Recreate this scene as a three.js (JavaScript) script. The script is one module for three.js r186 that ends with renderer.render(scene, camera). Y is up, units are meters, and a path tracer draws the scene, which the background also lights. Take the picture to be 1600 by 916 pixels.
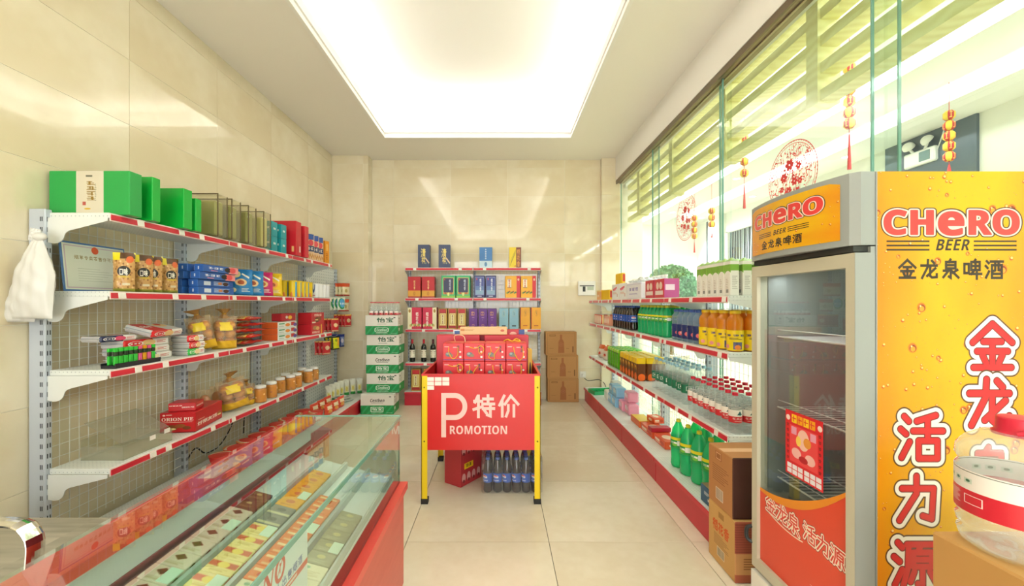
import * as THREE from 'three';
import { mergeGeometries } from 'three/addons/utils/BufferGeometryUtils.js';
import { RectAreaLightUniformsLib } from 'three/addons/lights/RectAreaLightUniformsLib.js';

// ---------------------------------------------------------------- camera, exposure, large lights
RectAreaLightUniformsLib.init();
const scene = new THREE.Scene();
scene.background = new THREE.Color(0xdfe8f2);
const renderer = new THREE.WebGLRenderer();
renderer.toneMapping = THREE.LinearToneMapping;
renderer.toneMappingExposure = 1.18;
renderer.shadowMap.enabled = true;
const FOCAL = 655, EYE = 1.343, VPX = 781, VPY = 474;      // focal length in pixels, eye height, vanishing point
const camera = new THREE.PerspectiveCamera(2 * Math.atan(458 / FOCAL) * 180 / Math.PI, 1600 / 916, 0.05, 60);
camera.position.set(0, EYE, 0);
camera.setViewOffset(1600, 916, 800 - VPX, 458 - VPY, 1600, 916);
camera.updateProjectionMatrix();
scene.add(camera);

// world: x to the right, y up, depth d into the shop (z = -d)
const ROOM_H = 3.354, LEFT = -2.28, BACK = 5.88, NEAR = -4, GLASS = 1.68;
const COVE = { x0: -1.42, x1: 0.885, d0: -2.4, d1: 5.1, y: 3.47, out: 0.13 };
const WARM = new THREE.Color(1, 0.985, 0.955), COOL = new THREE.Color(0.96, 0.99, 1);
const COVE_POWER = 26, HALL_POWER = 5.4, DAY_POWER = 5.2;

function rectLight(color, power, w, h, pos, target) {
  const l = new THREE.RectAreaLight(color, power, w, h);
  l.position.set(...pos); l.lookAt(...target); l.castShadow = true; scene.add(l);
  return l;
}
{ // hidden light strips in the ceiling cove, aimed up at the tray
  const { x0, x1, d0, d1, y, out } = COVE, cx = (x0 + x1) / 2, cd = (d0 + d1) / 2, L = d1 - d0, W = x1 - x0, up = 0.8;
  rectLight(WARM, COVE_POWER, L, 0.05, [x0 - out, y + 0.03, -cd], [x0 - out + 0.3, y + up, -cd]);
  rectLight(WARM, COVE_POWER, L, 0.05, [x1 + out, y + 0.03, -cd], [x1 + out - 0.3, y + up, -cd]);
  rectLight(WARM, COVE_POWER, W, 0.05, [cx, y + 0.03, -d1 - out], [cx, y + up, -d1 - out + 0.3]);
  rectLight(WARM, COVE_POWER, W, 0.05, [cx, y + 0.03, -d0 + out], [cx, y + up, -d0 + out - 0.3]);
}

// daylight entering through the shop front behind the camera
rectLight(new THREE.Color(1, 0.99, 0.97), DAY_POWER, 3.6, 2.8, [-0.28, 1.53, -NEAR + 0.12], [-0.28, 1.53, -5]);

// ---------------------------------------------------------------- helpers
let seed = 12345;
const rnd = () => { seed = (seed * 1664525 + 1013904223) >>> 0; return seed / 4294967296; };
const rr = (a, b) => a + (b - a) * rnd();
const taken = {};
function numbered(n) { const k = taken[n] = (taken[n] ?? -1) + 1; return k ? n + '_' + String(k).padStart(3, '0') : n; }
function tag(o, label, category, group) { o.userData.label = label; o.userData.category = category; if (group) o.userData.group = group; return o; }
function setShadow(o) { o.traverse((m) => { if (m.isMesh) { m.castShadow = true; m.receiveShadow = true; } }); return o; }
function mesh(name, geo, mat, parent) { const m = new THREE.Mesh(geo, mat); m.name = name; m.castShadow = m.receiveShadow = true; if (parent) parent.add(m); return m; }
function thing(name, label, category, group) { const o = new THREE.Group(); o.name = numbered(name); tag(o, label, category, group); scene.add(o); return o; }
function solo(name, geo, mat, label, category, group) { const m = mesh(numbered(name), geo, mat, scene); return tag(m, label, category, group); }
function struct(name, geo, mat) { const m = geo ? mesh(numbered(name), geo, mat, scene) : new THREE.Group(); if (!geo) { m.name = numbered(name); scene.add(m); } m.userData.kind = 'structure'; return m; }
const put = (o, x, y, d, turn = 0) => { o.position.set(x, y + 0.0012, -d); o.rotation.y = turn; return o; };
function copy(o, x, y, d, turn = 0, label, group) {
  const c = o.clone(); c.userData = { ...o.userData }; c.name = numbered(o.name.replace(/_\d{3}$/, '')); scene.add(c);
  if (label) c.userData.label = label;
  if (group) c.userData.group = group;
  return put(c, x, y, d, turn);
}
// the first call of a series moves the original, later calls copy it
function series(proto) { let used = false; return (x, y, d, turn, label, group) => { if (used) return copy(proto, x, y, d, turn, label, group); used = true; if (label) proto.userData.label = label; if (group) proto.userData.group = group; return put(proto, x, y, d, turn); }; }
const shift = (g, x, y, z) => g.translate(x, y, z);
const merge = (list) => mergeGeometries(list.map((g) => { const n = g.index ? g.toNonIndexed() : g; for (const k of Object.keys(n.attributes)) if (!['position', 'normal', 'uv'].includes(k)) n.deleteAttribute(k); return n; }));
const box = (w, h, d, x = 0, y = 0, z = 0) => new THREE.BoxGeometry(w, h, d).translate(x, y, z);
// box from extents, in x, y and depth
const ext = (x0, x1, y0, y1, d0, d1) => box(x1 - x0, y1 - y0, d1 - d0, (x0 + x1) / 2, (y0 + y1) / 2, -(d0 + d1) / 2);
const cyl = (r0, r1, h, n = 16, x = 0, y = 0, z = 0) => new THREE.CylinderGeometry(r0, r1, h, n).translate(x, y, z);
const bar = (a, b, r, n = 6) => { const A = new THREE.Vector3(...a), Bv = new THREE.Vector3(...b), dir = Bv.clone().sub(A), g = new THREE.CylinderGeometry(r, r, dir.length(), n); g.applyQuaternion(new THREE.Quaternion().setFromUnitVectors(new THREE.Vector3(0, 1, 0), dir.normalize())); return g.translate((A.x + Bv.x) / 2, (A.y + Bv.y) / 2, (A.z + Bv.z) / 2); };
const tube = (pts, r, n = 40, k = 8) => new THREE.TubeGeometry(new THREE.CatmullRomCurve3(pts.map((p) => new THREE.Vector3(...p))), n, r, k);
const lathe = (pts, n = 20) => new THREE.LatheGeometry(pts.map((p) => new THREE.Vector2(p[0], p[1])), n);
// metre-sized uv on a box-like geometry, with an offset
function metreUV(g, scale = 1, ou = 0, ov = 0) {
  const p = g.attributes.position, n = g.attributes.normal, uv = new Float32Array(p.count * 2);
  for (let i = 0; i < p.count; i++) {
    const ax = Math.abs(n.getX(i)), ay = Math.abs(n.getY(i)), az = Math.abs(n.getZ(i));
    const a = ax > ay && ax > az ? [p.getZ(i), p.getY(i)] : ay > az ? [p.getX(i), p.getZ(i)] : [p.getX(i), p.getY(i)];
    uv[2 * i] = a[0] * scale + ou; uv[2 * i + 1] = a[1] * scale + ov;
  }
  g.setAttribute('uv', new THREE.BufferAttribute(uv, 2)); return g;
}
// chamfered carton standing on y = 0, front towards +z. Print sheet: front = left half upper 3/4, side = right half upper 3/4, top = left half lower 1/4
function carton(w, h, d, r = 0.003) {
  const X = w / 2, Y = h / 2, Z = d / 2, pos = [], uv = [], P = (sx, sy, sz, k) => [sx * (X - (k === 0 ? 0 : r)), sy * (Y - (k === 1 ? 0 : r)), sz * (Z - (k === 2 ? 0 : r))];
  const tri = (a, b, c, ua, ub, uc, out) => {
    const n = [(b[1] - a[1]) * (c[2] - a[2]) - (b[2] - a[2]) * (c[1] - a[1]), (b[2] - a[2]) * (c[0] - a[0]) - (b[0] - a[0]) * (c[2] - a[2]), (b[0] - a[0]) * (c[1] - a[1]) - (b[1] - a[1]) * (c[0] - a[0])];
    if (n[0] * out[0] + n[1] * out[1] + n[2] * out[2] < 0) [b, c, ub, uc] = [c, b, uc, ub];
    pos.push(...a, ...b, ...c); uv.push(...ua, ...ub, ...uc);
  };
  const U = (p, k, s) => k === 2 ? [0.5 * (0.5 + s * p[0] / w), 0.25 + 0.75 * (0.5 + p[1] / h)] : k === 0 ? [0.5 + 0.5 * (0.5 - s * p[2] / d), 0.25 + 0.75 * (0.5 + p[1] / h)] : [0.5 * (0.5 + p[0] / w), 0.25 * (0.5 - p[2] / d)];
  const quad = (a, b, c, e, f, out) => { tri(a, b, c, f(a), f(b), f(c), out); tri(a, c, e, f(a), f(c), f(e), out); };
  for (const s of [-1, 1]) {
    quad(P(-1, -1, s, 2), P(1, -1, s, 2), P(1, 1, s, 2), P(-1, 1, s, 2), (p) => U(p, 2, s), [0, 0, s]);
    quad(P(s, -1, -1, 0), P(s, -1, 1, 0), P(s, 1, 1, 0), P(s, 1, -1, 0), (p) => U(p, 0, s), [s, 0, 0]);
    quad(P(-1, s, -1, 1), P(1, s, -1, 1), P(1, s, 1, 1), P(-1, s, 1, 1), (p) => U(p, 1, s), [0, s, 0]);
    for (const t of [-1, 1]) {
      quad(P(s, t, -1, 0), P(s, t, 1, 0), P(s, t, 1, 1), P(s, t, -1, 1), (p) => U(p, 0, s), [s, t, 0]);
      quad(P(s, -1, t, 0), P(s, 1, t, 0), P(s, 1, t, 2), P(s, -1, t, 2), (p) => U(p, 2, t), [s, 0, t]);
      quad(P(-1, s, t, 1), P(1, s, t, 1), P(1, s, t, 2), P(-1, s, t, 2), (p) => U(p, 2, t), [0, s, t]);
      for (const q of [-1, 1]) { const a = P(s, t, q, 0), b = P(s, t, q, 1), c = P(s, t, q, 2); tri(a, b, c, U(a, 2, q), U(b, 2, q), U(c, 2, q), [s, t, q]); }
    }
  }
  const g = new THREE.BufferGeometry();
  g.setAttribute('position', new THREE.Float32BufferAttribute(pos, 3)); g.setAttribute('uv', new THREE.Float32BufferAttribute(uv, 2));
  g.translate(0, Y, 0); g.computeVertexNormals(); return g;
}
// a soft bag: bulging front and back, crimped top and bottom, standing on y = 0, front towards +z
function pouch(w, h, t, { crimp = 0.06, wr = 0.004, gusset = 0.5, k = 1, nx = 12, ny = 16 } = {}) {
  const pos = [], uv = [], idx = [];
  const prof = (v) => Math.pow(Math.max(0, Math.min(1, v < 0.5 ? Math.min(1, (v + gusset * 0.25) / 0.3) : (1 - crimp - v) / 0.4)), 0.6);
  for (const s of [1, -1]) for (let j = 0; j <= ny; j++) for (let i = 0; i <= nx; i++) {
    const u = i / nx, v = j / ny, b = prof(v) * Math.pow(Math.max(0, 1 - Math.pow(Math.abs(2 * u - 1), 2.6)), 0.7);
    const n = wr * Math.sin(17 * u + 9 * v * k + 3 * k) * Math.sin(13 * v - 7 * u + k) * (0.3 + b) + wr * 0.6 * Math.sin(40 * v + 6 * u * k) * (1 - b);
    const edge = i === 0 || i === nx || j === ny ? 0 : 1;
    pos.push((u - 0.5) * w * (1 - 0.05 * prof(v)), v * h, s * (t / 2) * b + n * edge * (s > 0 ? 1 : 0.9)); uv.push(s > 0 ? u : 1 - u, v);
  }
  const N = (nx + 1) * (ny + 1);
  for (const o of [0, N]) for (let j = 0; j < ny; j++) for (let i = 0; i < nx; i++) {
    const a = o + j * (nx + 1) + i, b = a + 1, c = a + nx + 1, e = c + 1;
    if (o) idx.push(a, c, b, b, c, e); else idx.push(a, b, c, b, e, c);
  }
  for (let i = 0; i < nx; i++) idx.push(i, N + i, i + 1, i + 1, N + i, N + i + 1);
  const g = new THREE.BufferGeometry();
  g.setAttribute('position', new THREE.Float32BufferAttribute(pos, 3)); g.setAttribute('uv', new THREE.Float32BufferAttribute(uv, 2)); g.setIndex(idx); g.computeVertexNormals(); return g;
}
// ---------------------------------------------------------------- materials and print
const std = (c, rough = 0.6, o = {}) => new THREE.MeshPhysicalMaterial({ color: c, roughness: rough, ...o });
const mcache = {};
const col = (c, rough = 0.55, metal = 0) => mcache[c + '/' + rough + '/' + metal] ??= std(c, rough, { metalness: metal });
// small prints are packed into shared 2048 x 2048 sheets
const atlases = [];
function atlasCell(w, h) {
  let a = atlases[atlases.length - 1];
  if (a && a.x + w + 4 > 2048) { a.x = 2; a.y += a.row + 4; a.row = 0; }
  if (!a || a.y + h + 4 > 2048) { const c = document.createElement('canvas'); c.width = c.height = 2048; const t = new THREE.CanvasTexture(c); t.colorSpace = THREE.SRGBColorSpace; t.magFilter = THREE.LinearFilter; t.anisotropy = 8; atlases.push(a = { c, g: c.getContext('2d'), t, x: 2, y: 2, row: 0 }); }
  const cell = { a, x: a.x, y: a.y }; a.x += w + 4; a.row = Math.max(a.row, h); return cell;
}
function sheet(w, h, draw, rough = 0.45, o = {}) {
  const c = document.createElement('canvas'); c.width = w; c.height = h;
  const x = c.getContext('2d'); draw(x, w, h);
  let t;
  if (w > 600 || o.alphaTest) { t = new THREE.CanvasTexture(c); t.colorSpace = THREE.SRGBColorSpace; t.magFilter = THREE.LinearFilter; t.anisotropy = 8; }
  else { const q = atlasCell(w, h); q.a.g.drawImage(c, q.x - 1, q.y - 1, w + 2, h + 2); q.a.g.drawImage(c, q.x, q.y); t = q.a.t.clone(); t.offset.set((q.x + 0.5) / 2048, 1 - (q.y + h - 0.5) / 2048); t.repeat.set((w - 1) / 2048, (h - 1) / 2048); }
  return std(0xffffff, rough, { map: t, ...o });
}
// print for carton(): f front, s side, t top, each drawn in a 0..100 x 0..100 field
function boxPrint(f, s, t, rough = 0.4, px = 256) {
  return sheet(px * 2, px * 4 / 3 | 0, (x, w, h) => {
    const area = (X, Y, W, H, fn) => { x.save(); x.beginPath(); x.rect(X, Y, W, H); x.clip(); x.translate(X, Y); x.scale(W / 100, H / 100); fn(x); x.restore(); };
    area(0, 0, w / 2, h * 0.75, f); area(w / 2, 0, w / 2, h * 0.75, s || f); area(0, h * 0.75, w / 2, h * 0.25, t || s || f);
  }, rough);
}
const fill = (c) => (x) => { x.fillStyle = c; x.fillRect(0, 0, 100, 100); };
const rect = (x, c, a, b, w, h) => { x.fillStyle = c; x.fillRect(a, b, w, h); };
const disc = (x, c, a, b, r, ry = r) => { x.fillStyle = c; x.beginPath(); x.ellipse(a, b, r, ry, 0, 0, 7); x.fill(); };
const word = (x, s, a, b, size, c, font = 'bold', max) => { x.fillStyle = c; x.font = `${font} ${size}px sans-serif`; x.textAlign = 'center'; x.textBaseline = 'middle'; max ? x.fillText(s, a, b, max) : x.fillText(s, a, b); };
const lines = (x, c, a, b, w, h, n, t = 0.45) => { x.fillStyle = c; for (let i = 0; i < n; i++) x.fillRect(a, b + i * h / n, w * (0.6 + 0.4 * Math.abs(Math.sin(i * 2.3 + a))), h / n * t); };
// brush strokes of the Chinese characters that can be read in the shop, on a 100 x 100 field
const HAN = {
  特: '22,8 10,32|8,28 42,28|26,5 26,96|5,64 44,52|50,18 92,18|71,4 71,40|46,40 98,40|48,60 98,60|82,46 82,93 68,88|54,68 63,79',
  价: '30,5 8,46|21,32 21,96|62,5 34,42|62,5 97,42|50,48 50,72 40,96|77,48 77,96',
  金: '50,4 6,42|50,4 94,42|30,40 70,40|16,60 84,60|50,40 50,92|28,68 36,84|72,68 64,84|8,93 92,93',
  龙: '8,32 92,32|44,5 42,40 12,94|56,34 56,84 66,92 92,90 92,76|84,46 40,84|66,8 78,20',
  泉: '48,2 40,14|24,14 76,14 76,46 24,46 24,14|24,30 76,30|50,50 50,94 40,88|12,58 38,58 10,90|86,54 62,68|56,60 92,92',
  啤: '6,24 30,24 30,70 6,70 6,24|66,3 58,14|44,14 90,14 90,54 44,54 44,14|44,34 90,34|67,14 67,54|62,54 44,74|36,74 98,74|74,58 74,98',
  酒: '10,10 20,20|4,34 14,44|6,92 22,62|32,12 98,12|38,30 92,30 92,94 38,94 38,30|56,12 56,56 40,62|74,12 74,54 92,56|38,74 92,74',
  活: '12,8 22,18|4,34 16,44|6,92 24,60|82,6 40,18|32,38 98,38|64,16 64,58|44,58 86,58 86,94 44,94 44,58',
  力: '14,30 84,30 80,92 60,86|46,5 46,40 8,95',
  源: '12,8 22,18|4,36 16,46|6,92 22,62|32,12 96,12|36,12 34,60 24,94|62,14 56,26|46,28 86,28 86,56 46,56 46,28|46,42 86,42|66,56 66,94 56,90|48,66 40,86|82,66 94,86',
  怡: '18,5 18,95|6,28 4,48|28,26 34,38|62,6 44,42 88,38|78,26 92,46|48,58 90,58 90,94 48,94 48,58',
  宝: '50,2 50,12|10,30 10,16 90,16 90,30|22,40 78,40|26,62 74,62|12,92 88,92|50,40 50,92|66,70 76,80',
  人: '50,5 46,45 8,95|50,30 92,95', 出: '50,5 50,92|20,20 20,46 80,46 80,20|10,58 10,92 90,92 90,58',
  售: '30,4 8,36|22,24 22,60|22,20 90,20|24,34 84,34|24,48 84,48|22,60 94,60|54,6 54,60|24,70 78,70 78,96 24,96 24,70',
  烟: '22,5 20,50 4,95|8,28 4,50|38,26 30,44|24,56 38,82|48,12 94,12 94,92 48,92 48,12|58,36 86,36|72,22 70,50 56,78|72,50 86,76',
  草: '8,18 92,18|32,6 32,28|68,6 68,28|26,36 74,36 74,60 26,60 26,36|26,48 74,48|8,74 92,74|50,60 50,97',
  专: '20,18 80,18|8,38 92,38|52,4 36,58 82,58 50,88|36,74 62,94',
  卖: '20,16 80,16|50,4 50,32|10,32 90,32 82,44|28,46 38,52|20,56 30,62|8,70 92,70|56,38 50,72 14,95|58,78 86,94',
  零: '20,8 80,8|8,28 8,18 92,18 92,28|50,8 50,40|50,44 10,68|50,44 90,68|34,66 66,66|26,78 74,78 50,96',
  许: '14,8 24,20|4,38 24,38 24,88 36,78|56,6 42,36|50,24 92,24|40,54 98,54|68,24 68,96',
  可: '6,14 94,14|78,14 78,92 62,86|20,34 54,34 54,66 20,66 20,34',
  证: '14,8 24,20|4,38 24,38 24,88 36,78|44,14 94,14|68,14 68,90|68,50 92,50|50,40 50,90|38,92 98,92',
  稻: '38,6 12,16|4,30 44,30|24,12 24,96|24,34 6,66|26,40 42,56|90,6 50,16|54,22 60,34|72,20 74,32|92,20 84,36|52,50 52,92 92,92 92,44 76,44|52,68 66,68|78,68 92,68',
  花: '8,18 92,18|32,6 32,28|68,6 68,28|36,32 10,66|26,52 26,96|58,32 58,84 66,92 92,90 92,76|88,44 50,70',
  香: '72,4 28,12|8,26 92,26|50,10 50,52|48,28 10,52|52,28 92,52|26,58 74,58 74,96 26,96 26,58|26,76 74,76',
  清: '12,8 22,18|4,34 14,44|6,92 22,62|36,14 94,14|42,26 88,26|34,38 98,38|65,4 65,38|46,48 44,95|46,48 86,48 86,94 76,92|46,62 86,62|46,76 86,76',
  样: '26,5 26,95|6,28 44,28|26,30 6,66|28,40 42,56|58,6 66,20|86,6 78,20|50,26 96,26|52,48 94,48|46,70 98,70|73,26 73,97',
  好: '24,5 10,52 34,90|36,24 8,92|4,28 42,28|52,14 90,14 72,36|72,36 72,92 58,88|46,50 98,50',
  丽: '6,12 94,12|14,30 14,92|14,30 42,30 42,88|24,46 32,60|58,30 58,92|58,30 88,30 88,88|68,46 76,60',
  友: '8,24 92,24|44,5 38,40 8,92|36,44 82,44 22,94|40,56 90,94',
  派: '12,8 22,18|4,34 14,44|6,92 22,62|88,6 40,16 38,60 28,94|90,26 56,36|60,34 60,90 72,82|72,42 94,90|94,46 80,60',
  牛: '30,8 14,36|22,26 84,26|6,56 94,56|50,5 50,96', 肉: '14,20 14,95|14,20 86,20 86,94 74,90|50,4 46,40 26,58|50,30 72,44|48,52 28,80|52,58 72,76',
  农: '20,10 20,24|20,12 84,12 80,26|50,14 8,66|44,36 44,92 60,82|66,40 48,54|50,50 94,92', 夫: '16,26 84,26|8,50 92,50|50,6 48,50 10,95|52,52 92,95', 山: '50,8 50,88|14,40 14,88 86,88 86,40',
  口: '14,20 86,20 86,88 14,88 14,20', 味: '6,24 30,24 30,70 6,70 6,24|44,28 92,28|36,50 98,50|67,5 67,96|66,52 40,86|68,52 96,84',
};
// han(ctx, text, x, y, size, colour, weight, {col: vertical, gap, sx}): x, y = top left of the first character
function han(x, s, a, b, size, c, weight = 10, { down = false, gap = 1.1, sx = 1, cap = 'square', outline } = {}) {
  const pass = (style, lw) => {
    x.save(); x.strokeStyle = style; x.lineCap = cap; x.lineJoin = cap === 'round' ? 'round' : 'miter';
    [...s].forEach((ch, i) => {
      x.save(); x.translate(a + (down ? 0 : i * size * gap * sx), b + (down ? i * size * gap : 0)); x.scale(size / 100 * sx, size / 100); x.lineWidth = lw;
      for (const st of (HAN[ch] || '').split('|')) { x.beginPath(); st.split(' ').forEach((p, k) => { const [px, py] = p.split(',').map(Number); k ? x.lineTo(px, py) : x.moveTo(px, py); }); x.stroke(); }
      x.restore();
    });
    x.restore();
  };
  for (const [oc, ow] of outline || []) pass(oc, weight + ow);
  pass(c, weight);
}
// print too small to be read in the photograph: n blocks of short strokes centred on a, b
function marks(x, a, b, h, w, c, n, { down = false } = {}) {
  let s = n * 977 + Math.round(a * 31 + b * 17 + h); const r = () => (s = (s * 16807) % 2147483647) / 2147483647;
  const cw = down ? w : w / n, ch = down ? h / n : h; x.fillStyle = c;
  for (let i = 0; i < n; i++) { const X = a - w / 2 + (down ? 0 : i * cw), Y = b - h / 2 + (down ? i * ch : 0); for (let k = 0; k < 3; k++) x.fillRect(X + cw * 0.12 * r(), Y + ch * (0.08 + 0.3 * k), cw * (0.55 + 0.3 * r()), ch * 0.13); for (let k = 0; k < 2; k++) x.fillRect(X + cw * (0.15 + 0.5 * r()), Y + ch * 0.08, cw * 0.14, ch * (0.5 + 0.35 * r())); }
}
// value noise
function noise2(ix, iy) { let n = (ix * 374761393 + iy * 668265263) | 0; n = (n ^ (n >>> 13)) * 1274126177 | 0; return ((n ^ (n >>> 16)) >>> 0) / 4294967296; }
function vnoise(x, y, per) { const i = Math.floor(x), j = Math.floor(y), f = x - i, g = y - j, m = (a) => ((a % per) + per) % per, s = f * f * (3 - 2 * f), t = g * g * (3 - 2 * g); const a = noise2(m(i), m(j)), b = noise2(m(i + 1), m(j)), c = noise2(m(i), m(j + 1)), e = noise2(m(i + 1), m(j + 1)); return a + (b - a) * s + (c - a) * t + (a - b - c + e) * s * t; }
function fbm(u, v, f0, oct) { let s = 0, a = 0.5, f = f0; for (let o = 0; o < oct; o++, f *= 2, a /= 2) s += a * vnoise(u * f + o * 7, v * f + o * 13, f); return s; }
function grainMap(n, fn, srgb = true) {
  const d = new Uint8Array(n * n * 4);
  for (let j = 0; j < n; j++) for (let i = 0; i < n; i++) { const c = fn(i / n, j / n), o = (j * n + i) * 4; d[o] = c[0]; d[o + 1] = c[1]; d[o + 2] = c[2]; d[o + 3] = 255; }
  const t = new THREE.DataTexture(d, n, n, THREE.RGBAFormat); t.wrapS = t.wrapT = THREE.RepeatWrapping; t.magFilter = THREE.LinearFilter; t.minFilter = THREE.LinearMipmapLinearFilter; t.generateMipmaps = true; if (srgb) t.colorSpace = THREE.SRGBColorSpace; t.needsUpdate = true; return t;
}
const mix = (a, b, t) => a.map((v, i) => v + (b[i] - v) * Math.max(0, Math.min(1, t)));
// ---------------------------------------------------------------- room shell
const wallTileTex = grainMap(512, (u, v) => { const n = fbm(u, v, 4, 5), s = fbm(u + 0.3, v, 24, 3); return mix([230, 216, 182], [241, 231, 204], (n - 0.3) * 2.2 + (s - 0.45) * 0.5); });
const floorTileTex = grainMap(512, (u, v) => { const n = fbm(u, v, 3, 5), s = fbm(u, v + 0.4, 40, 3); return mix([228, 217, 191], [242, 235, 215], (n - 0.3) * 2 + (s - 0.45) * 0.6); });
const wallTileM = std(0xffffff, 0.045, { map: wallTileTex, ior: 1.62 });
const floorTileM = std(0xffffff, 0.16, { map: floorTileTex });
const groutWall = col(0xf6f1e0, 0.9), groutFloor = col(0x6f6653, 0.9);
const paint = std(0xf8f3e9, 0.85), paintWhite = std(0xf8f5ee, 0.85);
// tiles over a wall face: along = [a0, a1] with joints from j0 every 0.8; heights joints .04 + .4k
function wallTiles(parent, axis, at, a0, a1, j0, y0, y1, sign) {
  const gap = 0.003, cuts = (lo, hi, start, step) => { const c = [lo]; for (let v = start + Math.ceil((lo - start) / step) * step; v < hi - 1e-3; v += step) if (v > lo + 1e-3) c.push(v); c.push(hi); return c; };
  const A = cuts(a0, a1, j0, 0.8), Y = cuts(y0, y1, 0.04, 0.4);
  for (let i = 0; i + 1 < A.length; i++) for (let k = 0; k + 1 < Y.length; k++) {
    const g = axis === 'x' ? ext(Math.min(at, at + sign * 0.01), Math.max(at, at + sign * 0.01), Y[k] + gap / 2, Y[k + 1] - gap / 2, A[i] + gap / 2, A[i + 1] - gap / 2)
      : ext(A[i] + gap / 2, A[i + 1] - gap / 2, Y[k] + gap / 2, Y[k + 1] - gap / 2, Math.min(at, at + sign * 0.01), Math.max(at, at + sign * 0.01));
    mesh('tile', metreUV(g, 0.6, rnd(), rnd()), wallTileM, parent);
  }
}
{
  const fl = struct('floor', ext(LEFT - 0.2, GLASS + 0.06, -0.14, -0.012, NEAR, BACK + 0.2), groutFloor);
  const gx = [LEFT], gd = [NEAR]; for (let v = -0.524 - 1.6; v < GLASS; v += 0.8) gx.push(v); gx.push(GLASS + 0.06);
  for (let v = 2.358 - 5.6; v < BACK; v += 0.8) gd.push(v); gd.push(BACK);
  for (let i = 0; i + 1 < gx.length; i++) for (let k = 0; k + 1 < gd.length; k++)
    mesh('tile', metreUV(ext(gx[i] + 0.0018, gx[i + 1] - 0.0018, -0.012, 0, gd[k] + 0.0018, gd[k + 1] - 0.0018), 0.6, rnd(), rnd()), floorTileM, fl);
  const wl = struct('wall_left', ext(LEFT - 0.2, LEFT - 0.003, 0, ROOM_H, NEAR, BACK), groutWall);
  wallTiles(wl, 'x', LEFT - 0.01, NEAR, 5.7, 2.58 - 6.4, 0, ROOM_H, 1);
  const wb = struct('wall_back', ext(LEFT - 0.2, 1.72, 0, ROOM_H, BACK + 0.003, BACK + 0.2), groutWall);
  wallTiles(wb, 'z', BACK + 0.01, -1.79, 1.41, -1.49, 0, ROOM_H, -1);
  const pl = struct('wall_pilaster_left', ext(LEFT - 0.01, -1.793, 0, ROOM_H, 5.703, BACK + 0.01), groutWall);
  wallTiles(pl, 'z', 5.71, LEFT, -1.79, -1.86 - 0.8, 0, ROOM_H, -1);
  wallTiles(pl, 'x', -1.80, 5.71, BACK, 9, 0, ROOM_H, 1);
  const pr = struct('wall_pilaster_right', ext(1.413, GLASS - 0.02, 0, ROOM_H, 5.803, BACK + 0.01), groutWall);
  wallTiles(pr, 'z', 5.81, 1.41, GLASS - 0.02, 3, 0, ROOM_H, -1);
  wallTiles(pr, 'x', 1.42, 5.81, BACK, 9, 0, ROOM_H, -1);
  const wf = std(0xeee4ca, 0.4), ox0 = -2.12, ox1 = 1.56, oy0 = 0.1, oy1 = 2.96;
  struct('wall_front', ext(LEFT - 0.2, ox0, -0.1, 3.9, NEAR - 0.15, NEAR), wf); struct('wall_front', ext(ox1, 4.4, -0.1, 3.9, NEAR - 0.15, NEAR), wf);
  struct('wall_front', ext(ox0, ox1, oy1, 3.9, NEAR - 0.15, NEAR), wf); struct('wall_front', ext(ox0, ox1, -0.1, oy0, NEAR - 0.15, NEAR), wf);
  const fm = std(0xb9b6ae, 0.35, { metalness: 0.6 }), sf = struct('door_1');
  for (const x of [ox0, -0.82, 0.31, ox1 - 0.06]) mesh('door_frame', ext(x, x + 0.06, oy0, oy1, NEAR - 0.06, NEAR - 0.01), fm, sf);
  mesh('door_frame', ext(ox0, ox1, oy1 - 0.06, oy1, NEAR - 0.06, NEAR - 0.01), fm, sf); mesh('door_frame', ext(ox0, ox1, oy0, oy0 + 0.08, NEAR - 0.06, NEAR - 0.01), fm, sf);
}
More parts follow.
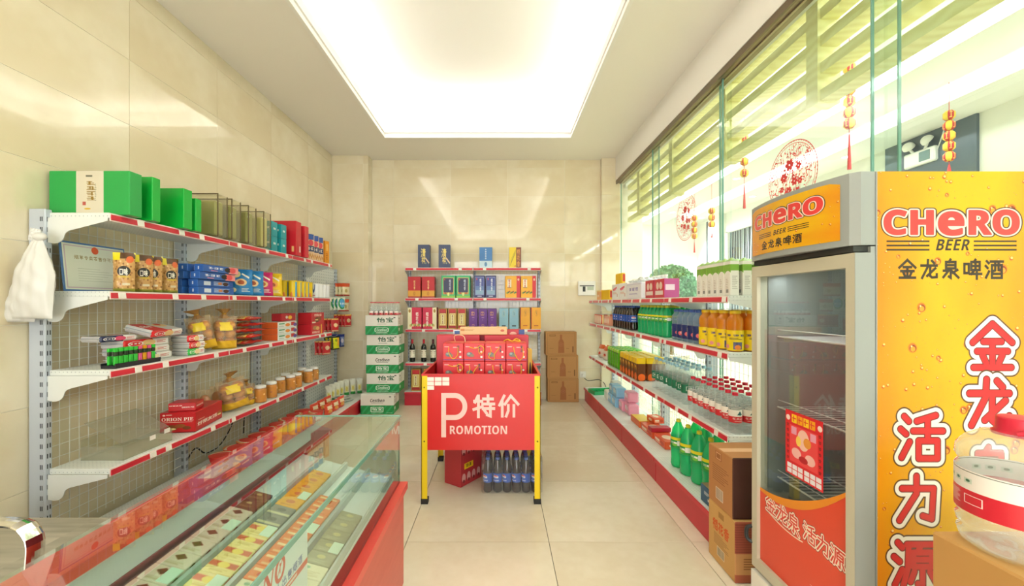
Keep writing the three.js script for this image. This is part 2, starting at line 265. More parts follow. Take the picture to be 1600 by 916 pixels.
{ // ceiling with a stepped opening and a lit tray above it
  const { x0, x1, d0, d1 } = COVE, T = 0.1, c = struct('ceiling');
  const ring = (name, ax0, ax1, ad0, ad1, bx0, bx1, bd0, bd1, y0, y1, m) => { // ring between outer a and inner b
    mesh(name, ext(ax0, bx0, y0, y1, ad0, ad1), m, c); mesh(name, ext(bx1, ax1, y0, y1, ad0, ad1), m, c);
    mesh(name, ext(bx0, bx1, y0, y1, ad0, bd0), m, c); mesh(name, ext(bx0, bx1, y0, y1, bd1, ad1), m, c);
  };
  ring('ceiling_panel', LEFT - 0.2, 1.76, NEAR, BACK + 0.2, x0, x1, d0, d1, ROOM_H, ROOM_H + T, paint);
  const m = 0.028; // mouldings round the opening
  ring('moulding', x0 - 0.001, x1 + 0.001, d0, d1, x0 + m, x1 - m, d0 + m, d1 - m, ROOM_H - 0.008, ROOM_H + 0.03, paintWhite);
  ring('moulding', x0 - 0.001, x1 + 0.001, d0, d1, x0 + 0.012, x1 - 0.012, d0 + 0.012, d1 - 0.012, ROOM_H + 0.03, ROOM_H + 0.055, paintWhite);
  ring('moulding', x0 - 0.03, x1 + 0.03, d0 - 0.03, d1 + 0.03, x0 + m, x1 - m, d0 + m, d1 - m, ROOM_H + 0.055, ROOM_H + T + 0.03, paintWhite);
  ring('cove_wall', x0 - 0.3, x1 + 0.3, d0 - 0.3, d1 + 0.3, x0 - 0.22, x1 + 0.22, d0 - 0.22, d1 + 0.22, ROOM_H + T, ROOM_H + 0.42, paintWhite);
  mesh('tray_panel', ext(x0 - 0.3, x1 + 0.3, ROOM_H + 0.42, ROOM_H + 0.5, d0 - 0.3, d1 + 0.3), paintWhite, c);
  // light strips lying on the ledge
  const glow = std(0xffffff, 0.5, { emissive: WARM, emissiveIntensity: 1.5 });
  const o = COVE.out, sy = ROOM_H + T;
  for (const [a, b, e, f] of [[x0 - o - 0.02, x0 - o + 0.02, d0, d1], [x1 + o - 0.02, x1 + o + 0.02, d0, d1], [x0, x1, d1 + o - 0.02, d1 + o + 0.02], [x0, x1, d0 - o - 0.02, d0 - o + 0.02]]) {
    const s = solo('cove_light_strip', ext(a, b, sy, sy + 0.018, e, f), glow, 'hidden warm white light strip on the ledge of the ceiling tray', 'light strip', 'light strips in the ceiling tray');
  }
}
{ // beam over the glass, brown track under it
  const s = struct('trim_beam', ext(1.6, 1.78, 3.04, ROOM_H, NEAR, BACK), paintWhite);
  const tr = struct('trim_track', ext(1.615, 1.72, 3.005, 3.04, NEAR, 5.81), std(0x9a8a74, 0.35, { metalness: 0.6 }));
  mesh('rail_lip', ext(1.605, 1.62, 2.992, 3.04, NEAR, 5.81), std(0x7c6d5a, 0.3, { metalness: 0.7 }), tr);
  mesh('rail_lip', ext(1.66, 1.675, 2.995, 3.01, NEAR, 5.81), std(0xb9ab94, 0.3, { metalness: 0.7 }), tr);
}
const paneM = new THREE.MeshPhysicalMaterial({ color: 0xf4fbf8, roughness: 0.0, transmission: 1, thickness: 0, ior: 1.45, specularIntensity: 0.8 });
const paneEdgeM = new THREE.MeshPhysicalMaterial({ color: 0x86b8a8, roughness: 0.15, transmission: 0.35, thickness: 0 });
{ // overlapping glass panels along the right side
  const cuts = [[4.42, 5.81, GLASS], [3.1, 4.53, GLASS - 0.03], [1.76, 3.2, GLASS], [0.42, 1.86, GLASS - 0.03], [NEAR, 0.52, GLASS]];
  for (const [a, b, x] of cuts) {
    const p = struct('window_' + (cuts.findIndex((q) => q[0] === a) + 1), ext(x - 0.0005, x + 0.0005, 0.0, 3.005, a + 0.012, b - 0.012), paneM);
    mesh('pane_edge', ext(x - 0.006, x + 0.006, 0.0, 3.005, a, a + 0.006), paneEdgeM, p);
    mesh('pane_edge', ext(x - 0.006, x + 0.006, 0.0, 3.005, b - 0.006, b), paneEdgeM, p);
  }
}
// ---------------------------------------------------------------- the hall behind the glass
const HX = 4.05, HY = 2.95, HEND = 8.6;
{
  struct('floor_hall', metreUV(ext(GLASS + 0.06, HX + 0.2, -0.14, 0, NEAR, HEND + 0.2), 0.6), std(0xf0ece2, 0.2, { map: floorTileTex }));
  const white = std(0xf3f1ea, 0.6), cream = std(0xf1ead9, 0.35);
  struct('wall_hall_end', ext(GLASS, HX + 0.2, 0, 3.9, HEND, HEND + 0.2), white);
  const wr = struct('wall_hall_right', ext(HX, HX + 0.2, 0, 3.9, NEAR, HEND), white);
  const fr = std(0xf7f5ef, 0.4);
  // tall dark pane beside the end wall, curtained window, dark panel near the shop front
  mesh('dark_pane', ext(HX - 0.012, HX + 0.001, 0.1, 2.93, 7.97, 8.2), std(0x55606e, 0.15), wr);
  mesh('column_face', ext(HX - 0.1, HX + 0.001, 0, HY, 7.5, 7.95), white, wr);
  const win = struct('window_6', ext(HX - 0.01, HX + 0.001, 0.6, 2.58, 5.6, 7.36), std(0x4d5763, 0.2));
  mesh('window_frame', ext(HX - 0.05, HX + 0.001, 2.58, 2.68, 5.5, 7.42), fr, win);
  mesh('window_frame', ext(HX - 0.05, HX + 0.001, 0.6, 2.6, 7.36, 7.46), fr, win);
  mesh('window_frame', ext(HX - 0.04, HX + 0.001, 0.6, 2.58, 5.5, 5.6), fr, win);
  const cur = thing('string_curtain', 'pale string curtain hanging in the dark window of the hall', 'curtain');
  const cm = std(0xdfe6ea, 0.7, { transmission: 0.2, thickness: 0 });
  for (let i = 0; i < 26; i++) { const d = 5.66 + i * 0.066 + rr(-0.02, 0.02); mesh('strand', tube([[HX - 0.03, 2.58, -d], [HX - 0.035, 1.9, -d + rr(-0.02, 0.02)], [HX - 0.03, 1.2, -d + rr(-0.03, 0.03)], [HX - 0.03, 0.62, -d]], rr(0.004, 0.009), 8, 5), cm, cur); }
  struct('wall_hall_panel', ext(HX - 0.025, HX, 0.1, HY, 3.54, 4.38), std(0x5d6b7b, 0.18));
  // cream tiled pier behind the far corner of the glass
  const pier = struct('wall_hall_pier', ext(GLASS - 0.02, 2.06, 0, 3.4, 6.1, HEND), groutWall);
  for (let k = 0; k < 8; k++) mesh('tile', metreUV(ext(GLASS - 0.02, 2.07, 0.42 * k + 0.002, 0.42 * k + 0.418, 6.085, 6.1), 0.6, rnd(), rnd()), cream, pier);
  struct('wall_hall_shop_side', ext(1.7, 1.78, 3.04, 3.9, BACK, HEND), white);
  // ceiling in bands: raised over the screen, a light slot, a groove with a second light
  const m = std(0xf4f4ee, 0.8), band = (n, g) => struct(n, g, m);
  band('ceiling_hall_raised_panel', ext(1.76, 2.86, 3.32, 3.4, NEAR, HEND));
  band('ceiling_hall_slot_edge', ext(2.84, 2.86, HY, 3.32, NEAR, HEND));
  band('ceiling_hall_ceiling_panel', ext(2.86, 3.28, HY, HY + 0.08, NEAR, HEND));
  band('ceiling_hall_groove_panel', ext(3.2, 3.65, HY + 0.14, HY + 0.2, NEAR, HEND));
  band('ceiling_hall_groove_edge', ext(3.26, 3.28, HY + 0.08, HY + 0.14, NEAR, HEND));
  band('ceiling_hall_groove_edge', ext(3.58, 3.6, HY + 0.08, HY + 0.14, NEAR, HEND));
  band('ceiling_hall_ceiling_panel', ext(3.58, HX + 0.1, HY, HY + 0.08, NEAR, HEND));
  band('ceiling_hall_cross_beam', ext(1.8, 2.84, 3.0, 3.32, 6.0, 6.12));
  // light strips
  const glow = std(0xffffff, 0.5, { emissive: COOL, emissiveIntensity: 2.2 });
  const L = HEND - NEAR - 0.7, cd = NEAR + 0.3 + L / 2;
  solo('hall_light_strip', ext(2.76, 2.838, HY + 0.04, HY + 0.075, cd - L / 2, cd + L / 2), glow, 'bright white linear light along the raised hall ceiling beside the wooden screen', 'light strip');
  rectLight(COOL, HALL_POWER * 4.5, L, 0.07, [2.79, HY + 0.03, -cd], [2.5, 1.6, -cd]);
  solo('groove_light_strip', ext(3.29, 3.33, HY + 0.09, HY + 0.12, cd - L / 2, cd + L / 2), glow, 'soft light strip hidden in the narrow groove of the hall ceiling', 'light strip');
  rectLight(COOL, HALL_POWER * 3, L, 0.04, [3.35, HY + 0.1, -cd], [3.6, HY + 0.13, -cd]);
  rectLight(COOL, HALL_POWER * 1.1, L, 0.5, [2.3, 3.31, -cd], [2.2, 0, -cd]);  // added fill light that keeps the hall bright
  solo('added_ceiling_fill', ext(2.05, 2.55, 3.312, 3.32, cd - L / 2, cd + L / 2), std(0xffffff, 0.5, { emissive: COOL, emissiveIntensity: 1.1 }), 'added wide white fill panel in the raised hall ceiling above the wooden screen', 'light panel');  // glowing panel added for the fill light, no real fitting of the hall
  const ring = col(0xffffff, 0.4), lamp = std(0xffffff, 0.4, { emissive: COOL, emissiveIntensity: 8 });
  for (const [x, d] of [[3.8, 7.9], [3.8, 6.3], [3.8, 4.6], [3.05, 7.4], [3.05, 5.4]]) {
    const t = thing('downlight', 'small round recessed downlight in the hall ceiling', 'downlight', 'downlights of the hall ceiling');
    put(t, x, HY, d); mesh('trim_ring', new THREE.TorusGeometry(0.045, 0.008, 8, 24).rotateX(Math.PI / 2), ring, t); mesh('lens', cyl(0.04, 0.04, 0.004, 20, 0, -0.003, 0), lamp, t);
    const s = new THREE.SpotLight(COOL, 14, 0, 0.9, 0.5); s.position.set(0, -0.02, 0); s.target.position.set(0, -2, 0); s.castShadow = true; s.shadow.radius = 2; t.add(s, s.target); s.name = 'lamp'; s.target.name = 'aim';
  }
}
{ // wooden louvre screen hung above the hall side of the glass
  const woodTex = grainMap(256, (u, v) => { const n = fbm(u, v * 0.5, 4, 3), g = Math.sin((v * 40 + n * 9 + Math.sin(u * 6.28) * 0.5) * 2) * 0.5 + 0.5; return mix([222, 213, 138], [241, 236, 176], g * 0.6 + n * 0.5); });
  const wm = std(0xffffff, 0.45, { map: woodTex });
  const t = thing('wooden_louvre_screen', 'pale yellow-green wooden louvre screen hanging outside the top of the glass wall', 'screen');
  for (const y of [2.5, 2.655, 2.81, 2.965, 3.12]) mesh('slat', metreUV(ext(1.83, 1.93, y, y + 0.062, NEAR + 0.1, 6.0), 1.2, rnd(), rnd()), wm, t);
  for (const d of [0.4, 1.42, 2.44, 3.42, 4.46, 5.5]) mesh('hanger', metreUV(ext(1.815, 1.945, 2.488, 3.32, d - 0.045, d + 0.045), 1.2, rnd(), rnd()), wm, t);
}
{ // clipped green ball in the recess
  const t = thing('topiary_ball', 'clipped round green topiary bush in a pot at the end of the hall', 'plant');
  put(t, 2.78, 0, 6.8);
  mesh('pot', lathe([[0, 0], [0.2, 0], [0.26, 0.5], [0.28, 0.52], [0.24, 0.53], [0.0, 0.5]], 28), col(0xcfc8b8, 0.6), t);
  mesh('stem', cyl(0.03, 0.04, 0.8, 10, 0, 0.9, 0), col(0x6b4b2e, 0.8), t);
  const lg = [], leaf = new THREE.PlaneGeometry(0.035, 0.05);
  for (let i = 0; i < 2600; i++) { const z = 1 - 2 * (i + 0.5) / 2600, a = i * 2.39996, r = Math.sqrt(1 - z * z), R = rr(0.35, 0.39), g = leaf.clone(); g.rotateX(rr(-1, 1)); g.rotateY(rr(0, 6.28)); lg.push(g.translate(R * r * Math.cos(a), 1.57 + R * z, R * r * Math.sin(a))); }
  mesh('foliage', merge([new THREE.IcosahedronGeometry(0.345, 3).translate(0, 1.57, 0), ...lg]), std(0x5f9464, 0.8, { transmission: 0.12, thickness: 0 }), t);
}
{ // emergency lamp on the dark panel
  const t = thing('emergency_light', 'white twin-head emergency light on the dark blue hall panel', 'emergency light');
  put(t, HX - 0.03, 2.66, 4.0, -Math.PI / 2);
  const w = col(0xf2f2ee, 0.35);
  mesh('housing', carton(0.3, 0.14, 0.06, 0.012), w, t);
  mesh('grille', box(0.1, 0.09, 0.004, 0.06, 0.07, 0.031), col(0x6f8a8c, 0.4), t);
  for (const s of [-0.09, 0.09]) { const h = mesh('lamp_head', new THREE.SphereGeometry(0.05, 16, 10, 0, 6.3, 0, 1.7).rotateX(0.9).rotateZ(s * 3).translate(s, 0.2, 0.03), w, t); mesh('neck', bar([s * 0.6, 0.13, 0.02], [s, 0.19, 0.03], 0.012), w, t); }
  mesh('cable', tube([[0.15, 0.1, 0], [0.2, 0.2, 0.01], [0.22, 0.26, 0.01]], 0.005, 12, 5), w, t);
  mesh('socket', carton(0.08, 0.08, 0.02, 0.004).translate(0.24, 0.26, 0), w, t);
}
{ // strings of paper lanterns
  const red = col(0xd8404a, 0.6), gold = std(0xf0cf4a, 0.5);
  const print = sheet(128, 64, (x, w, h) => { for (let i = 0; i < 6; i++) { x.fillStyle = i % 2 ? '#cf3440' : '#f2d34e'; x.fillRect(i * w / 6, 0, w / 6 + 1, h); } x.fillStyle = '#f7df75'; for (let i = 1; i < 6; i += 2) { x.fillRect(i * w / 6 + 5, 14, 11, 3); x.fillRect(i * w / 6 + 5, 24, 11, 3); x.fillRect(i * w / 6 + 9, 14, 3, 30); x.fillRect(i * w / 6 + 5, 40, 11, 3); } }, 0.6);
  const lan = lathe([[0.006, -0.033], [0.02, -0.033], [0.034, -0.016], [0.034, 0.016], [0.02, 0.033], [0.006, 0.033]], 12);
  const strings = [[1327, 2.86, 98, 265, 6, 'above the drinks cooler beside a round papercut'], [1163, 3.8, 210, 326, 4, 'beside the curtained hall window'], [1483, 3.05, 172, 268, 5, 'in front of the dark blue hall panel'], [1085, 5.2, 336, 395, 4, 'beside the papercut above the topiary bush'], [1112, 4.6, 324, 372, 3, 'against the narrow dark pane of the hall']];
  for (const [px, d, y0, y1, n, where] of strings) {
    const t = thing('lantern_string', 'string of red and gold paper lanterns ' + where, 'lanterns');
    const x = (px - VPX) * d / FOCAL, top = EYE + (VPY - y0) * d / FOCAL, bot = EYE + (VPY - y1) * d / FOCAL;
    put(t, x, bot, d); const H = top - bot, pitch = Math.min(0.115, H * 0.62 / n) < 0.075 ? 0.075 : Math.min(0.115, H * 0.62 / n);
    mesh('cord', bar([0, 0, 0], [0, (x < 2.84 ? 3.32 : x < 3.28 ? HY : x < 3.58 ? HY + 0.14 : HY) - bot, 0], 0.0022), red, t);
    for (let i = 0; i < n; i++) { const l = mesh('lantern', lan, print, t); l.position.y = H - 0.04 - i * pitch; l.rotation.y = i * 0.7; }
    const ty = H - 0.04 - n * pitch;
    if (ty > 0.03) mesh('tassel', cyl(0.004, 0.012, Math.max(0.05, ty), 8, 0, Math.max(0.05, ty) / 2, 0), red, t);
  }
}
{ // round red papercuts on the glass
  const draw = (x, w, h) => {
    x.clearRect(0, 0, w, h); x.translate(w / 2, h / 2); const R = w / 2 - 3, red = '#e0413f';
    x.strokeStyle = red; x.lineWidth = 5; x.beginPath(); x.arc(0, 0, R - 3, 0, 7); x.stroke();
    for (let i = 0; i < 60; i++) { const a = i / 60 * 6.2832; x.beginPath(); x.arc(Math.cos(a) * (R - 12), Math.sin(a) * (R - 12), 5, a - 1.6, a + 1.6); x.lineWidth = 3; x.stroke(); }
    x.lineWidth = 4; x.beginPath(); x.arc(0, 0, R - 22, 0, 7); x.stroke();
    let s = 77; const r = () => (s = (s * 16807) % 2147483647) / 2147483647;
    x.save(); x.beginPath(); x.arc(0, 0, R - 24, 0, 7); x.clip(); x.strokeStyle = red; x.fillStyle = red;
    for (let i = 0; i < 170; i++) { const a = r() * 6.28, q = Math.sqrt(r()) * (R - 24), px = Math.cos(a) * q, py = Math.sin(a) * q; x.lineWidth = 1.5 + r() * 2; x.beginPath(); x.moveTo(px, py); x.quadraticCurveTo(px + r() * 40 - 20, py - 25, px + r() * 30 - 15, py - 30 - r() * 25); x.stroke(); }
    const flower = (px, py, q) => { for (let k = 0; k < 6; k++) { x.beginPath(); x.ellipse(px + Math.cos(k * 1.047) * q * 0.6, py + Math.sin(k * 1.047) * q * 0.6, q * 0.5, q * 0.36, k * 1.047, 0, 7); x.fill(); } x.clearRect(px - q * 0.12, py - q * 0.12, q * 0.24, q * 0.24); };
    x.globalAlpha = 1; for (let i = 0; i < 260; i++) { const a = r() * 6.28, q = Math.sqrt(r()) * (R - 26); x.beginPath(); x.ellipse(Math.cos(a) * q, Math.sin(a) * q, 9, 3.4, r() * 3, 0, 7); x.fill(); } flower(-20, -90, 40); flower(70, -60, 26); flower(-80, -10, 34); flower(30, 40, 30); flower(85, 50, 24); flower(-30, 95, 30); flower(60, 115, 26); flower(-100, 70, 22);
    for (let i = 0; i < 22; i++) { const a = r() * 6.28, q = r() * (R - 40); x.beginPath(); x.ellipse(Math.cos(a) * q, Math.sin(a) * q, 12, 5, r() * 3, 0, 7); x.fill(); }
    x.restore();
  };
  const m = sheet(512, 512, draw, 0.7, { alphaTest: 0.5, transparent: false, side: THREE.DoubleSide });
  for (const [d, y, lab] of [[3.71, 2.1, 'round red papercut of flowers on the glass above the milk and drinks shelf'], [2.41, 2.07, 'round red papercut of flowers on the glass behind the beer cooler sign']]) {
    const p = solo('papercut', new THREE.CircleGeometry(0.205, 48).rotateY(-Math.PI / 2), m, lab, 'papercut'); put(p, (d > 3.1 ? GLASS - 0.03 : GLASS) - 0.004, y, d);
  }
}
// ---------------------------------------------------------------- shop shelving
const steel = std(0xc3cbd6, 0.4, { metalness: 0.15 }), steelWhite = std(0xe3e6e2, 0.4), redStrip = std(0xd42a3c, 0.35), redPanel = std(0xc81f35, 0.35), tagM = std(0xf4efe6, 0.5), holderM = std(0xe9d9d2, 0.3), slotM = col(0x2b2f36, 0.7), wireM = std(0xf0f0ea, 0.5);
const deckTex = grainMap(256, (u, v) => { const a = (u * 16) % 1 - 0.5, b = (v * 16) % 1 - 0.5, r = Math.hypot(a, b); const n = fbm(u, v, 8, 3); return r < 0.13 ? [176, 182, 180] : mix([222, 227, 222], [232, 236, 230], n * 1.4); });
const deckM = std(0xffffff, 0.38, { map: deckTex });
const bracketGeo = {};
function bracket(depth) {
  return bracketGeo[depth] ??= (() => {
    const s = new THREE.Shape(); s.moveTo(0, 0); s.lineTo(depth, 0); s.lineTo(depth, -0.016); s.lineTo(0.11, -0.062); s.quadraticCurveTo(0.085, -0.068, 0.08, -0.09); s.quadraticCurveTo(0.07, -0.125, 0.03, -0.125); s.lineTo(0, -0.12); s.lineTo(0, 0);
    const g = new THREE.ExtrudeGeometry(s, { depth: 0.004, bevelEnabled: false }); return g.rotateY(-Math.PI / 2).translate(0.002, 0, 0);
  })();
}
// bays along local x, back at z = 0, front +z
function gondola({ name, label, bays, w, postH, shelves, depth, baseD, baseH, tags, pegBay = -1, grid = true, post = 0.08 }) {
  const t = thing(name, label, 'shelving');
  for (let i = 0; i <= bays; i++) {
    const u = mesh('upright', carton(0.034, postH, post, 0.003).translate(i * w, 0, -post / 2), steel, t);
    const sl = []; for (let y = 0.15; y < postH - 0.03; y += 0.05) { for (const s of [-0.006, 0.006]) sl.push(box(0.004, 0.022, 0.002, i * w + s, y, 0.0)); for (const s of [-1, 1]) for (const q of [-0.014, -0.022]) sl.push(box(0.001, 0.022, 0.004, i * w + s * 0.0172, y, q)); }
    const sm = mesh('slots', merge(sl), slotM, u); sm.userData.kind = 'stuff';
  }
  for (let b = 0; b < bays; b++) {
    const x0 = b * w + 0.002, cx = b * w + w / 2;
    if (b === pegBay) {
      const pb = mesh('pegboard', carton(w - 0.034, postH - 0.06, 0.012, 0.002).translate(cx, 0.05, -0.03), sheet(256, 512, (x, ww, h) => { rect(x, '#dfe4e2', 0, 0, ww, h); x.fillStyle = '#aab2b4'; for (let i = 0; i < 32; i++) for (let j = 0; j < 64; j++) x.fillRect(i * 8 + 2, j * 8 + 2, 3, 2.4); }, 0.5), t);
    } else if (grid) {
      const g = []; for (let x = 0.03; x < w - 0.02; x += 0.05) g.push(box(0.0028, postH - 0.2, 0.0028, b * w + x, (postH + baseH) / 2, -0.032));
      for (let y = baseH + 0.04; y < postH - 0.05; y += 0.06) g.push(box(w - 0.034, 0.0028, 0.0028, cx, y, -0.0292));
      const gm = mesh('wire_grid', merge(g), wireM, t); gm.userData.kind = 'stuff';
    }
    const bd = mesh('base_deck', metreUV(carton(w - 0.004, 0.02, baseD, 0.002).translate(cx, baseH - 0.02, baseD / 2), 3.2), deckM, t);
    mesh('deck_strip', carton(w - 0.006, 0.028, 0.008, 0.002).translate(cx, baseH - 0.03, baseD + 0.004), redStrip, bd);
    mesh('kick_panel', carton(w - 0.006, baseH - 0.03, 0.012, 0.002).translate(cx, 0, baseD - 0.012), redPanel, t);
  }
  for (const [y, b0, b1] of shelves) for (let b = b0; b < b1; b++) {
    const cx = b * w + w / 2;
    const s = mesh('shelf_board', metreUV(carton(w - 0.004, 0.028, depth, 0.003).translate(cx, y - 0.028, depth / 2), 3.2), deckM, t);
    mesh('strip_holder', carton(w - 0.006, 0.04, 0.006, 0.002).translate(cx, y - 0.041, depth + 0.003), holderM, s);
    mesh('price_strip', carton(w - 0.012, 0.028, 0.004, 0.0015).rotateX(-0.12).translate(cx, y - 0.035, depth + 0.0078), redStrip, s);
    for (let k = 0; k < tags; k++) mesh('price_tag', carton(0.042, 0.03, 0.004, 0.001).rotateX(-0.12).translate(b * w + w * (k + 0.5) / tags + rr(-0.13, 0.13), y - 0.036, depth + 0.0105), tagM, s);
  }
  for (const [y, b0, b1] of shelves) for (let i = b0; i <= b1; i++) mesh('bracket', bracket(depth).clone().translate(i * w + (i === b0 ? -0.004 : i === b1 ? 0.004 : 0), y - 0.026, 0), steelWhite, t);
  return t;
}
const L_FRONT = -1.905, L_BACK = -2.195, R_FRONT = 1.24, R_BACK = 1.55;
const LY = [1.785, 1.402, 1.016, 0.535, 0.17], RY = [1.385, 1.075, 0.625, 0.184], BY = [1.815, 1.415, 1.0, 0.555, 0.178];
const gl = gondola({ name: 'snack_shelving', label: 'grey steel shelving with red price strips along the cream tiled wall', bays: 4, w: 0.9, postH: 1.8, shelves: [[LY[0], 0, 3], [LY[1], 0, 3], [LY[2], 0, 3], [LY[3], 0, 3]], depth: 0.29, baseD: 0.49, baseH: LY[4], tags: 3, pegBay: 3 });
put(gl, L_BACK, -0.001, 2.04, Math.PI / 2);
const gr = gondola({ name: 'drinks_shelving', label: 'white and grey drinks shelving with red price strips in front of the glass wall', bays: 4, w: 0.88, postH: 1.4, shelves: [[RY[0], 0, 4], [RY[1], 0, 4], [RY[2], 0, 4]], depth: 0.31, baseD: 0.385, baseH: RY[3], tags: 3 });
put(gr, R_BACK, -0.001, 5.79, -Math.PI / 2);
const gb = gondola({ name: 'liquor_shelving', label: 'low red-edged shelving with liquor boxes and wine against the back wall', bays: 2, w: 0.9, postH: 1.81, shelves: [[BY[0], 0, 2], [BY[1], 0, 2], [BY[2], 0, 2], [BY[3], 0, 2]], depth: 0.25, baseD: 0.3, baseH: BY[4], tags: 2, grid: true, post: 0.06 });
put(gb, -1.255, -0.001, 5.8, 0);
// ---------------------------------------------------------------- back wall: liquor boxes, wine, cartons of water
const orn = (x, c, a, b, r) => { x.strokeStyle = c; x.lineWidth = r * 0.18; for (let k = 0; k < 3; k++) { x.beginPath(); x.arc(a, b, r * (0.35 + 0.3 * k), 0, 7); x.stroke(); } };
const BD = 5.8 - 0.25; // front edge of the upper shelves
{
  const row = (name, label, group, mat, w, h, dp, y, xs, off = 0.03, turns = [], labels = []) => {
    const s = series(solo(name, carton(w, h, dp, 0.002), mat, label, 'liquor box', group));
    xs.forEach((x, i) => s(x, y, BD + off + dp / 2, turns[i] || 0, labels[i]));
  };
  const X = (px, d = 5.6) => (px - VPX) * d / FOCAL;
  const navy = boxPrint((x) => { fill('#39466a')(x); han(x, '清', 26, 16, 40, '#f0d878', 12, { cap: 'round' }); han(x, '样', 32, 52, 30, '#f0d878', 12, { cap: 'round' }); x.save(); x.translate(66, 54); x.rotate(0.6); rect(x, '#d8bd9c', 0, 0, 40, 8); x.restore(); disc(x, '#9fb087', 68, 80, 4); }, fill('#39466a'), fill('#39466a'));
  row('liquor_box', 'navy blue liquor box with gold brush characters on the top shelf', 'navy boxes on the back shelf', navy, 0.155, 0.31, 0.12, BY[0], [X(662), X(694)], 0.05, [0, 0.06]);
  const blue = boxPrint((x) => { fill('#3f7fc0')(x); rect(x, '#c9e2ee', 0, 66, 100, 34); x.save(); x.translate(50, 0); rect(x, '#e8f2f6', -3, 8, 6, 6); for (let i = 0; i < 5; i++) { rect(x, '#eef6fa', -6, 20 + i * 8.5, 12, 2.2); rect(x, '#eef6fa', -1.5, 18 + i * 8.5, 3, 7); } x.restore(); disc(x, '#5f93bd', 50, 83, 11); }, fill('#3f7fc0'), fill('#3f7fc0'));
  row('liquor_box', 'sky blue liquor box with pale lower band alone on the top shelf', 0, blue, 0.17, 0.275, 0.12, BY[0], [X(759)], 0.05);
  const yel = boxPrint((x) => { fill('#efd21f')(x); rect(x, '#7a3a22', 58, 0, 42, 100); han(x, '稻花香', 64, 10, 26, '#e8a04a', 12, { down: true }); x.strokeStyle = '#8d7a10'; x.lineWidth = 2; for (let i = 0; i < 9; i++) { x.beginPath(); x.moveTo(8 + i * 5, 90 - i * 7); x.quadraticCurveTo(20 + i * 4, 70 - i * 5, 12 + i * 5, 60 - i * 6); x.stroke(); } rect(x, '#c8402c', 46, 88, 9, 6); }, fill('#8a4526'), fill('#efd21f'));
  row('liquor_box', 'slim yellow and brown liquor box on the top shelf', 0, yel, 0.16, 0.275, 0.1, BY[0], [X(805)], 0.05);

  const red = boxPrint((x) => { fill('#c4161f')(x); rect(x, '#e0a12c', 0, 66, 100, 28); orn(x, '#c07a14', 50, 80, 9); han(x, '稻花香', 45, 18, 13, '#f3d88a', 12, { down: true }); rect(x, '#a90f18', 0, 94, 100, 6); }, (x) => { fill('#c4161f')(x); rect(x, '#b57a1e', 0, 66, 100, 28); }, fill('#c4161f'));
  row('liquor_box', 'crimson liquor box with gold lower band', 'crimson boxes on the back shelf', red, 0.168, 0.28, 0.14, BY[1], [X(648), X(669.5)], 0.02);
  const green = boxPrint((x) => { fill('#39b878')(x); rect(x, '#8fd04a', 0, 90, 100, 10); rect(x, '#e2c06a', 11, 9, 78, 76); rect(x, '#2b3157', 15, 12, 70, 70); han(x, '稻花香', 54, 18, 15, '#dfe6f4', 10, { down: true }); for (let i = 0; i < 7; i++) disc(x, i % 2 ? '#c9573c' : '#caa24a', 18 + i * 10.6, 80, 6, 5); disc(x, '#f0ee9a', 50, 84, 8); disc(x, '#c94a3c', 24, 18, 4); }, fill('#39b878'), fill('#39b878'));
  row('liquor_box', 'green liquor box with framed dark blue panel', 'green boxes on the back shelf', green, 0.185, 0.295, 0.15, BY[1], [X(701), X(724)], 0.02);
  const ind = boxPrint((x) => { fill('#2a2f6d')(x); rect(x, '#8f98c9', 9, 6, 82, 82); const g = ['#3f4c99', '#42529f', '#5f7fb8', '#8fb2cf']; g.forEach((c, i) => rect(x, c, 12, 9 + i * 19, 76, 19)); han(x, '稻花香', 50, 14, 17, '#eef2fb', 12, { down: true }); disc(x, '#d04a52', 24, 16, 5); rect(x, '#c9d4ea', 30, 91, 40, 4); }, fill('#2a2f6d'), fill('#2a2f6d'));
  row('liquor_box', 'indigo liquor box with a pale blue landscape panel', 'indigo boxes on the back shelf', ind, 0.14, 0.295, 0.13, BY[1], [X(749.5), X(767)], 0.02);
  const am = boxPrint((x) => { fill('#f4b315')(x); rect(x, '#d9212b', 76, 0, 24, 100); disc(x, '#f2c9a6', 88, 17, 6); rect(x, '#f6ecd2', 15, 14, 26, 40); rect(x, '#7b5a22', 15, 14, 26, 2); rect(x, '#7b5a22', 15, 52, 26, 2); han(x, '稻花香', 22, 18, 11, '#c33a22', 12, { down: true }); for (let i = 0; i < 8; i++) disc(x, ['#5d8a3a', '#3d6b2c', '#a5582c'][i % 3], 14 + i * 8, 78 - (i % 3) * 3, 5, 4); }, fill('#d9212b'), fill('#f4b315'));
  row('liquor_box', 'amber liquor box with white plaque and red side band', 'amber boxes on the back shelf', am, 0.2, 0.29, 0.13, BY[1], [X(801), X(825.5)], 0.02);

  const pink = boxPrint((x) => { fill('#d61f4a')(x); rect(x, '#f3ecc4', 0, 0, 30, 100); disc(x, '#b48a3c', 15, 16, 8); han(x, '稻花香', 58, 22, 19, '#fbf1e6', 13, { down: true, cap: 'round' }); for (let i = 0; i < 9; i++) disc(x, ['#d6b25a', '#8aa04a', '#e8d9a0'][i % 3], 20 + i * 9, 84 - (i % 2) * 4, 6); }, fill('#d61f4a'), fill('#d61f4a'));
  row('liquor_box', 'pink liquor box with cream stripe and white characters', 'pink boxes on the back shelf', pink, 0.185, 0.285, 0.14, BY[2], [X(648, 5.58)], 0.02);
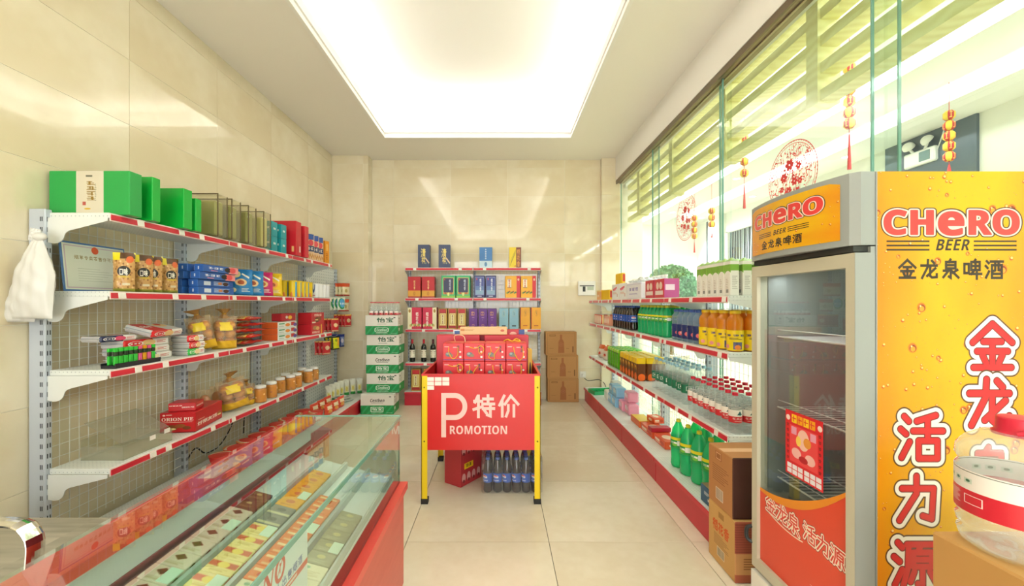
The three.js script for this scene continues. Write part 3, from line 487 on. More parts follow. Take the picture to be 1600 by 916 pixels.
  const pink2 = boxPrint((x) => { x.save(); x.translate(100, 0); x.scale(-1, 1); fill('#d61f4a')(x); rect(x, '#f3ecc4', 0, 0, 30, 100); disc(x, '#b48a3c', 15, 16, 8); for (let i = 0; i < 9; i++) disc(x, ['#d6b25a', '#8aa04a', '#e8d9a0'][i % 3], 20 + i * 9, 84 - (i % 2) * 4, 6); x.restore(); han(x, '稻花香', 23, 22, 19, '#fbf1e6', 13, { down: true, cap: 'round' }); }, fill('#d61f4a'), fill('#d61f4a'));
  row('liquor_box', 'pink liquor box with its cream stripe next to the gold boxes', 0, pink2, 0.185, 0.285, 0.14, BY[2], [X(671.5, 5.58)], 0.02);
  const goldDraw = (x) => { fill('#c99c3a')(x); rect(x, '#a8181f', 10, 3, 80, 20); rect(x, '#c8252b', 16, 6, 68, 14); rect(x, '#efe2a0', 16, 24, 68, 58); rect(x, '#caa548', 24, 28, 52, 48); rect(x, '#f4eab4', 32, 30, 36, 44); han(x, '稻花香', 43, 32, 13, '#8d3a1c', 13, { down: true }); rect(x, '#b01a22', 6, 84, 88, 12); };
  const gold = boxPrint(goldDraw, (x) => { fill('#c99c3a')(x); rect(x, '#a8181f', 0, 3, 100, 20); rect(x, '#b01a22', 0, 84, 100, 12); }, fill('#c99c3a'));
  const goldGeo = ['gold and red liquor box with a cream centre plaque beside purple boxes'];
  row('liquor_box', goldGeo[0], 'gold boxes beside the purple boxes', gold, 0.112, 0.27, 0.1, BY[2], [X(692, 5.58), X(707, 5.58), X(721.5, 5.58)], 0.02);
  row('liquor_box', 'gold and red liquor box with a cream plaque on the bottom deck', 'gold boxes on the bottom deck', gold, 0.12, 0.285, 0.1, BY[4], [X(650, 5.58), X(669, 5.58), X(688, 5.58)], 0.02);
  const pur = boxPrint((x) => { fill('#6a2f92')(x); x.strokeStyle = '#d9a07c'; x.lineWidth = 4; x.strokeRect(28, 18, 34, 14); rect(x, '#d9a07c', 40, 14, 5, 18); rect(x, '#b88cc4', 36, 42, 28, 4); disc(x, '#d9c0e0', 48, 56, 2.5); x.lineWidth = 2; x.beginPath(); x.ellipse(50, 82, 14, 4, 0, 0, 7); x.stroke(); }, fill('#6a2f92'), fill('#6a2f92'));
  row('liquor_box', 'purple liquor box with a copper emblem', 'purple boxes on the back shelf', pur, 0.116, 0.27, 0.1, BY[2], [X(739.5, 5.58), X(754.5, 5.58), X(769, 5.58)], 0.02);
  const lb = boxPrint((x) => { fill('#8fc0d4')(x); x.strokeStyle = '#27303a'; x.lineWidth = 2; x.beginPath(); x.moveTo(48, 16); x.lineTo(50, 34); x.moveTo(56, 20); x.lineTo(54, 34); x.stroke(); x.strokeStyle = '#c9b06a'; x.lineWidth = 1.5; x.beginPath(); x.arc(50, 26, 14, 0, 7); x.stroke(); rect(x, '#27303a', 30, 82, 42, 6); }, fill('#8fc0d4'), fill('#8fc0d4'));
  row('liquor_box', 'pale blue liquor box with a small dark base plate', 'pale blue boxes on the back shelf', lb, 0.122, 0.275, 0.1, BY[2], [X(787, 5.58), X(803, 5.58)], 0.02);
  const or = boxPrint((x) => { fill('#f3ae1c')(x); rect(x, '#c9241f', 0, 0, 5, 100); x.strokeStyle = '#4a3420'; x.lineWidth = 2; x.beginPath(); x.moveTo(44, 16); x.lineTo(54, 30); x.moveTo(58, 16); x.lineTo(54, 36); x.stroke(); x.strokeStyle = '#c9741c'; x.lineWidth = 1.5; x.beginPath(); x.arc(52, 26, 14, 0, 7); x.stroke(); rect(x, '#c05a18', 28, 82, 46, 5); }, fill('#d4371f'), fill('#f3ae1c'));
  row('liquor_box', 'orange-yellow liquor box with a thin red edge', 'orange-yellow boxes on the back shelf', or, 0.128, 0.285, 0.1, BY[2], [X(820.5, 5.58), X(837.5, 5.58)], 0.02);
}
const darkGlass = std(0x141a14, 0.08, { clearcoat: 0.5 });
{ // wine bottles
  const wine = (cap, lab, label, px) => {
    const t = thing('wine_bottle', label, 'wine bottle');
    mesh('bottle', lathe([[0, 0.002], [0.034, 0.002], [0.037, 0.008], [0.037, 0.19], [0.034, 0.212], [0.018, 0.238], [0.0145, 0.25], [0.0145, 0.3], [0, 0.302]], 22), darkGlass, t);
    mesh('paper_label', lathe([[0.0375, 0.06], [0.0375, 0.165]], 22), lab, t); mesh('foil_cap', lathe([[0.0155, 0.248], [0.0155, 0.303], [0.0, 0.305]], 16), cap, t);
    put(t, (px - VPX) * 5.62 / FOCAL, BY[3], 5.63, px * 0.1);
  };
  const lab = (a) => sheet(128, 64, (x, w, h) => { rect(x, '#efe8d2', 0, 0, w, h); if (a) rect(x, '#11130f', 84, 0, 20, h); for (let k = 0; k < 4; k++) { rect(x, '#9a8f74', k * 32 + 6, 12, 20, 5); rect(x, '#b8ad92', k * 32 + 8, 24, 16, 2); rect(x, '#b8ad92', k * 32 + 8, 30, 16, 2); rect(x, '#8a6a3a', k * 32 + 6, 50, 20, 2); } }, 0.7);
  const redFoil = std(0xc22530, 0.35, { metalness: 0.3 }), darkFoil = std(0x5a1f26, 0.35, { metalness: 0.3 });
  wine(redFoil, lab(0), 'wine bottle with red foil cap and plain cream label beside the shelf upright', 644);
  wine(redFoil, lab(1), 'red-capped wine bottle turned so dark glass shows beside its label', 662);
  wine(darkFoil, lab(0), 'wine bottle with dark maroon foil cap and cream label', 676.5);
  wine(redFoil, lab(0), 'wine bottle standing behind the tall red boxes of the promotion bin', 691);
}
const kraft = grainMap(256, (u, v) => { const n = fbm(u, v, 6, 4), f = fbm(u, v * 0.2, 30, 2); return mix([188, 138, 84], [206, 160, 104], n * 1.3 + (f - 0.4) * 0.4); });
{ // three brown liquor cartons with a printed bottle
  const print = boxPrint((x) => { fill('#bb8a54')(x); x.strokeStyle = '#8a6238'; x.lineWidth = 0.8; x.strokeRect(6, 6, 88, 88); const b = (c) => { x.fillStyle = c; x.beginPath(); x.moveTo(46, 12); x.lineTo(53, 12); x.lineTo(53, 32); x.quadraticCurveTo(60, 40, 59, 52); x.lineTo(60, 90); x.lineTo(40, 90); x.lineTo(41, 52); x.quadraticCurveTo(40, 40, 46, 32); x.fill(); }; b('#a5683f'); disc(x, '#bb8a54', 50, 55, 7); orn(x, '#9a4f38', 50, 55, 6); rect(x, '#8a6238', 12, 12, 20, 7); rect(x, '#bb8a54', 14, 14, 16, 3); lines(x, '#8a6238', 12, 70, 16, 3, 1); lines(x, '#8a6238', 66, 70, 16, 4, 1); rect(x, '#7c5530', 86, 62, 4, 26); }, (x) => { fill('#bb8a54')(x); lines(x, '#8a6238', 20, 20, 50, 20, 4); }, (x) => { fill('#bb8a54')(x); rect(x, '#d0a875', 0, 44, 100, 12); }, 0.75);
  const s = series(tag(solo('cardboard_carton', carton(0.42, 0.318, 0.19, 0.004), print), '', 'carton', 'three cartons printed with a bottle'));
  s((879 - VPX) * 5.68 / FOCAL + 0.01, 0, 5.685 + 0.095, 0, 'brown carton printed with a bottle, bottom of the stack beside the liquor shelving');
  s((879 - VPX) * 5.68 / FOCAL + 0.005, 0.318, 5.685 + 0.095, -0.01, 'brown carton printed with a bottle, middle of the stack beside the liquor shelving');
  s((878 - VPX) * 5.68 / FOCAL - 0.01, 0.636, 5.685 + 0.095, 0.015, 'brown carton printed with a bottle, top of the stack beside the liquor shelving');
}
{ // stack of green and white water cartons, shrink pack on top
  const face = (latin) => boxPrint((x) => {
    fill('#eceae0')(x); x.fillStyle = '#16924a'; x.fillRect(0, 55, 100, 45); x.fillStyle = '#2ba862'; for (let i = 0; i < 7; i++) { x.beginPath(); x.moveTo(i * 18 - 20, 100); x.lineTo(i * 18 + 4, 55); x.lineTo(i * 18 + 9, 55); x.lineTo(i * 18 - 12, 100); x.fill(); }
    x.lineWidth = 2.4; x.strokeStyle = '#eef5ec';
    if (latin) { x.font = 'italic bold 22px sans-serif'; x.fillStyle = '#2b2f2c'; x.textAlign = 'center'; x.fillText('Cestbon', 50, 38, 44); rect(x, '#6a6f6a', 32, 42, 36, 1.6); x.strokeRect(32, 64, 36, 22); han(x, '怡宝', 36, 67, 14, '#eef5ec', 14); }
    else { han(x, '怡宝', 36, 12, 24, '#1d5a3c', 12); rect(x, '#6a6f6a', 36, 44, 28, 1.6); x.beginPath(); x.roundRect(30, 64, 40, 22, 6); x.stroke(); x.font = 'italic bold 16px sans-serif'; x.fillStyle = '#eef5ec'; x.textAlign = 'center'; x.fillText('Cestbon', 50, 80, 32); }
    rect(x, '#eef5ec', 32, 92, 36, 1.4); rect(x, '#5a5f5a', 86, 9, 6, 5); rect(x, '#cfe3d3', 78, 92, 18, 1.2);
  }, (x) => { fill('#eceae0')(x); rect(x, '#16924a', 0, 55, 100, 45); rect(x, '#d3d0c4', 40, 0, 20, 55); rect(x, '#5a5f5a', 14, 12, 14, 10); lines(x, '#7a7f7a', 14, 28, 24, 18, 4); rect(x, '#cfe8d4', 12, 66, 20, 14); }, (x) => { fill('#eceae0')(x); rect(x, '#dcd6c0', 0, 42, 100, 16); }, 0.45);
  const A = face(false), Bm = face(true), g = carton(0.4, 0.238, 0.29, 0.004), where = 'in the stack beside the liquor shelving';
  const list = [[Bm, -1.485, 5.06, 0.02, 'bottom'], [A, -1.445, 5.17, 0, 'second lowest'], [Bm, -1.45, 5.16, 0.015, 'middle'], [A, -1.443, 5.17, -0.01, 'second highest'], [A, -1.455, 5.15, 0.02, 'topmost']];
  list.forEach(([m, x, d, r, n], i) => { const c = solo('water_carton', g, m, `green and white bottled-water carton, ${n} of its stack near the back wall`, 'water carton', 'stack of water cartons'); put(c, x, i * 0.2385, d + 0.145, r); });
}
// ---------------------------------------------------------------- bottles
const liquid = (c, dist, o = {}) => new THREE.MeshPhysicalMaterial({ color: 0xffffff, roughness: 0.05, transmission: 1, thickness: 0.05, ior: 1.33, attenuationColor: new THREE.Color(c), attenuationDistance: dist, ...o });
const thinFluid = (c, t, r = 0.06) => new THREE.MeshPhysicalMaterial({ color: c, roughness: r, transmission: t, thickness: 0, ior: 1.4 });
const waterM = thinFluid(0xfbfefe, 0.92), clearPet = new THREE.MeshPhysicalMaterial({ color: 0xeef6f6, roughness: 0.08, transmission: 0.92, thickness: 0, ior: 1.4 });
const spriteM = thinFluid(0x35e39a, 0.55), orangeM = thinFluid(0xffae2c, 0.5), blueM = thinFluid(0xc4def0, 0.75), colaM = std(0x1c0f0b, 0.1, { clearcoat: 0.6 });
function profile(kind, r, h) {
  const P = { // fractions of radius and height
    soda: [[0, 0.005], [0.7, 0], [0.92, 0.02], [1, 0.07], [0.94, 0.2], [0.97, 0.32], [1, 0.36], [1, 0.6], [0.97, 0.66], [0.75, 0.8], [0.42, 0.9], [0.38, 0.93]],
    water: [[0, 0.005], [0.8, 0], [0.97, 0.03], [1, 0.08], [0.93, 0.14], [1, 0.2], [0.95, 0.27], [1, 0.31], [1, 0.56], [0.97, 0.6], [0.98, 0.68], [0.8, 0.81], [0.45, 0.9], [0.42, 0.93]],
    wide: [[0, 0.005], [0.85, 0], [0.98, 0.03], [1, 0.08], [1, 0.52], [0.93, 0.56], [1, 0.62], [1, 0.74], [0.88, 0.82], [0.62, 0.87], [0.6, 0.92]],
  }[kind];
  return P.map(([a, b]) => [a * r, b * h]);
}
function bottle(name, label, category, group, { kind, r, h, fluid, capM, labelM, l0, l1, capR = 0.46, n = 18 }) {
  const t = thing(name, label, category, group), pts = profile(kind, r, h);
  mesh('body', lathe([...pts, [pts[pts.length - 1][0], h * 0.94], [0, h * 0.94]], n), fluid, t);
  const at = (y) => { for (let i = 1; i < pts.length; i++) if (pts[i][1] >= y) { const [a, b] = [pts[i - 1], pts[i]], f = (y - a[1]) / (b[1] - a[1]); return a[0] + (b[0] - a[0]) * f; } return r; };
  if (labelM) { const ys = [l0, (2 * l0 + l1) / 3, (l0 + 2 * l1) / 3, l1].map((v) => v * h); mesh('label', lathe(ys.map((y) => [Math.max(at(y), r * 0.9) + 0.0012, y]), n), labelM, t); }
  mesh('cap', lathe([[capR * r, h * 0.925], [capR * r, h * 0.99], [capR * r * 0.9, h], [0, h]], 14), capM, t);
  return t;
}
// wrap-round label print, repeated twice round the bottle
const wrap = (draw, rough = 0.4) => sheet(256, 128, (x, w, h) => { for (let i = 0; i < 2; i++) { x.save(); x.translate(i * w / 2, 0); x.beginPath(); x.rect(0, 0, w / 2, h); x.clip(); x.scale(w / 200, h / 100); draw(x); x.restore(); } }, rough);
const capBlue = std(0x2f55a8, 0.4), capRed = std(0xd3203c, 0.4), capYellow = std(0xe8c416, 0.4), capGreenY = std(0xc9c024, 0.4), capWhite = std(0xf1f1ec, 0.4), capPaleBlue = std(0x9cc7d8, 0.4);
const pepsiL = wrap((x) => { fill('#2456b4')(x); disc(x, '#f2f2f2', 50, 38, 20); x.save(); x.beginPath(); x.arc(50, 38, 18, 0, 7); x.clip(); rect(x, '#d5273a', 0, 0, 100, 34); rect(x, '#2456b4', 0, 46, 100, 60); x.restore(); word(x, 'pepsi', 50, 76, 18, '#eef2fa'); });
const spriteL = wrap((x) => { fill('#139a45')(x); rect(x, '#e6d81e', 0, 0, 100, 26); rect(x, '#f4f6f0', 34, 30, 26, 44); marks(x, 50, 52, 22.1, 96.72, '#f3f7ee', 2); disc(x, '#f3e01f', 78, 30, 14); disc(x, '#7cc242', 22, 70, 12); });
const nongfuL = wrap((x) => { fill('#f1ece2')(x); rect(x, '#cf2430', 0, 52, 100, 48); x.fillStyle = '#14545a'; x.beginPath(); x.moveTo(50, 8); x.lineTo(36, 40); x.lineTo(64, 40); x.fill(); rect(x, '#14545a', 48, 38, 4, 8); rect(x, '#14545a', 0, 0, 100, 2); han(x, '农夫山泉', 14, 60, 16, '#f6eee6', 12); lines(x, '#eecfc8', 24, 84, 50, 8, 2); });
const cestL = wrap((x) => { fill('#1c7a58')(x); x.strokeStyle = '#e8f2ea'; x.lineWidth = 4; x.strokeRect(24, 24, 50, 46); rect(x, '#e8f2ea', 34, 36, 30, 20); });
const blueL = wrap((x) => { fill('#1d2d68')(x); disc(x, '#e8696f', 34, 66, 16); disc(x, '#f3b7b4', 38, 62, 9); disc(x, '#d9dfec', 66, 30, 15, 22); disc(x, '#d7404e', 66, 32, 8); x.save(); x.translate(92, 92); x.rotate(-Math.PI / 2); marks(x, 40, -6, 14, 70, '#f3f4f8', 5); x.restore(); });
const yellowL = wrap((x) => { fill('#f3d312')(x); marks(x, 50, 26, 13.6, 80, '#3a2c78', 3); lines(x, '#4c3a2a', 22, 38, 56, 10, 2); rect(x, '#5a5a86', 38, 58, 34, 36); disc(x, '#f08a3a', 55, 84, 12); disc(x, '#f09aa0', 12, 80, 10); });
const roundTurn = () => Math.floor(rnd() * 2) * Math.PI + rr(-0.5, 0.5);
// right-hand shelf: rows of bottles; x from front to back, d from far to near
{
  const rows = (proto, y, xs, ds, face = -Math.PI / 2, jit = 0.0008) => { const s = series(proto); for (const d of ds) for (const x of xs) s(x + rr(-jit, jit), y, d + rr(-jit, jit), face + rr(-0.35, 0.35)); };
  const span = (a, b, n) => Array.from({ length: n }, (_, i) => n === 1 ? a : a + (b - a) * i / (n - 1));
  // cola pack, far bay of the middle shelf
  rows(bottle('cola_bottle', 'dark cola bottle with blue label in the pack on the drinks shelving', 'cola bottle', 'cola bottles on the drinks shelving', { kind: 'soda', r: 0.0375, h: 0.24, fluid: colaM, capM: capBlue, labelM: pepsiL, l0: 0.34, l1: 0.62 }), RY[1], [1.31, 1.39, 1.47], span(4.72, 4.12, 8));
  rows(bottle('lemon_soda_bottle', 'green lemon soda bottle with yellow-green label in the large pack on the drinks shelving', 'soda bottle', 'green soda bottles in the pack', { kind: 'soda', r: 0.038, h: 0.25, fluid: spriteM, capM: capGreenY, labelM: spriteL, l0: 0.46, l1: 0.68 }), RY[1], [1.31, 1.39, 1.47], span(3.86, 3.28, 8));
  rows(bottle('grapefruit_drink_bottle', 'blue-labelled clear drink bottle with blue cap and pink fruit print', 'drink bottle', 'blue-labelled drink bottles', { kind: 'wide', r: 0.0395, h: 0.222, fluid: blueM, capM: capBlue, labelM: blueL, l0: 0.1, l1: 0.52, capR: 0.68 }), RY[1], [1.315, 1.405, 1.49], span(3.1, 2.76, 5));
  rows(bottle('iced_tea_bottle', 'amber iced tea bottle with yellow label and yellow cap', 'tea bottle', 'amber iced tea bottles', { kind: 'wide', r: 0.0425, h: 0.226, fluid: orangeM, capM: capYellow, labelM: yellowL, l0: 0.03, l1: 0.52, capR: 0.68 }), RY[1], [1.31, 1.405, 1.495], span(2.66, 2.335, 4));
  // water on the lower shelf
  rows(bottle('water_bottle', 'clear water bottle with dark green label in the wrapped pack', 'water bottle', 'green-labelled water bottles', { kind: 'water', r: 0.037, h: 0.26, fluid: waterM, capM: capPaleBlue, labelM: cestL, l0: 0.32, l1: 0.55 }), RY[2], [1.33, 1.41, 1.49], span(3.56, 2.98, 8));
  rows(bottle('red_cap_water_bottle', 'clear water bottle with red cap and red-white label on the drinks shelving', 'water bottle', 'red-capped water bottles on the shelf', { kind: 'water', r: 0.0335, h: 0.225, fluid: waterM, capM: capRed, labelM: nongfuL, l0: 0.28, l1: 0.6 }), RY[2], [1.3, 1.374, 1.448, 1.522], span(2.82, 2.315, 8));
  // two-litre green bottles on the base deck
  const big = bottle('large_soda_bottle', 'large green two-litre soda bottle with yellow cap on the bottom deck', 'soda bottle', 'large green soda bottles on the bottom deck', { kind: 'soda', r: 0.052, h: 0.335, fluid: spriteM, capM: capGreenY, labelM: spriteL, l0: 0.42, l1: 0.64, n: 24, capR: 0.3 });
  const s = series(big);
  for (const [x, d] of [[1.27, 2.98], [1.275, 2.84], [1.285, 2.7], [1.29, 2.56], [1.4, 2.99], [1.4, 2.85], [1.41, 2.71], [1.42, 2.57]]) s(x, RY[3], d, -Math.PI / 2 + rr(-0.4, 0.4));
  // cola pack under the promotion bin
  rows(bottle('cola_bottle', 'dark cola bottle with blue label in the wrapped pack under the promotion bin', 'cola bottle', 'cola bottles under the promotion bin', { kind: 'soda', r: 0.0315, h: 0.245, fluid: colaM, capM: capBlue, labelM: pepsiL, l0: 0.3, l1: 0.56 }), 0.003, [-0.085, -0.017, 0.051, 0.119, 0.187, 0.255], [2.985, 3.055, 3.125, 3.195], Math.PI / 4, 0.001);
  // small red-capped pack on top of the water cartons
  rows(bottle('small_water_bottle', 'small clear water bottle with pink-red cap in the pack on the water cartons', 'water bottle', 'small bottles on top of the water cartons', { kind: 'water', r: 0.0285, h: 0.165, fluid: waterM, capM: std(0xe0606c, 0.4), labelM: nongfuL, l0: 0.02, l1: 0.34, n: 14 }), 5 * 0.2385, [-1.6, -1.538, -1.476, -1.414, -1.352, -1.29], [5.22, 5.285, 5.35], 0, 0.001);
}
// ---------------------------------------------------------------- promotion bin with its goods
{
  const d0 = 2.8, d1 = 3.6, x0 = -0.525, x1 = 0.272, top = 0.858, bot = 0.36;
  const t = thing('promotion_bin', 'red promotion bin on yellow legs in the middle of the aisle', 'display bin');
  const yel = std(0xf0cf10, 0.4), redM = std(0xd62c2c, 0.35), black = col(0x1c1c1c, 0.6);
  for (const [x, d] of [[x0, d0], [x1, d0], [x0, d1], [x1, d1]]) {
    const sx = x < 0 ? 1 : -1, sd = d < 3 ? 1 : -1;
    const lg = mesh('leg', merge([ext(Math.min(x, x + sx * 0.04), Math.max(x, x + sx * 0.04), 0.02, top, Math.min(d, d + sd * 0.004), Math.max(d, d + sd * 0.004)), ext(Math.min(x, x + sx * 0.004), Math.max(x, x + sx * 0.004), 0.02, top, Math.min(d, d + sd * 0.04), Math.max(d, d + sd * 0.04))]), yel, t);
    mesh('foot', ext(Math.min(x, x + sx * 0.042) - 0.002, Math.max(x, x + sx * 0.042) + 0.002, 0.001, 0.035, Math.min(d, d + sd * 0.042) - 0.003, Math.max(d, d + sd * 0.042) + 0.003), black, lg);
    for (const y of [0.42, 0.78]) mesh('screw', new THREE.SphereGeometry(0.006, 8, 6).scale(1, 1, 0.5).translate(x + sx * 0.02, y, -d + (sd > 0 ? 0.001 : -0.001)), col(0x8a7a20, 0.4, 0.6), lg);
  }
  const sign = sheet(1024, 640, (x, w, h) => {
    rect(x, '#d62c2c', 0, 0, w, h); const c = '#f3cfc9';
    x.strokeStyle = c; x.lineWidth = 44; x.beginPath(); x.moveTo(170, 530); x.lineTo(170, 170); x.lineTo(270, 170); x.arc(270, 265, 95, -Math.PI / 2, Math.PI / 2); x.lineTo(170, 360); x.stroke();
    han(x, '特', 438, 165, 196, c, 13); han(x, '价', 668, 165, 190, c, 13);
    x.fillStyle = c; x.font = 'bold 98px sans-serif'; x.textAlign = 'left'; x.textBaseline = 'alphabetic'; x.fillText('ROMOTION', 218, 502, 620);
  }, 0.3);
  const W = x1 - x0 - 0.05, H = top - bot, cx = (x0 + x1) / 2;
  const panel = mesh('front_panel', box(W, H, 0.006, cx, (top + bot) / 2, -d0 - 0.008), redM, t);
  mesh('front_print', new THREE.PlaneGeometry(W, H).translate(cx, (top + bot) / 2, -d0 - 0.0045), sign, panel);
  for (const [a, b] of [[0, 0], [1, 0], [2, 0], [0, 1], [1, 1], [2, 1], [0, 2]]) mesh('price_tag', carton(0.046, 0.026, 0.002, 0.0005).translate(x0 + 0.062 + a * 0.051, top - 0.036 - b * 0.029, -d0 - 0.003), tagM, panel);
  mesh('back_panel', box(W, H, 0.006, cx, (top + bot) / 2, -d1 + 0.008), redM, t);
  for (const x of [x0 + 0.009, x1 - 0.009]) mesh('side_panel', box(0.006, H, d1 - d0 - 0.06, x, (top + bot) / 2, -(d0 + d1) / 2), redM, t);
  mesh('rim', ext(x0, x1, top, top + 0.012, d0 - 0.001, d0 + 0.014), redM, t); mesh('rim', ext(x0, x1, top, top + 0.012, d1 - 0.014, d1), redM, t);
  mesh('rim', ext(x0, x0 + 0.016, top, top + 0.012, d0 + 0.014, d1 - 0.014), redM, t); mesh('rim', ext(x1 - 0.016, x1, top, top + 0.012, d0 + 0.014, d1 - 0.014), redM, t);
  mesh('floor_tray', ext(x0 + 0.02, x1 - 0.02, 0.54, 0.55, d0 + 0.02, d1 - 0.02), redM, t);
  mesh('cross_bar', ext(x0 + 0.004, x1 - 0.004, 0.5, 0.54, d0 + 0.045, d0 + 0.06), yel, t);
  // gift boxes with rope handles, two visible layers of four on hidden ones
  const gift = boxPrint((x) => { fill('#dd2f33')(x); rect(x, '#3b2f86', 0, 90, 100, 4); lines(x, '#f0d8d0', 8, 16, 22, 7, 2); lines(x, '#f0d8d0', 50, 20, 22, 7, 2); disc(x, '#6a6f74', 28, 62, 15, 13); disc(x, '#a5a89e', 24, 58, 7, 6); disc(x, '#8d7f5c', 40, 68, 10, 8); marks(x, 76, 32, 40, 14, '#1b1718', 2, { down: true }); disc(x, '#f0e4dc', 84, 48, 5); rect(x, '#f0e4dc', 80, 70, 10, 12); }, (x) => { fill('#dd2f33')(x); rect(x, '#3b2f86', 0, 90, 100, 4); }, (x) => { fill('#dd2f33')(x); rect(x, '#f2b840', 30, 40, 40, 8); }, 0.35);
  const gg = carton(0.146, 0.126, 0.2, 0.003), rope = std(0xf3b732, 0.6);
  const layers = [[0.551, 'inside the promotion bin'], [0.678, 'inside the promotion bin'], [0.805, 'lower'], [0.932, 'upper']];
  const mk = (x, y, d, k, label, group) => {
    const b = thing('gift_box', label, 'gift box', group); mesh('box', gg, gift, b);
    const z = 0.1, loops = [[[-0.03, 0.1, z], [-0.028, 0.06, z + 0.008], [0.0, 0.018, z + 0.01], [0.03, 0.04, z + 0.008], [0.034, 0.1, z]], [[-0.035, 0.1, z], [0.01, 0.092, z + 0.01], [0.05, 0.11, z + 0.012], [0.07, 0.085, z + 0.01], [0.04, 0.05, z + 0.008], [0.03, 0.09, z]], [[-0.035, 0.1, z], [-0.03, 0.07, z + 0.01], [-0.045, 0.03, z + 0.01], [-0.01, 0.012, z + 0.01], [-0.005, 0.05, z + 0.01], [0.03, 0.1, z]], [[-0.02, 0.1, z], [-0.01, 0.05, z + 0.01], [0.02, 0.008, z + 0.01], [0.045, 0.03, z + 0.01], [0.045, 0.1, z]]];
    mesh('rope_handle', tube(loops[k % 4], 0.0028, 24, 6), rope, b);
    put(b, x, y, d);
  };
  const gx = [-0.33, -0.181, -0.032, 0.117];
  for (let k = 0; k < 4; k++) { mk(gx[k], 0.932, 3.06, k, ['gift box whose yellow rope hangs in a long loop, beside the tall red box', 'gift box whose yellow rope bends sideways, in the upper layer', 'gift box whose yellow rope hangs in a pinched loop, in the upper layer', 'gift box whose yellow rope hangs low at the bin end, upper layer'][k], 'gift boxes in the promotion bin'); mk(gx[k], 0.804, 3.06, k + 1, 'red beef gift box with rope handle in the lower layer of the promotion bin', 'lower gift boxes in the promotion bin'); }
  for (let k = 0; k < 4; k++) mk(gx[k], 0.677, 3.06, k, 'red beef gift box buried in the promotion bin under the others', 'buried gift boxes'), mk(gx[k], 0.5505, 3.06, k, 'red beef gift box buried in the promotion bin under the others', 'buried gift boxes');
  solo('rope_loop', tube([[-0.33, 1.062, -3.1], [-0.335, 1.1, -3.08], [-0.3, 1.112, -3.06], [-0.262, 1.102, -3.05], [-0.25, 1.062, -3.04]], 0.003, 24, 6), std(0xf0d9a8, 0.6), 'cream rope loop standing up from the top of the gift boxes', 'rope');
  solo('rope_bundle', tube([[0.03, 1.062, -3.12], [0.06, 1.075, -3.1], [0.09, 1.064, -3.08], [0.12, 1.08, -3.1], [0.15, 1.066, -3.06], [0.1, 1.072, -3.05]], 0.005, 30, 6), rope, 'tangled yellow rope lying on top of the gift boxes', 'rope');
  // tall red boxes behind, and flat boxes lying on them
  const plain = boxPrint(fill('#cf2436'), fill('#cf2436'), fill('#cf2436'), 0.35);
  put(solo('tall_red_box', carton(0.34, 0.54, 0.1, 0.004), plain, 'tall plain red box in the promotion bin beside the wine side', 'box'), -0.33, 0.5505, 3.36);
  put(solo('tall_red_box', carton(0.35, 0.538, 0.1, 0.004), plain, 'tall plain red box in the promotion bin towards the drinks shelving', 'box'), 0.052, 0.5505, 3.36);
  const flat1 = boxPrint((x) => { fill('#c8232f')(x); rect(x, '#2d4f9a', 92, 0, 8, 100); rect(x, '#e9eef2', 0, 0, 10, 60); rect(x, '#3e6fb4', 2, 10, 8, 30); rect(x, '#2d8a4a', 0, 60, 10, 40); word(x, 'pro', 6, 30, 20, '#2d4f9a'); disc(x, '#f3b6a0', 84, 40, 5, 20); lines(x, '#f3c0b4', 76, 70, 14, 16, 2); }, fill('#c8232f'), fill('#c8232f'), 0.35);
  put(solo('flat_gift_box', carton(0.585, 0.09, 0.1, 0.003), flat1, 'long red printed box with blue end lying at the back of the promotion bin', 'box'), -0.09, 1.035, 3.49);
  const flat2 = boxPrint((x) => { fill('#efc48c')(x); rect(x, '#d88a4a', 2, 20, 8, 30); lines(x, '#b8843e', 10, 30, 26, 18, 2); disc(x, '#d8674a', 90, 45, 4, 16); }, fill('#efc48c'), fill('#efc48c'), 0.4);
  put(solo('flat_gift_box', carton(0.375, 0.06, 0.09, 0.003), flat2, 'long peach coloured box lying across the two tall red boxes', 'box'), -0.13, 1.092, 3.365);
  const filler = boxPrint(fill('#b4202c'), 0, 0, 0.5);
  put(solo('tall_red_box', carton(0.6, 0.482, 0.1, 0.004), filler, 'wide red box standing in the promotion bin under the long printed box', 'box'), -0.09, 0.5505, 3.49);
  const ybox = boxPrint((x) => { fill('#e9b93a')(x); rect(x, '#b8342c', 0, 0, 40, 100); disc(x, '#3a3a34', 72, 40, 14, 18); }, 0, 0, 0.4);
  put(solo('snack_box', carton(0.05, 0.44, 0.1, 0.003), ybox, 'narrow yellow box wedged at the end of the promotion bin', 'box'), 0.247 - 0.03 + 0.003, 0.5505, 3.15 + 0.09);
  // under the bin
  const teal = boxPrint((x) => { fill('#159a98')(x); marks(x, 40, 40, 20.4, 74.4, '#f0f4f2', 3); han(x, '牛肉', 56, 52, 20, '#16302f', 14, { outline: [['#f0f4f2', 9]] }); }, fill('#159a98'), fill('#159a98'), 0.4);
  put(solo('teal_box', carton(0.36, 0.24, 0.2, 0.003), teal, 'teal printed carton on the floor under the promotion bin', 'carton'), -0.28, 0, 3.72);
  const rb = boxPrint((x) => { fill('#b8343a')(x); for (let j = 0; j < 2; j++) for (let i = 0; i < 5; i++) { disc(x, '#e3a9a4', 12 + i * 19, 14 + j * 66, 7, 11); disc(x, '#7c1c24', 12 + i * 19, 22 + j * 66, 4); } rect(x, '#f0c81e', 14, 46, 34, 14); marks(x, 31, 53, 10.2, 22.32, '#3b2a10', 2); }, (x) => { fill('#b8343a')(x); }, fill('#b8343a'), 0.4);
  put(solo('red_snack_carton', carton(0.3, 0.3, 0.16, 0.003), rb, 'red printed carton turned at an angle under the promotion bin', 'carton'), -0.262, 0, 3.21, 0.95);
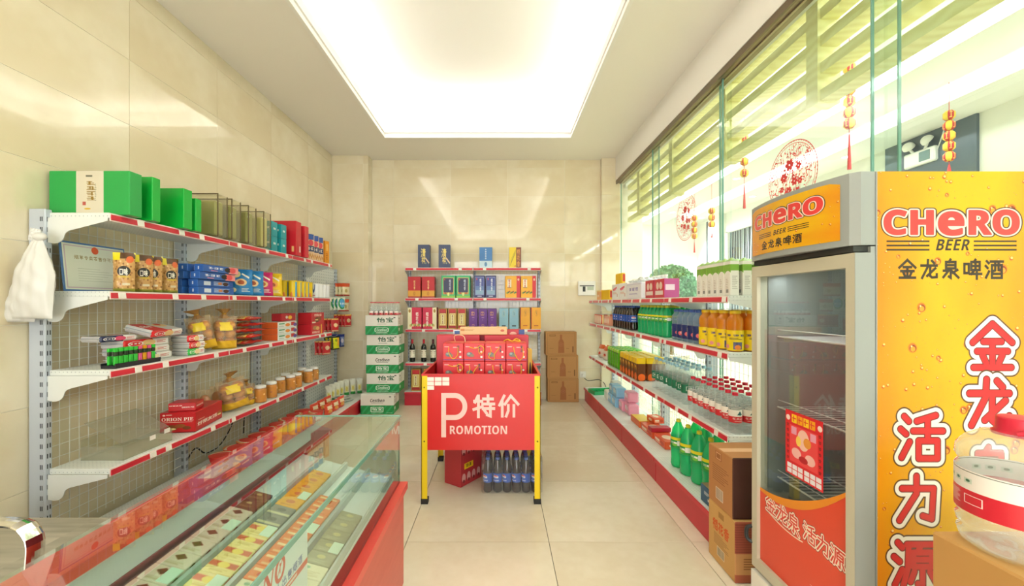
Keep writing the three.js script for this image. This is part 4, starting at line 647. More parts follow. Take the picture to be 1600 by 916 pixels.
  const film = new THREE.MeshPhysicalMaterial({ color: 0xffffff, roughness: 0.12, transmission: 0.95, thickness: 0, ior: 1.3 });
  const fg = carton(0.43, 0.266, 0.292, 0.012); put(solo('shrink_film', fg, film, 'clear shrink film round the cola pack under the promotion bin', 'plastic film'), 0.085, 0.0, 3.09);
}
{ // meter box, socket and cord on the back wall
  const w = std(0xf1efe6, 0.4), k = std(0x2e3330, 0.5);
  const t = thing('breaker_box', 'white circuit breaker box on the cream back wall above the drinks shelving', 'breaker box');
  put(t, (917 - VPX) * 5.86 / FOCAL, 1.45, BACK - 0.012);
  mesh('cover', carton(0.245, 0.2, 0.022, 0.006), w, t); mesh('window', box(0.2, 0.012, 0.004, 0, 0.135, 0.012), k, t); mesh('switch', box(0.035, 0.07, 0.012, -0.04, 0.09, 0.014), k, t); mesh('label', box(0.09, 0.05, 0.002, 0.05, 0.1, 0.0115), std(0xb9c4ae, 0.6), t);
  const s = thing('wall_socket', 'white wall socket with plug above the drinks shelving deck', 'socket');
  put(s, (911 - VPX) * 5.86 / FOCAL, 0.3, BACK - 0.007); mesh('plate', carton(0.086, 0.086, 0.012, 0.003), w, s); mesh('plug', carton(0.03, 0.04, 0.03, 0.004).translate(0, 0.018, 0.02), w, s);
  solo('power_cord', tube([[1.175, 0.3, -5.835], [1.22, 0.27, -5.82], [1.3, 0.275, -5.82], [1.38, 0.28, -5.82], [1.44, 0.24, -5.795], [1.46, 0.19, -5.77]], 0.005, 40, 6), col(0x2c2c2a, 0.6), 'black power cord running from the back wall socket to the shelving', 'cord');
}
// ---------------------------------------------------------------- goods on the wall shelving
const LT = Math.PI / 2, RT = -Math.PI / 2;             // turned to face the aisle
const ld = (px, x) => -x * FOCAL / (VPX - px);         // depth of a thing at x that shows at pixel column px
const foil = (draw, px = 128, py = 192, rough = 0.28) => sheet(px, py, (x, w, h) => { x.scale(w / 100, h / 100); draw(x); }, rough, { side: THREE.DoubleSide });
{ // top shelf
  const y = LY[0];
  const gA = boxPrint((x) => { fill('#22a24a')(x); rect(x, '#d8cfb8', 34, 0, 34, 100); marks(x, 53, 46, 46, 12, '#8a6a22', 4, { down: true }); rect(x, '#b9574c', 42, 70, 4, 8); lines(x, '#9a9478', 57, 30, 2, 40, 10); disc(x, '#d9b03a', 48, 86, 4, 2); rect(x, '#6b6a58', 46, 10, 8, 4); }, fill('#22a24a'), fill('#22a24a'), 0.3);
  put(solo('gift_tea_box', carton(0.405, 0.222, 0.075, 0.003), gA, 'large green gift box with a cream label panel on the top shelf', 'gift box'), -2.06, y, 2.14);
  const gB = boxPrint(fill('#0fae3c'), fill('#0fae3c'), fill('#0fae3c'), 0.25);
  const gl2 = (w, h, dp, px, label) => put(solo('gift_tea_box', carton(w, h, dp, 0.003), gB, label, 'gift box', 'plain green gift boxes'), -1.86 - w / 2, y, ld(px, -1.86) + dp / 2);
  gl2(0.26, 0.235, 0.055, 238, 'plain bright green gift box behind the box with the cream label'); gl2(0.3, 0.235, 0.07, 287, 'wide plain bright green gift box next to the smallest green box'); gl2(0.22, 0.2, 0.05, 306, 'smallest plain bright green gift box beside the olive tins');
  // olive tins in clear cases
  const tin = std(0xa0a050, 0.3, { metalness: 0.15 }), tin2 = std(0xd6d184, 0.3, { metalness: 0.1 }), clear = new THREE.MeshPhysicalMaterial({ color: 0xf2f0e4, roughness: 0.06, transmission: 0.9, thickness: 0, ior: 1.35 }), brown = std(0x6a5a3a, 0.4);
  for (const [px, w, k, lab] of [[340, 0.27, 0, 'beside the green boxes'], [362, 0.25, 0, 'second from the green boxes'], [388, 0.25, 0, 'third from the green boxes'], [412, 0.25, 1, 'palest of the row, beside the teal boxes']]) {
    const t = thing('cased_tea_tin', 'olive tea tin in a clear plastic case, ' + lab, 'tin', 'tea tins in clear cases');
    mesh('case', carton(w, 0.29, 0.1, 0.012), clear, t); mesh('tin', carton(w * 0.84, 0.235, 0.078, 0.012).translate(0, 0.012, 0), k ? tin2 : tin, t); mesh('case_rim', merge([box(w, 0.006, 0.006, 0, 0.287, 0.048), box(w, 0.006, 0.006, 0, 0.006, 0.048), box(0.006, 0.28, 0.006, w / 2 - 0.003, 0.146, 0.048), box(0.006, 0.28, 0.006, -w / 2 + 0.003, 0.146, 0.048), box(0.006, 0.28, 0.006, w / 2 - 0.003, 0.146, -0.048)]), brown, t);
    put(t, -1.875 - w / 2, y, ld(px, -1.875) + 0.055);
  }
  const tl = boxPrint((x) => { fill('#1f9aa4')(x); rect(x, '#cfe4e0', 60, 36, 26, 14); lines(x, '#7fc4c8', 10, 60, 40, 20, 3); }, (x) => { fill('#1f9aa4')(x); rect(x, '#d8e6e2', 30, 40, 40, 14); }, fill('#1f9aa4'), 0.35);
  const ts = series(tag(solo('teal_box', carton(0.15, 0.124, 0.09, 0.002), tl), '', 'box', 'teal boxes on the top shelf'));
  ts(-1.99, y, ld(425, -1.91) + 0.05, 0, 'lower teal box beside the tea tins'); ts(-1.99, y + 0.1255, ld(425, -1.91) + 0.05, 0, 'upper teal box beside the tea tins'); ts(-1.985, y, ld(439, -1.91) + 0.05, 0, 'lower teal box beside the red gift boxes'); ts(-1.985, y + 0.1255, ld(439, -1.91) + 0.05, 0, 'upper teal box beside the red gift boxes');
  const rd = boxPrint((x) => { fill('#c8202e')(x); disc(x, '#2c2a1c', 14, 30, 9, 16); disc(x, '#d8c83a', 14, 30, 6, 12); rect(x, '#e8c078', 84, 74, 8, 16); }, (x) => { fill('#c8202e')(x); rect(x, '#f0ddd0', 60, 72, 22, 18); }, fill('#c8202e'), 0.3);
  put(solo('red_gift_box', carton(0.26, 0.315, 0.1, 0.004), rd, 'large red gift box with a round black and yellow emblem', 'gift box'), -2.0, y, ld(462, -1.87) + 0.06);
  const rd2 = boxPrint(fill('#cf2838'), fill('#cf2838'), fill('#cf2838'), 0.3);
  put(solo('red_gift_box', carton(0.2, 0.3, 0.08, 0.004), rd2, 'plain red gift box beside the walnut drink packs', 'gift box'), -1.97, y, ld(478, -1.87) + 0.02);
  const wal = boxPrint((x) => { fill('#d8b48c')(x); rect(x, '#2d4f9c', 10, 0, 80, 22); disc(x, '#d8404a', 50, 34, 34, 12); rect(x, '#23305c', 6, 46, 88, 22); marks(x, 50, 57, 13.6, 70, '#f3e8d8', 2); for (let i = 0; i < 9; i++) disc(x, i % 2 ? '#b87838' : '#d09a54', 10 + i * 10, 80 + (i % 3) * 5, 7, 6); }, (x) => { fill('#d8b48c')(x); disc(x, '#d8404a', 50, 30, 30, 10); }, fill('#2d4f9c'), 0.35);
  const wg = series(solo('walnut_drink_box', carton(0.085, 0.26, 0.07, 0.004), wal, 'blue and red walnut drink carton on the top shelf', 'drink carton', 'walnut drink cartons'));
  for (const px of [487, 494.5, 501.5]) { wg(-1.95, y, ld(px, -1.91) + 0.02, LT - 0.5); }
  const ob = boxPrint((x) => { fill('#e8941c')(x); rect(x, '#f4c060', 30, 14, 40, 30); lines(x, '#b8661a', 24, 56, 50, 30, 4); }, fill('#e8941c'), 0, 0.35);
  put(solo('orange_box', carton(0.07, 0.25, 0.05, 0.002), ob, 'slim orange box at the far end of the top shelf', 'box'), -1.95, y, 4.68, LT - 0.3);
}
{ // second shelf
  const y = LY[1];
  // licence in a blue edged holder leaning on the back grid
  const lic = sheet(512, 360, (x, w, h) => { rect(x, '#dfe6d8', 0, 0, w, h); x.strokeStyle = '#4a78b4'; x.lineWidth = 22; x.strokeRect(0, 0, w, h); x.strokeStyle = '#c9b8c4'; x.lineWidth = 8; x.strokeRect(26, 26, w - 52, h - 52); disc(x, '#e0552e', w / 2, 46, 28); han(x, '烟草专卖零售许可证', 92, 92, 32, '#9a8a5a', 9, { gap: 1.15 }); lines(x, '#a9b7a4', 110, 190, 280, 110, 6, 0.12); disc(x, '#e8b0a4', 420, 270, 24); }, 0.2);
  const t = thing('licence_holder', 'framed tobacco retail licence with blue border leaning on the shelf grid', 'certificate');
  mesh('holder', carton(0.36, 0.255, 0.006, 0.002), std(0x4a78b4, 0.3), t); mesh('certificate', new THREE.PlaneGeometry(0.356, 0.25).translate(0, 0.1275, 0.0036), lic, t);
  put(t, -2.155, y, 2.25, LT); t.rotation.set(0, LT, 0); t.children.forEach((c) => c.geometry.rotateX(-0.1));
  // roasted seed bags
  const seedM = foil((x) => { fill('#c89a5c')(x); for (let i = 0; i < 60; i++) disc(x, ['#a8743c', '#e0bc84', '#8a5c30'][i % 3], (i * 37) % 100, (i * 23) % 100, 4, 2.6); rect(x, '#5a3a1c', 0, 0, 100, 16); rect(x, '#e8d818', 0, 0, 34, 20); disc(x, '#d8642c', 78, 18, 16, 9); disc(x, '#16140e', 54, 48, 30, 13); disc(x, '#c8a838', 54, 62, 30, 3); han(x, '口味', 34, 40, 18, '#f4eede', 14); rect(x, '#d9cba8', 48, 78, 34, 6); rect(x, '#8a8a2c', 0, 92, 100, 8); });
  const sg = series(solo('seed_bag', pouch(0.092, 0.205, 0.05, { crimp: 0.05, wr: 0.003 }), seedM, '', 'snack bag', 'brown seed bags'));
  [[197, 0.5, 'brown roasted seed bag standing alone in front of the licence'], [226, 0.75, 'brown roasted seed bag half hidden behind its neighbour'], [241, 0.5, 'brown roasted seed bag in front of the half hidden one'], [267, 1.0, 'brown roasted seed bag turned sideways beside the blue biscuit boxes']].forEach(([px, a, l]) => sg(-1.965, y, ld(px, -1.955), a, l));
  // biscuit boxes
  const oreo = (k) => boxPrint((x) => { fill('#2f63b4')(x); if (k) { rect(x, '#f09a9a', 70, 0, 30, 100); disc(x, '#2a2422', 68, 50, 10, 34); disc(x, '#e8585c', 82, 50, 9, 40); marks(x, 36, 45, 39.1, 44, '#f2f4fa', 3); rect(x, '#e88a94', 20, 74, 18, 10); } else { rect(x, '#dfe8f2', 16, 22, 18, 56); lines(x, '#c8d8ee', 42, 20, 46, 60, 5); disc(x, '#4a2c20', 76, 50, 8, 26); disc(x, '#d88a58', 60, 46, 6, 20); } }, (x) => { fill('#2f63b4')(x); rect(x, '#cfd8ea', 40, 30, 14, 40); }, fill('#2f63b4'), 0.35);
  const o1 = oreo(1), o0 = oreo(0), og = carton(0.36, 0.047, 0.06, 0.002), d = (ld(310, -1.92) + ld(365, -1.92)) / 2;
  [[o0, 'bottom', 0, 0], [o0, 'second', -0.01, 0.01], [o1, 'third', 0.01, 0], [o1, 'topmost', 0.02, 0.02]].forEach(([m, n, dx, dd], i) => {
    put(solo('biscuit_box', og, m, `blue cookie box, ${n} layer of the front biscuit stack`, 'biscuit box', 'blue biscuit boxes'), -1.95 + dx, y + i * 0.0485, d + dd, LT);
    put(solo('biscuit_box', og, o0, `blue cookie box, ${n} layer of the rear biscuit stack`, 'biscuit box', 'rear blue biscuit boxes'), -2.03 + dx, y + i * 0.0485, d + dd - 0.03, LT);
  });
  // chip bags leaning on one another
  const chip = (a, b, c) => foil((x) => { fill(a)(x); disc(x, b, 30, 22, 22, 16); disc(x, c, 52, 56, 24, 14); disc(x, '#b8501c', 52, 56, 14, 8); x.save(); x.translate(60, 22); x.rotate(0.5); rect(x, '#f4f0e0', -4, -3, 34, 7); x.restore(); lines(x, '#f0e8d8', 54, 78, 36, 14, 3); disc(x, b, 22, 84, 12, 8); });
  const cb = chip('#1f7fc0', '#e8d8a0', '#f0c890'), cp = chip('#c8206a', '#e8b04a', '#f0d080'), cy = chip('#f0c81c', '#e8e0a0', '#f4a43c'), bg = pouch(0.17, 0.21, 0.06, { crimp: 0.06, wr: 0.005, gusset: 0.1 });
  [[cb, 388, 'blue chip bag leaning against the biscuit boxes'], [cb, 406, 'blue chip bag in front of the pink one'], [cp, 421, 'pink chip bag between the blue and yellow bags'], [cy, 436, 'yellow chip bag at the end of the chip bags']].forEach(([m, px, l]) => { const o = put(solo('chip_bag', bg, m, l, 'chip bag'), -1.99, y + 0.004, ld(px, -1.93), 0.62); o.rotation.set(-0.3, 0.62, 0, 'YXZ'); });
  // yellow canisters and tissue bottles
  const canL = wrap((x) => { fill('#f3cf14')(x); rect(x, '#57b4e0', 0, 0, 16, 100); disc(x, '#4aa8e0', 8, 50, 14, 20); rect(x, '#e05a2c', 44, 26, 44, 12); disc(x, '#f08a3a', 70, 66, 14, 12); });
  const can = thing('snack_canister', 'yellow printed snack canister on the second shelf', 'canister', 'yellow snack canisters');
  mesh('body', lathe([[0, 0], [0.036, 0], [0.037, 0.004], [0.037, 0.145], [0.035, 0.15], [0, 0.15]], 20), canL, can); mesh('lid', lathe([[0.0385, 0.142], [0.0385, 0.153], [0.03, 0.155], [0, 0.155]], 20), std(0xe2bd18, 0.35), can);
  const cs = series(can); for (let i = 0; i < 5; i++) for (const x of [-1.955, -2.04]) cs(x, y, 3.96 + i * 0.082, rr(-0.6, 0.6) + LT);
  const wl = wrap((x) => { fill('#eef0f2')(x); disc(x, '#3a5fa8', 50, 26, 12, 16); disc(x, '#eef0f2', 50, 26, 7, 10); lines(x, '#c87a84', 34, 46, 34, 8, 2); rect(x, '#1f5c9c', 0, 62, 100, 16); disc(x, '#163f7c', 50, 70, 30, 10); });
  const mb = thing('milk_tea_cup', 'white and blue printed cup at the far end of the second shelf', 'cup', 'white and blue cups');
  mesh('body', lathe([[0, 0], [0.036, 0], [0.04, 0.005], [0.042, 0.14], [0, 0.142]], 18), wl, mb); mesh('lid', lathe([[0.043, 0.138], [0.043, 0.15], [0, 0.152]], 18), capWhite, mb);
  const ms = series(mb); for (let i = 0; i < 4; i++) ms(-1.955, y, 4.44 + i * 0.088, LT); 
}
const crinkle = new THREE.MeshPhysicalMaterial({ color: 0xfdf3df, roughness: 0.12, transmission: 0.85, thickness: 0, ior: 1.35 });
const breadM = std(0xffffff, 0.7, { map: grainMap(128, (u, v) => mix([190, 118, 52], [236, 190, 112], fbm(u, v, 6, 4) * 1.5 - 0.2)) });
function breadBag(label, w, h, t, tilt = 0, neckTop = true) {
  const o = thing('bread_bag', label, 'bread bag', 'bagged bread'), k = rnd() * 5;
  for (let r = 0; r < 3; r++) for (let c = 0; c < 2; c++) mesh('bread_roll', new THREE.SphereGeometry(1, 14, 10).scale(w * 0.22, h * 0.13, t * 0.38).translate((c - 0.5) * w * 0.42, h * (0.14 + r * 0.22), 0), breadM, o);
  mesh('bag_film', pouch(w, h * 0.82, t, { crimp: 0.02, wr: 0.007, k }), crinkle, o);
  const band = pouch(w * 1.01, h * 0.82, t * 1.03, { crimp: 0.02, wr: 0.007, k }); // printed band round the bottom and a badge
  const p = band.attributes.position, ix = []; for (let i = 0; i < band.index.count; i += 3) { const v = [0, 1, 2].map((q) => band.index.getX(i + q)); if (v.every((q) => p.getY(q) < h * 0.24)) ix.push(...v); } band.setIndex(ix);
  mesh('printed_band', band, std(0xe8b628, 0.35, { side: THREE.DoubleSide }), o);
  const badge = pouch(w * 1.02, h * 0.82, t * 1.06, { crimp: 0.02, wr: 0.007, k }), bp = badge.attributes.position, bi = []; for (let i = 0; i < badge.index.count; i += 3) { const v = [0, 1, 2].map((q) => badge.index.getX(i + q)); if (v.every((q) => q < 221 && bp.getY(q) > h * 0.46 && bp.getY(q) < h * 0.68 && Math.abs(bp.getX(q)) < w * 0.3)) bi.push(...v); } badge.setIndex(bi);
  mesh('badge', badge, std(0xf2d23a, 0.35, { side: THREE.DoubleSide }), o);
  const n = []; for (let i = 0; i <= 14; i++) { const a = i / 14 * 6.283; n.push(i); }
  const neck = lathe([[w * 0.2, h * 0.76], [0.012, h * 0.86], [0.01, h * 0.88], [0.03, h * 0.96], [0.045, h]], 14), np = neck.attributes.position; for (let i = 0; i < np.count; i++) { const a = Math.atan2(np.getZ(i), np.getX(i)), s = 1 + 0.35 * Math.sin(a * 5 + k); np.setX(i, np.getX(i) * s + (np.getY(i) > h * 0.88 ? -0.02 * tilt : 0)); np.setZ(i, np.getZ(i) * s * 0.6); } neck.computeVertexNormals();
  mesh('twisted_neck', neck, std(0xb98a4a, 0.3, { transmission: 0.35, thickness: 0, side: THREE.DoubleSide }), o); mesh('tie', new THREE.TorusGeometry(0.013, 0.003, 6, 14).rotateX(1.57).translate(0, h * 0.87, 0), std(0xc89a30, 0.4), o);
  return o;
}
{ // third shelf
  const y = LY[2];
  // lighters in a black tray
  const tray = thing('lighter_tray', 'black tray holding neon lighters at the shelf end', 'tray');
  mesh('base', carton(0.28, 0.014, 0.075, 0.002), col(0x22252a, 0.5), tray); mesh('rim', merge([box(0.28, 0.012, 0.004, 0, 0.018, 0.0355), box(0.28, 0.012, 0.004, 0, 0.018, -0.0355)]), col(0x22252a, 0.5), tray);
  const td = 2.22, tx = -1.945; put(tray, tx, y, td, LT);
  const kinds = [[0x3fd84a, 'green'], [0xf0689c, 'pink'], [0xf4b020, 'orange'], [0xa8e830, 'lime']].map(([c, n]) => {
    const t = thing('lighter', `neon ${n} disposable lighter standing in the black tray`, 'lighter', n + ' lighters'), m = std(c, 0.2, { transmission: 0.25, thickness: 0 });
    mesh('tank', carton(0.022, 0.045, 0.011, 0.003), m, t); mesh('grip', carton(0.02, 0.02, 0.0105, 0.002).translate(0, 0.0455, 0), col(0x2a3a22, 0.6), t); mesh('hood', carton(0.022, 0.018, 0.011, 0.002).translate(0, 0.066, 0), m, t); return series(t);
  });
  [0, 0, 0, 0, 0, 1, 2, 1, 0].forEach((k, i) => { for (const r of [0, 1]) kinds[k](tx + 0.018 - r * 0.03, y + 0.0145, td - 0.118 + i * 0.0285, LT); }); kinds[3](tx - 0.02, y + 0.0145, td - 0.118 + 9 * 0.0268, LT);
  // wafer packs: boxy flow packs with crimped ends
  const wafer = (c, side, deep) => boxPrint((x) => { fill(c)(x); rect(x, '#e6e2dc', 62, 0, 38, 100); disc(x, side, 52, 50, 16, 40); x.strokeStyle = '#f6f2ec'; x.lineWidth = 3; x.beginPath(); x.ellipse(24, 50, 15, 30, 0, 0, 7); x.stroke(); marks(x, 24, 50, 25.5, 24, '#f6f2ec', 3); lines(x, '#c8342c', 70, 30, 24, 40, 3); }, (x) => { fill('#cfccc8')(x); rect(x, '#9aa0a0', 0, 30, 100, 12); }, (x) => { fill('#cfccc8')(x); x.fillStyle = c; x.beginPath(); x.moveTo(0, 0); x.lineTo(40, 0); x.lineTo(52, 100); x.lineTo(0, 100); x.fill(); marks(x, 24, 46, 22.1, 30, '#f6f2ec', 3); disc(x, side, 72, 36, 18, 22); disc(x, '#d8342c', 72, 26, 8, 12); }, 0.25);
  const wr1 = wafer('#d8262e', '#ecc48a'), wg1 = wafer('#32b84a', '#ecd2a0'), wb1 = wafer('#4a74b4', '#ecdcb4'), wd1 = wafer('#323c5c', '#d85070');
  const wpack = (l, t, w, m, label, x, yy, d, turn, tip = 0, roll = 0) => { const o = thing('wafer_pack', label, 'wafer pack', 'wafer packs'); mesh('wrapper', carton(l, t, w, 0.007), m, o); for (const e of [-1, 1]) mesh('crimped_end', box(0.014, 0.003, w * 0.94, e * (l / 2 + 0.006), t / 2, 0), std(0xd4d2ce, 0.3, { metalness: 0.3 }), o); put(o, x, yy, d, turn); o.rotation.set(roll, turn, tip, 'YXZ'); return o; };
  const wd = ld(240, -1.98);
  wpack(0.3, 0.04, 0.13, wb1, 'blue wafer pack at the bottom of the wafer pile', -2.055, y, wd, LT); wpack(0.3, 0.04, 0.13, wg1, 'green wafer pack second in the wafer pile', -2.055, y + 0.0415, wd - 0.02, LT); wpack(0.3, 0.042, 0.13, wr1, 'red wafer pack lying across the green one', -2.052, y + 0.083, wd - 0.03, LT);
  wpack(0.26, 0.04, 0.15, wr1, 'silver and red wafer pack on top of the wafer pile', -2.035, y + 0.15, wd + 0.07, LT + 0.1, 0, 0.26); wpack(0.19, 0.03, 0.12, wd1, 'dark blue wafer pack sliding off the wafer pile', -2.06, y + 0.1262, wd - 0.185, LT - 0.12, 0.0);
  wpack(0.13, 0.04, 0.12, wr1, 'short red and white wafer pack topmost beside the bread', -1.99, y + 0.083, wd + 0.275, LT - 0.1); wpack(0.13, 0.04, 0.12, wr1, 'short red and white wafer pack in the middle beside the bread', -1.985, y + 0.0415, wd + 0.28, LT - 0.05); wpack(0.13, 0.04, 0.12, wg1, 'short white and green wafer pack on the shelf board', -1.985, y, wd + 0.275, LT - 0.1);
  const flatPack = (name, w, l, t, m, label, x, yy, d, turn, tip = 0, group) => { const g = pouch(l, w, t, { crimp: 0.02, wr: 0.004, gusset: 0.0, nx: 14, ny: 10, k: 1 + (yy * 37) % 3 }).translate(0, -w / 2, 0).rotateX(-Math.PI / 2).translate(0, t / 2 + 0.003, 0); const o = put(solo(name, g, m, label, 'snack bag', group), x, yy, d, turn); o.rotation.set(0, turn, tip, 'YXZ'); return o; };
  put(breadBag('bagged bread rolls leaning with a brown twisted neck, beside the wafers', 0.15, 0.27, 0.12, 1), -2.0, y + 0.018, ld(327, -1.97), 0.55).rotation.set(0, 0.55, 0.2); put(breadBag('upright bagged bread rolls with a golden twisted neck', 0.16, 0.285, 0.12), -1.98, y + 0.001, ld(355, -1.96), 0.8);
  // pile of flat noodle snack bags
  const nb = foil((x) => { fill('#c8a06a')(x); for (let i = 0; i < 26; i++) { x.strokeStyle = ['#e8c890', '#a87840'][i % 2]; x.lineWidth = 2; x.beginPath(); x.moveTo(0, i * 4); x.quadraticCurveTo(50, i * 4 + 12 * Math.sin(i), 100, i * 4 - 4); x.stroke(); } rect(x, '#dc3222', 0, 72, 100, 28); rect(x, '#f0d060', 0, 66, 100, 7); rect(x, '#6a70a8', 50, 76, 30, 12); rect(x, '#dc3222', 86, 0, 14, 100); lines(x, '#f4e0c0', 8, 82, 30, 10, 2); });
  for (let i = 0; i < 5; i++) flatPack('noodle_snack_bag', 0.2, 0.25 + 0.03 * (i % 3), 0.036, nb, 'tan and red noodle snack bag in the loose flat pile', -2.0 + 0.012 * Math.sin(i * 2), y + 0.004 + 0.0455 * i, ld(388, -1.96) + 0.02 * Math.sin(i * 3), LT + 0.25 * Math.sin(i * 1.9), 0, 'flat noodle snack bags');
  // boxes
  const cr = boxPrint((x) => { fill('#dfe4de')(x); rect(x, '#3a8a5a', 6, 20, 28, 20); disc(x, '#e88a2c', 50, 55, 12, 28); rect(x, '#c8342c', 68, 10, 20, 60); disc(x, '#6a4a9a', 90, 60, 10, 30); lines(x, '#9aa8a0', 6, 60, 26, 24, 3); }, fill('#e2632c'), (x) => { fill('#dfe4de')(x); disc(x, '#e88a2c', 60, 50, 14, 26); }, 0.35);
  for (let i = 0; i < 3; i++) put(solo('cracker_box', carton(0.34, 0.052, 0.14, 0.002), cr, `white cracker box with fruit print, ${['bottom', 'middle', 'top'][i]} of the low stack`, 'cracker box'), -1.995, y + i * 0.0535, ld(447, -1.93) + 0.02, LT);
  const pie = boxPrint((x) => { fill('#c8222c')(x); han(x, '好丽友派', 22, 10, 22, '#f6ead8', 13, { sx: 0.6 }); disc(x, '#6a3a1c', 44, 60, 20, 22); disc(x, '#f0dca0', 44, 62, 20, 5); disc(x, '#8a4a24', 62, 52, 14, 18); rect(x, '#f0e0c8', 4, 76, 28, 12); }, fill('#c8222c'), fill('#c8222c'), 0.35), pie2 = boxPrint((x) => { fill('#cc2230')(x); rect(x, '#f0b83a', 76, 0, 8, 100); disc(x, '#b88a50', 30, 34, 18, 20); disc(x, '#e8b870', 50, 40, 14, 18); han(x, '好丽友派', 8, 66, 22, '#f6ead8', 13, { sx: 0.6 }); }, fill('#cc2230'), fill('#cc2230'), 0.35);
  put(solo('cake_box', carton(0.3, 0.105, 0.14, 0.002), pie2, 'red cake box with a yellow stripe, under another red box', 'cake box'), -1.99, y, ld(497, -1.93) - 0.03, LT); put(solo('cake_box', carton(0.3, 0.12, 0.14, 0.002), pie, 'red pie box resting on the cake box with yellow stripe', 'cake box'), -1.99, y + 0.1065, ld(497, -1.93) - 0.025, LT);
  const sm = boxPrint((x) => { fill('#b82630')(x); disc(x, '#f0c030', 60, 55, 14, 26); disc(x, '#e8e0d0', 36, 50, 8, 20); }, fill('#b82630'), fill('#b82630'), 0.35);
  put(solo('snack_box', carton(0.26, 0.07, 0.09, 0.002), sm, 'small dark red snack box lying on top of the white cracker boxes', 'snack box'), -2.02, y + 0.1615, ld(452, -1.97), LT);
}
{ // fourth shelf
  const y = LY[3];
  const ac = new THREE.MeshPhysicalMaterial({ color: 0xf2f2ea, roughness: 0.08, transmission: 0.9, thickness: 0, ior: 1.45 });
  const t = thing('acrylic_tray', 'empty clear acrylic tray with a price tag on the low shelf', 'tray'); const w = 0.32, dp = 0.22, h = 0.07;
  mesh('bottom', box(w, 0.003, dp, 0, 0.0015, 0), ac, t); mesh('wall_long', box(w, h, 0.003, 0, h / 2, dp / 2 - 0.0015), ac, t); mesh('wall_long', box(w, h * 1.5, 0.003, 0, h * 0.75, -dp / 2 + 0.0015), ac, t); for (const s of [-1, 1]) mesh('wall_short', box(0.003, h, dp - 0.007, s * (w / 2 - 0.0015), h / 2, 0), ac, t);
  mesh('lid', box(w * 0.98, 0.003, dp, 0, 0, 0).rotateX(0.5).translate(0.02, h + 0.06, -0.02), ac, t);
  for (const [x, yy] of [[0.02, 0.06], [0.12, 0.068]]) mesh('price_tag', carton(0.04, 0.025, 0.001, 0.0004).translate(x, yy - 0.012, dp / 2 + 0.001), tagM, t);
  put(t, -2.04, y, 2.31, LT);
  const op = boxPrint((x) => { fill('#c4161f')(x); disc(x, '#f4e6d8', 12, 12, 4); lines(x, '#f4e6d8', 18, 9, 18, 6, 1); x.font = 'bold 22px serif'; x.fillStyle = '#f8efe2'; x.textAlign = 'center'; x.textBaseline = 'middle'; x.fillText('ORION PIE', 50, 33, 90); lines(x, '#f4d8c8', 8, 46, 84, 4, 1); disc(x, '#8a4a22', 34, 74, 16, 14); disc(x, '#f2df9a', 32, 80, 14, 5); disc(x, '#9a5628', 58, 66, 15, 10); disc(x, '#7a3e1c', 76, 76, 12, 9); rect(x, '#8a0f18', 0, 95, 100, 5); }, (x) => { fill('#c4161f')(x); rect(x, '#e8a090', 10, 44, 22, 4); han(x, '好丽友派', 8, 56, 20, '#f8efe2', 14, { sx: 0.85, gap: 1.05 }); disc(x, '#a8602c', 88, 62, 9, 10); disc(x, '#f2df9a', 88, 70, 8, 4); rect(x, '#8a0f18', 0, 95, 100, 5); }, fill('#c4161f'), 0.3);
  const mkd = ld(308, -1.93);
  put(solo('pie_box', carton(0.2, 0.125, 0.34, 0.003), op, 'large red pie box with white lettering open on the low shelf', 'pie box'), -2.03, y, mkd + 0.1, 0.16);
  put(solo('pie_box', carton(0.15, 0.05, 0.12, 0.002), boxPrint((x) => { fill('#c4161f')(x); han(x, '好丽友派', 4, 26, 12, '#f8efe2', 13, { sx: 0.9 }); word(x, 'ORION PIE', 72, 55, 24, '#f8efe2', 'bold', 46); }, (x) => { fill('#c4161f')(x); word(x, 'ORION PIE', 50, 50, 26, '#f8efe2', 'bold', 80); }, fill('#c4161f'), 0.3), 'small red pie box resting on the large pie box', 'pie box'), -2.02, y + 0.1262, mkd + 0.03, 0.25);
  for (const [px, l] of [[320, 'small brown-wrapped bread pack behind the pie box'], [339, 'small brown-wrapped bread pack nearer the bagged bread']]) { const b = thing('bread_pack', l, 'bread'); mesh('bread_roll', new THREE.SphereGeometry(1, 16, 12).scale(0.042, 0.07, 0.04).translate(0, 0.072, 0), breadM, b); mesh('wrapper', pouch(0.095, 0.18, 0.09, { crimp: 0.1, wr: 0.006 }), crinkle, b); put(b, -2.14, y, ld(px, -2.14), 0.3); }
  const bb = put(breadBag('fallen bag of bread rolls tilted beside the jars', 0.19, 0.27, 0.13, -1), -1.99, y + 0.022, ld(371, -1.98), 0.7); bb.rotation.set(0, 0.75, 0.2);
  put(breadBag('second bag of bread rolls pressed against the jars', 0.14, 0.2, 0.1, 1), -2.02, y, ld(391, -2.0) - 0.03, 0.9);
  // jars of fruit
  const syrup = std(0xf0a83c, 0.12, { transmission: 0.25, thickness: 0 }), glassJ = new THREE.MeshPhysicalMaterial({ color: 0xfff8ea, roughness: 0.03, transmission: 0.95, thickness: 0, ior: 1.45 }), fruitM = std(0xf8d484, 0.4), fruitD = std(0xb06a2c, 0.5);
  const jar = thing('fruit_jar', 'glass jar of amber fruit in syrup with a white lid', 'jar', 'jars of fruit on the low shelf');
  mesh('glass', lathe([[0, 0], [0.042, 0], [0.046, 0.006], [0.046, 0.1], [0.043, 0.11], [0.037, 0.115], [0.037, 0.125]], 20), glassJ, jar); mesh('syrup', lathe([[0, 0.003], [0.043, 0.004], [0.0445, 0.01], [0.0445, 0.1], [0.036, 0.112], [0, 0.113]], 20), syrup, jar);
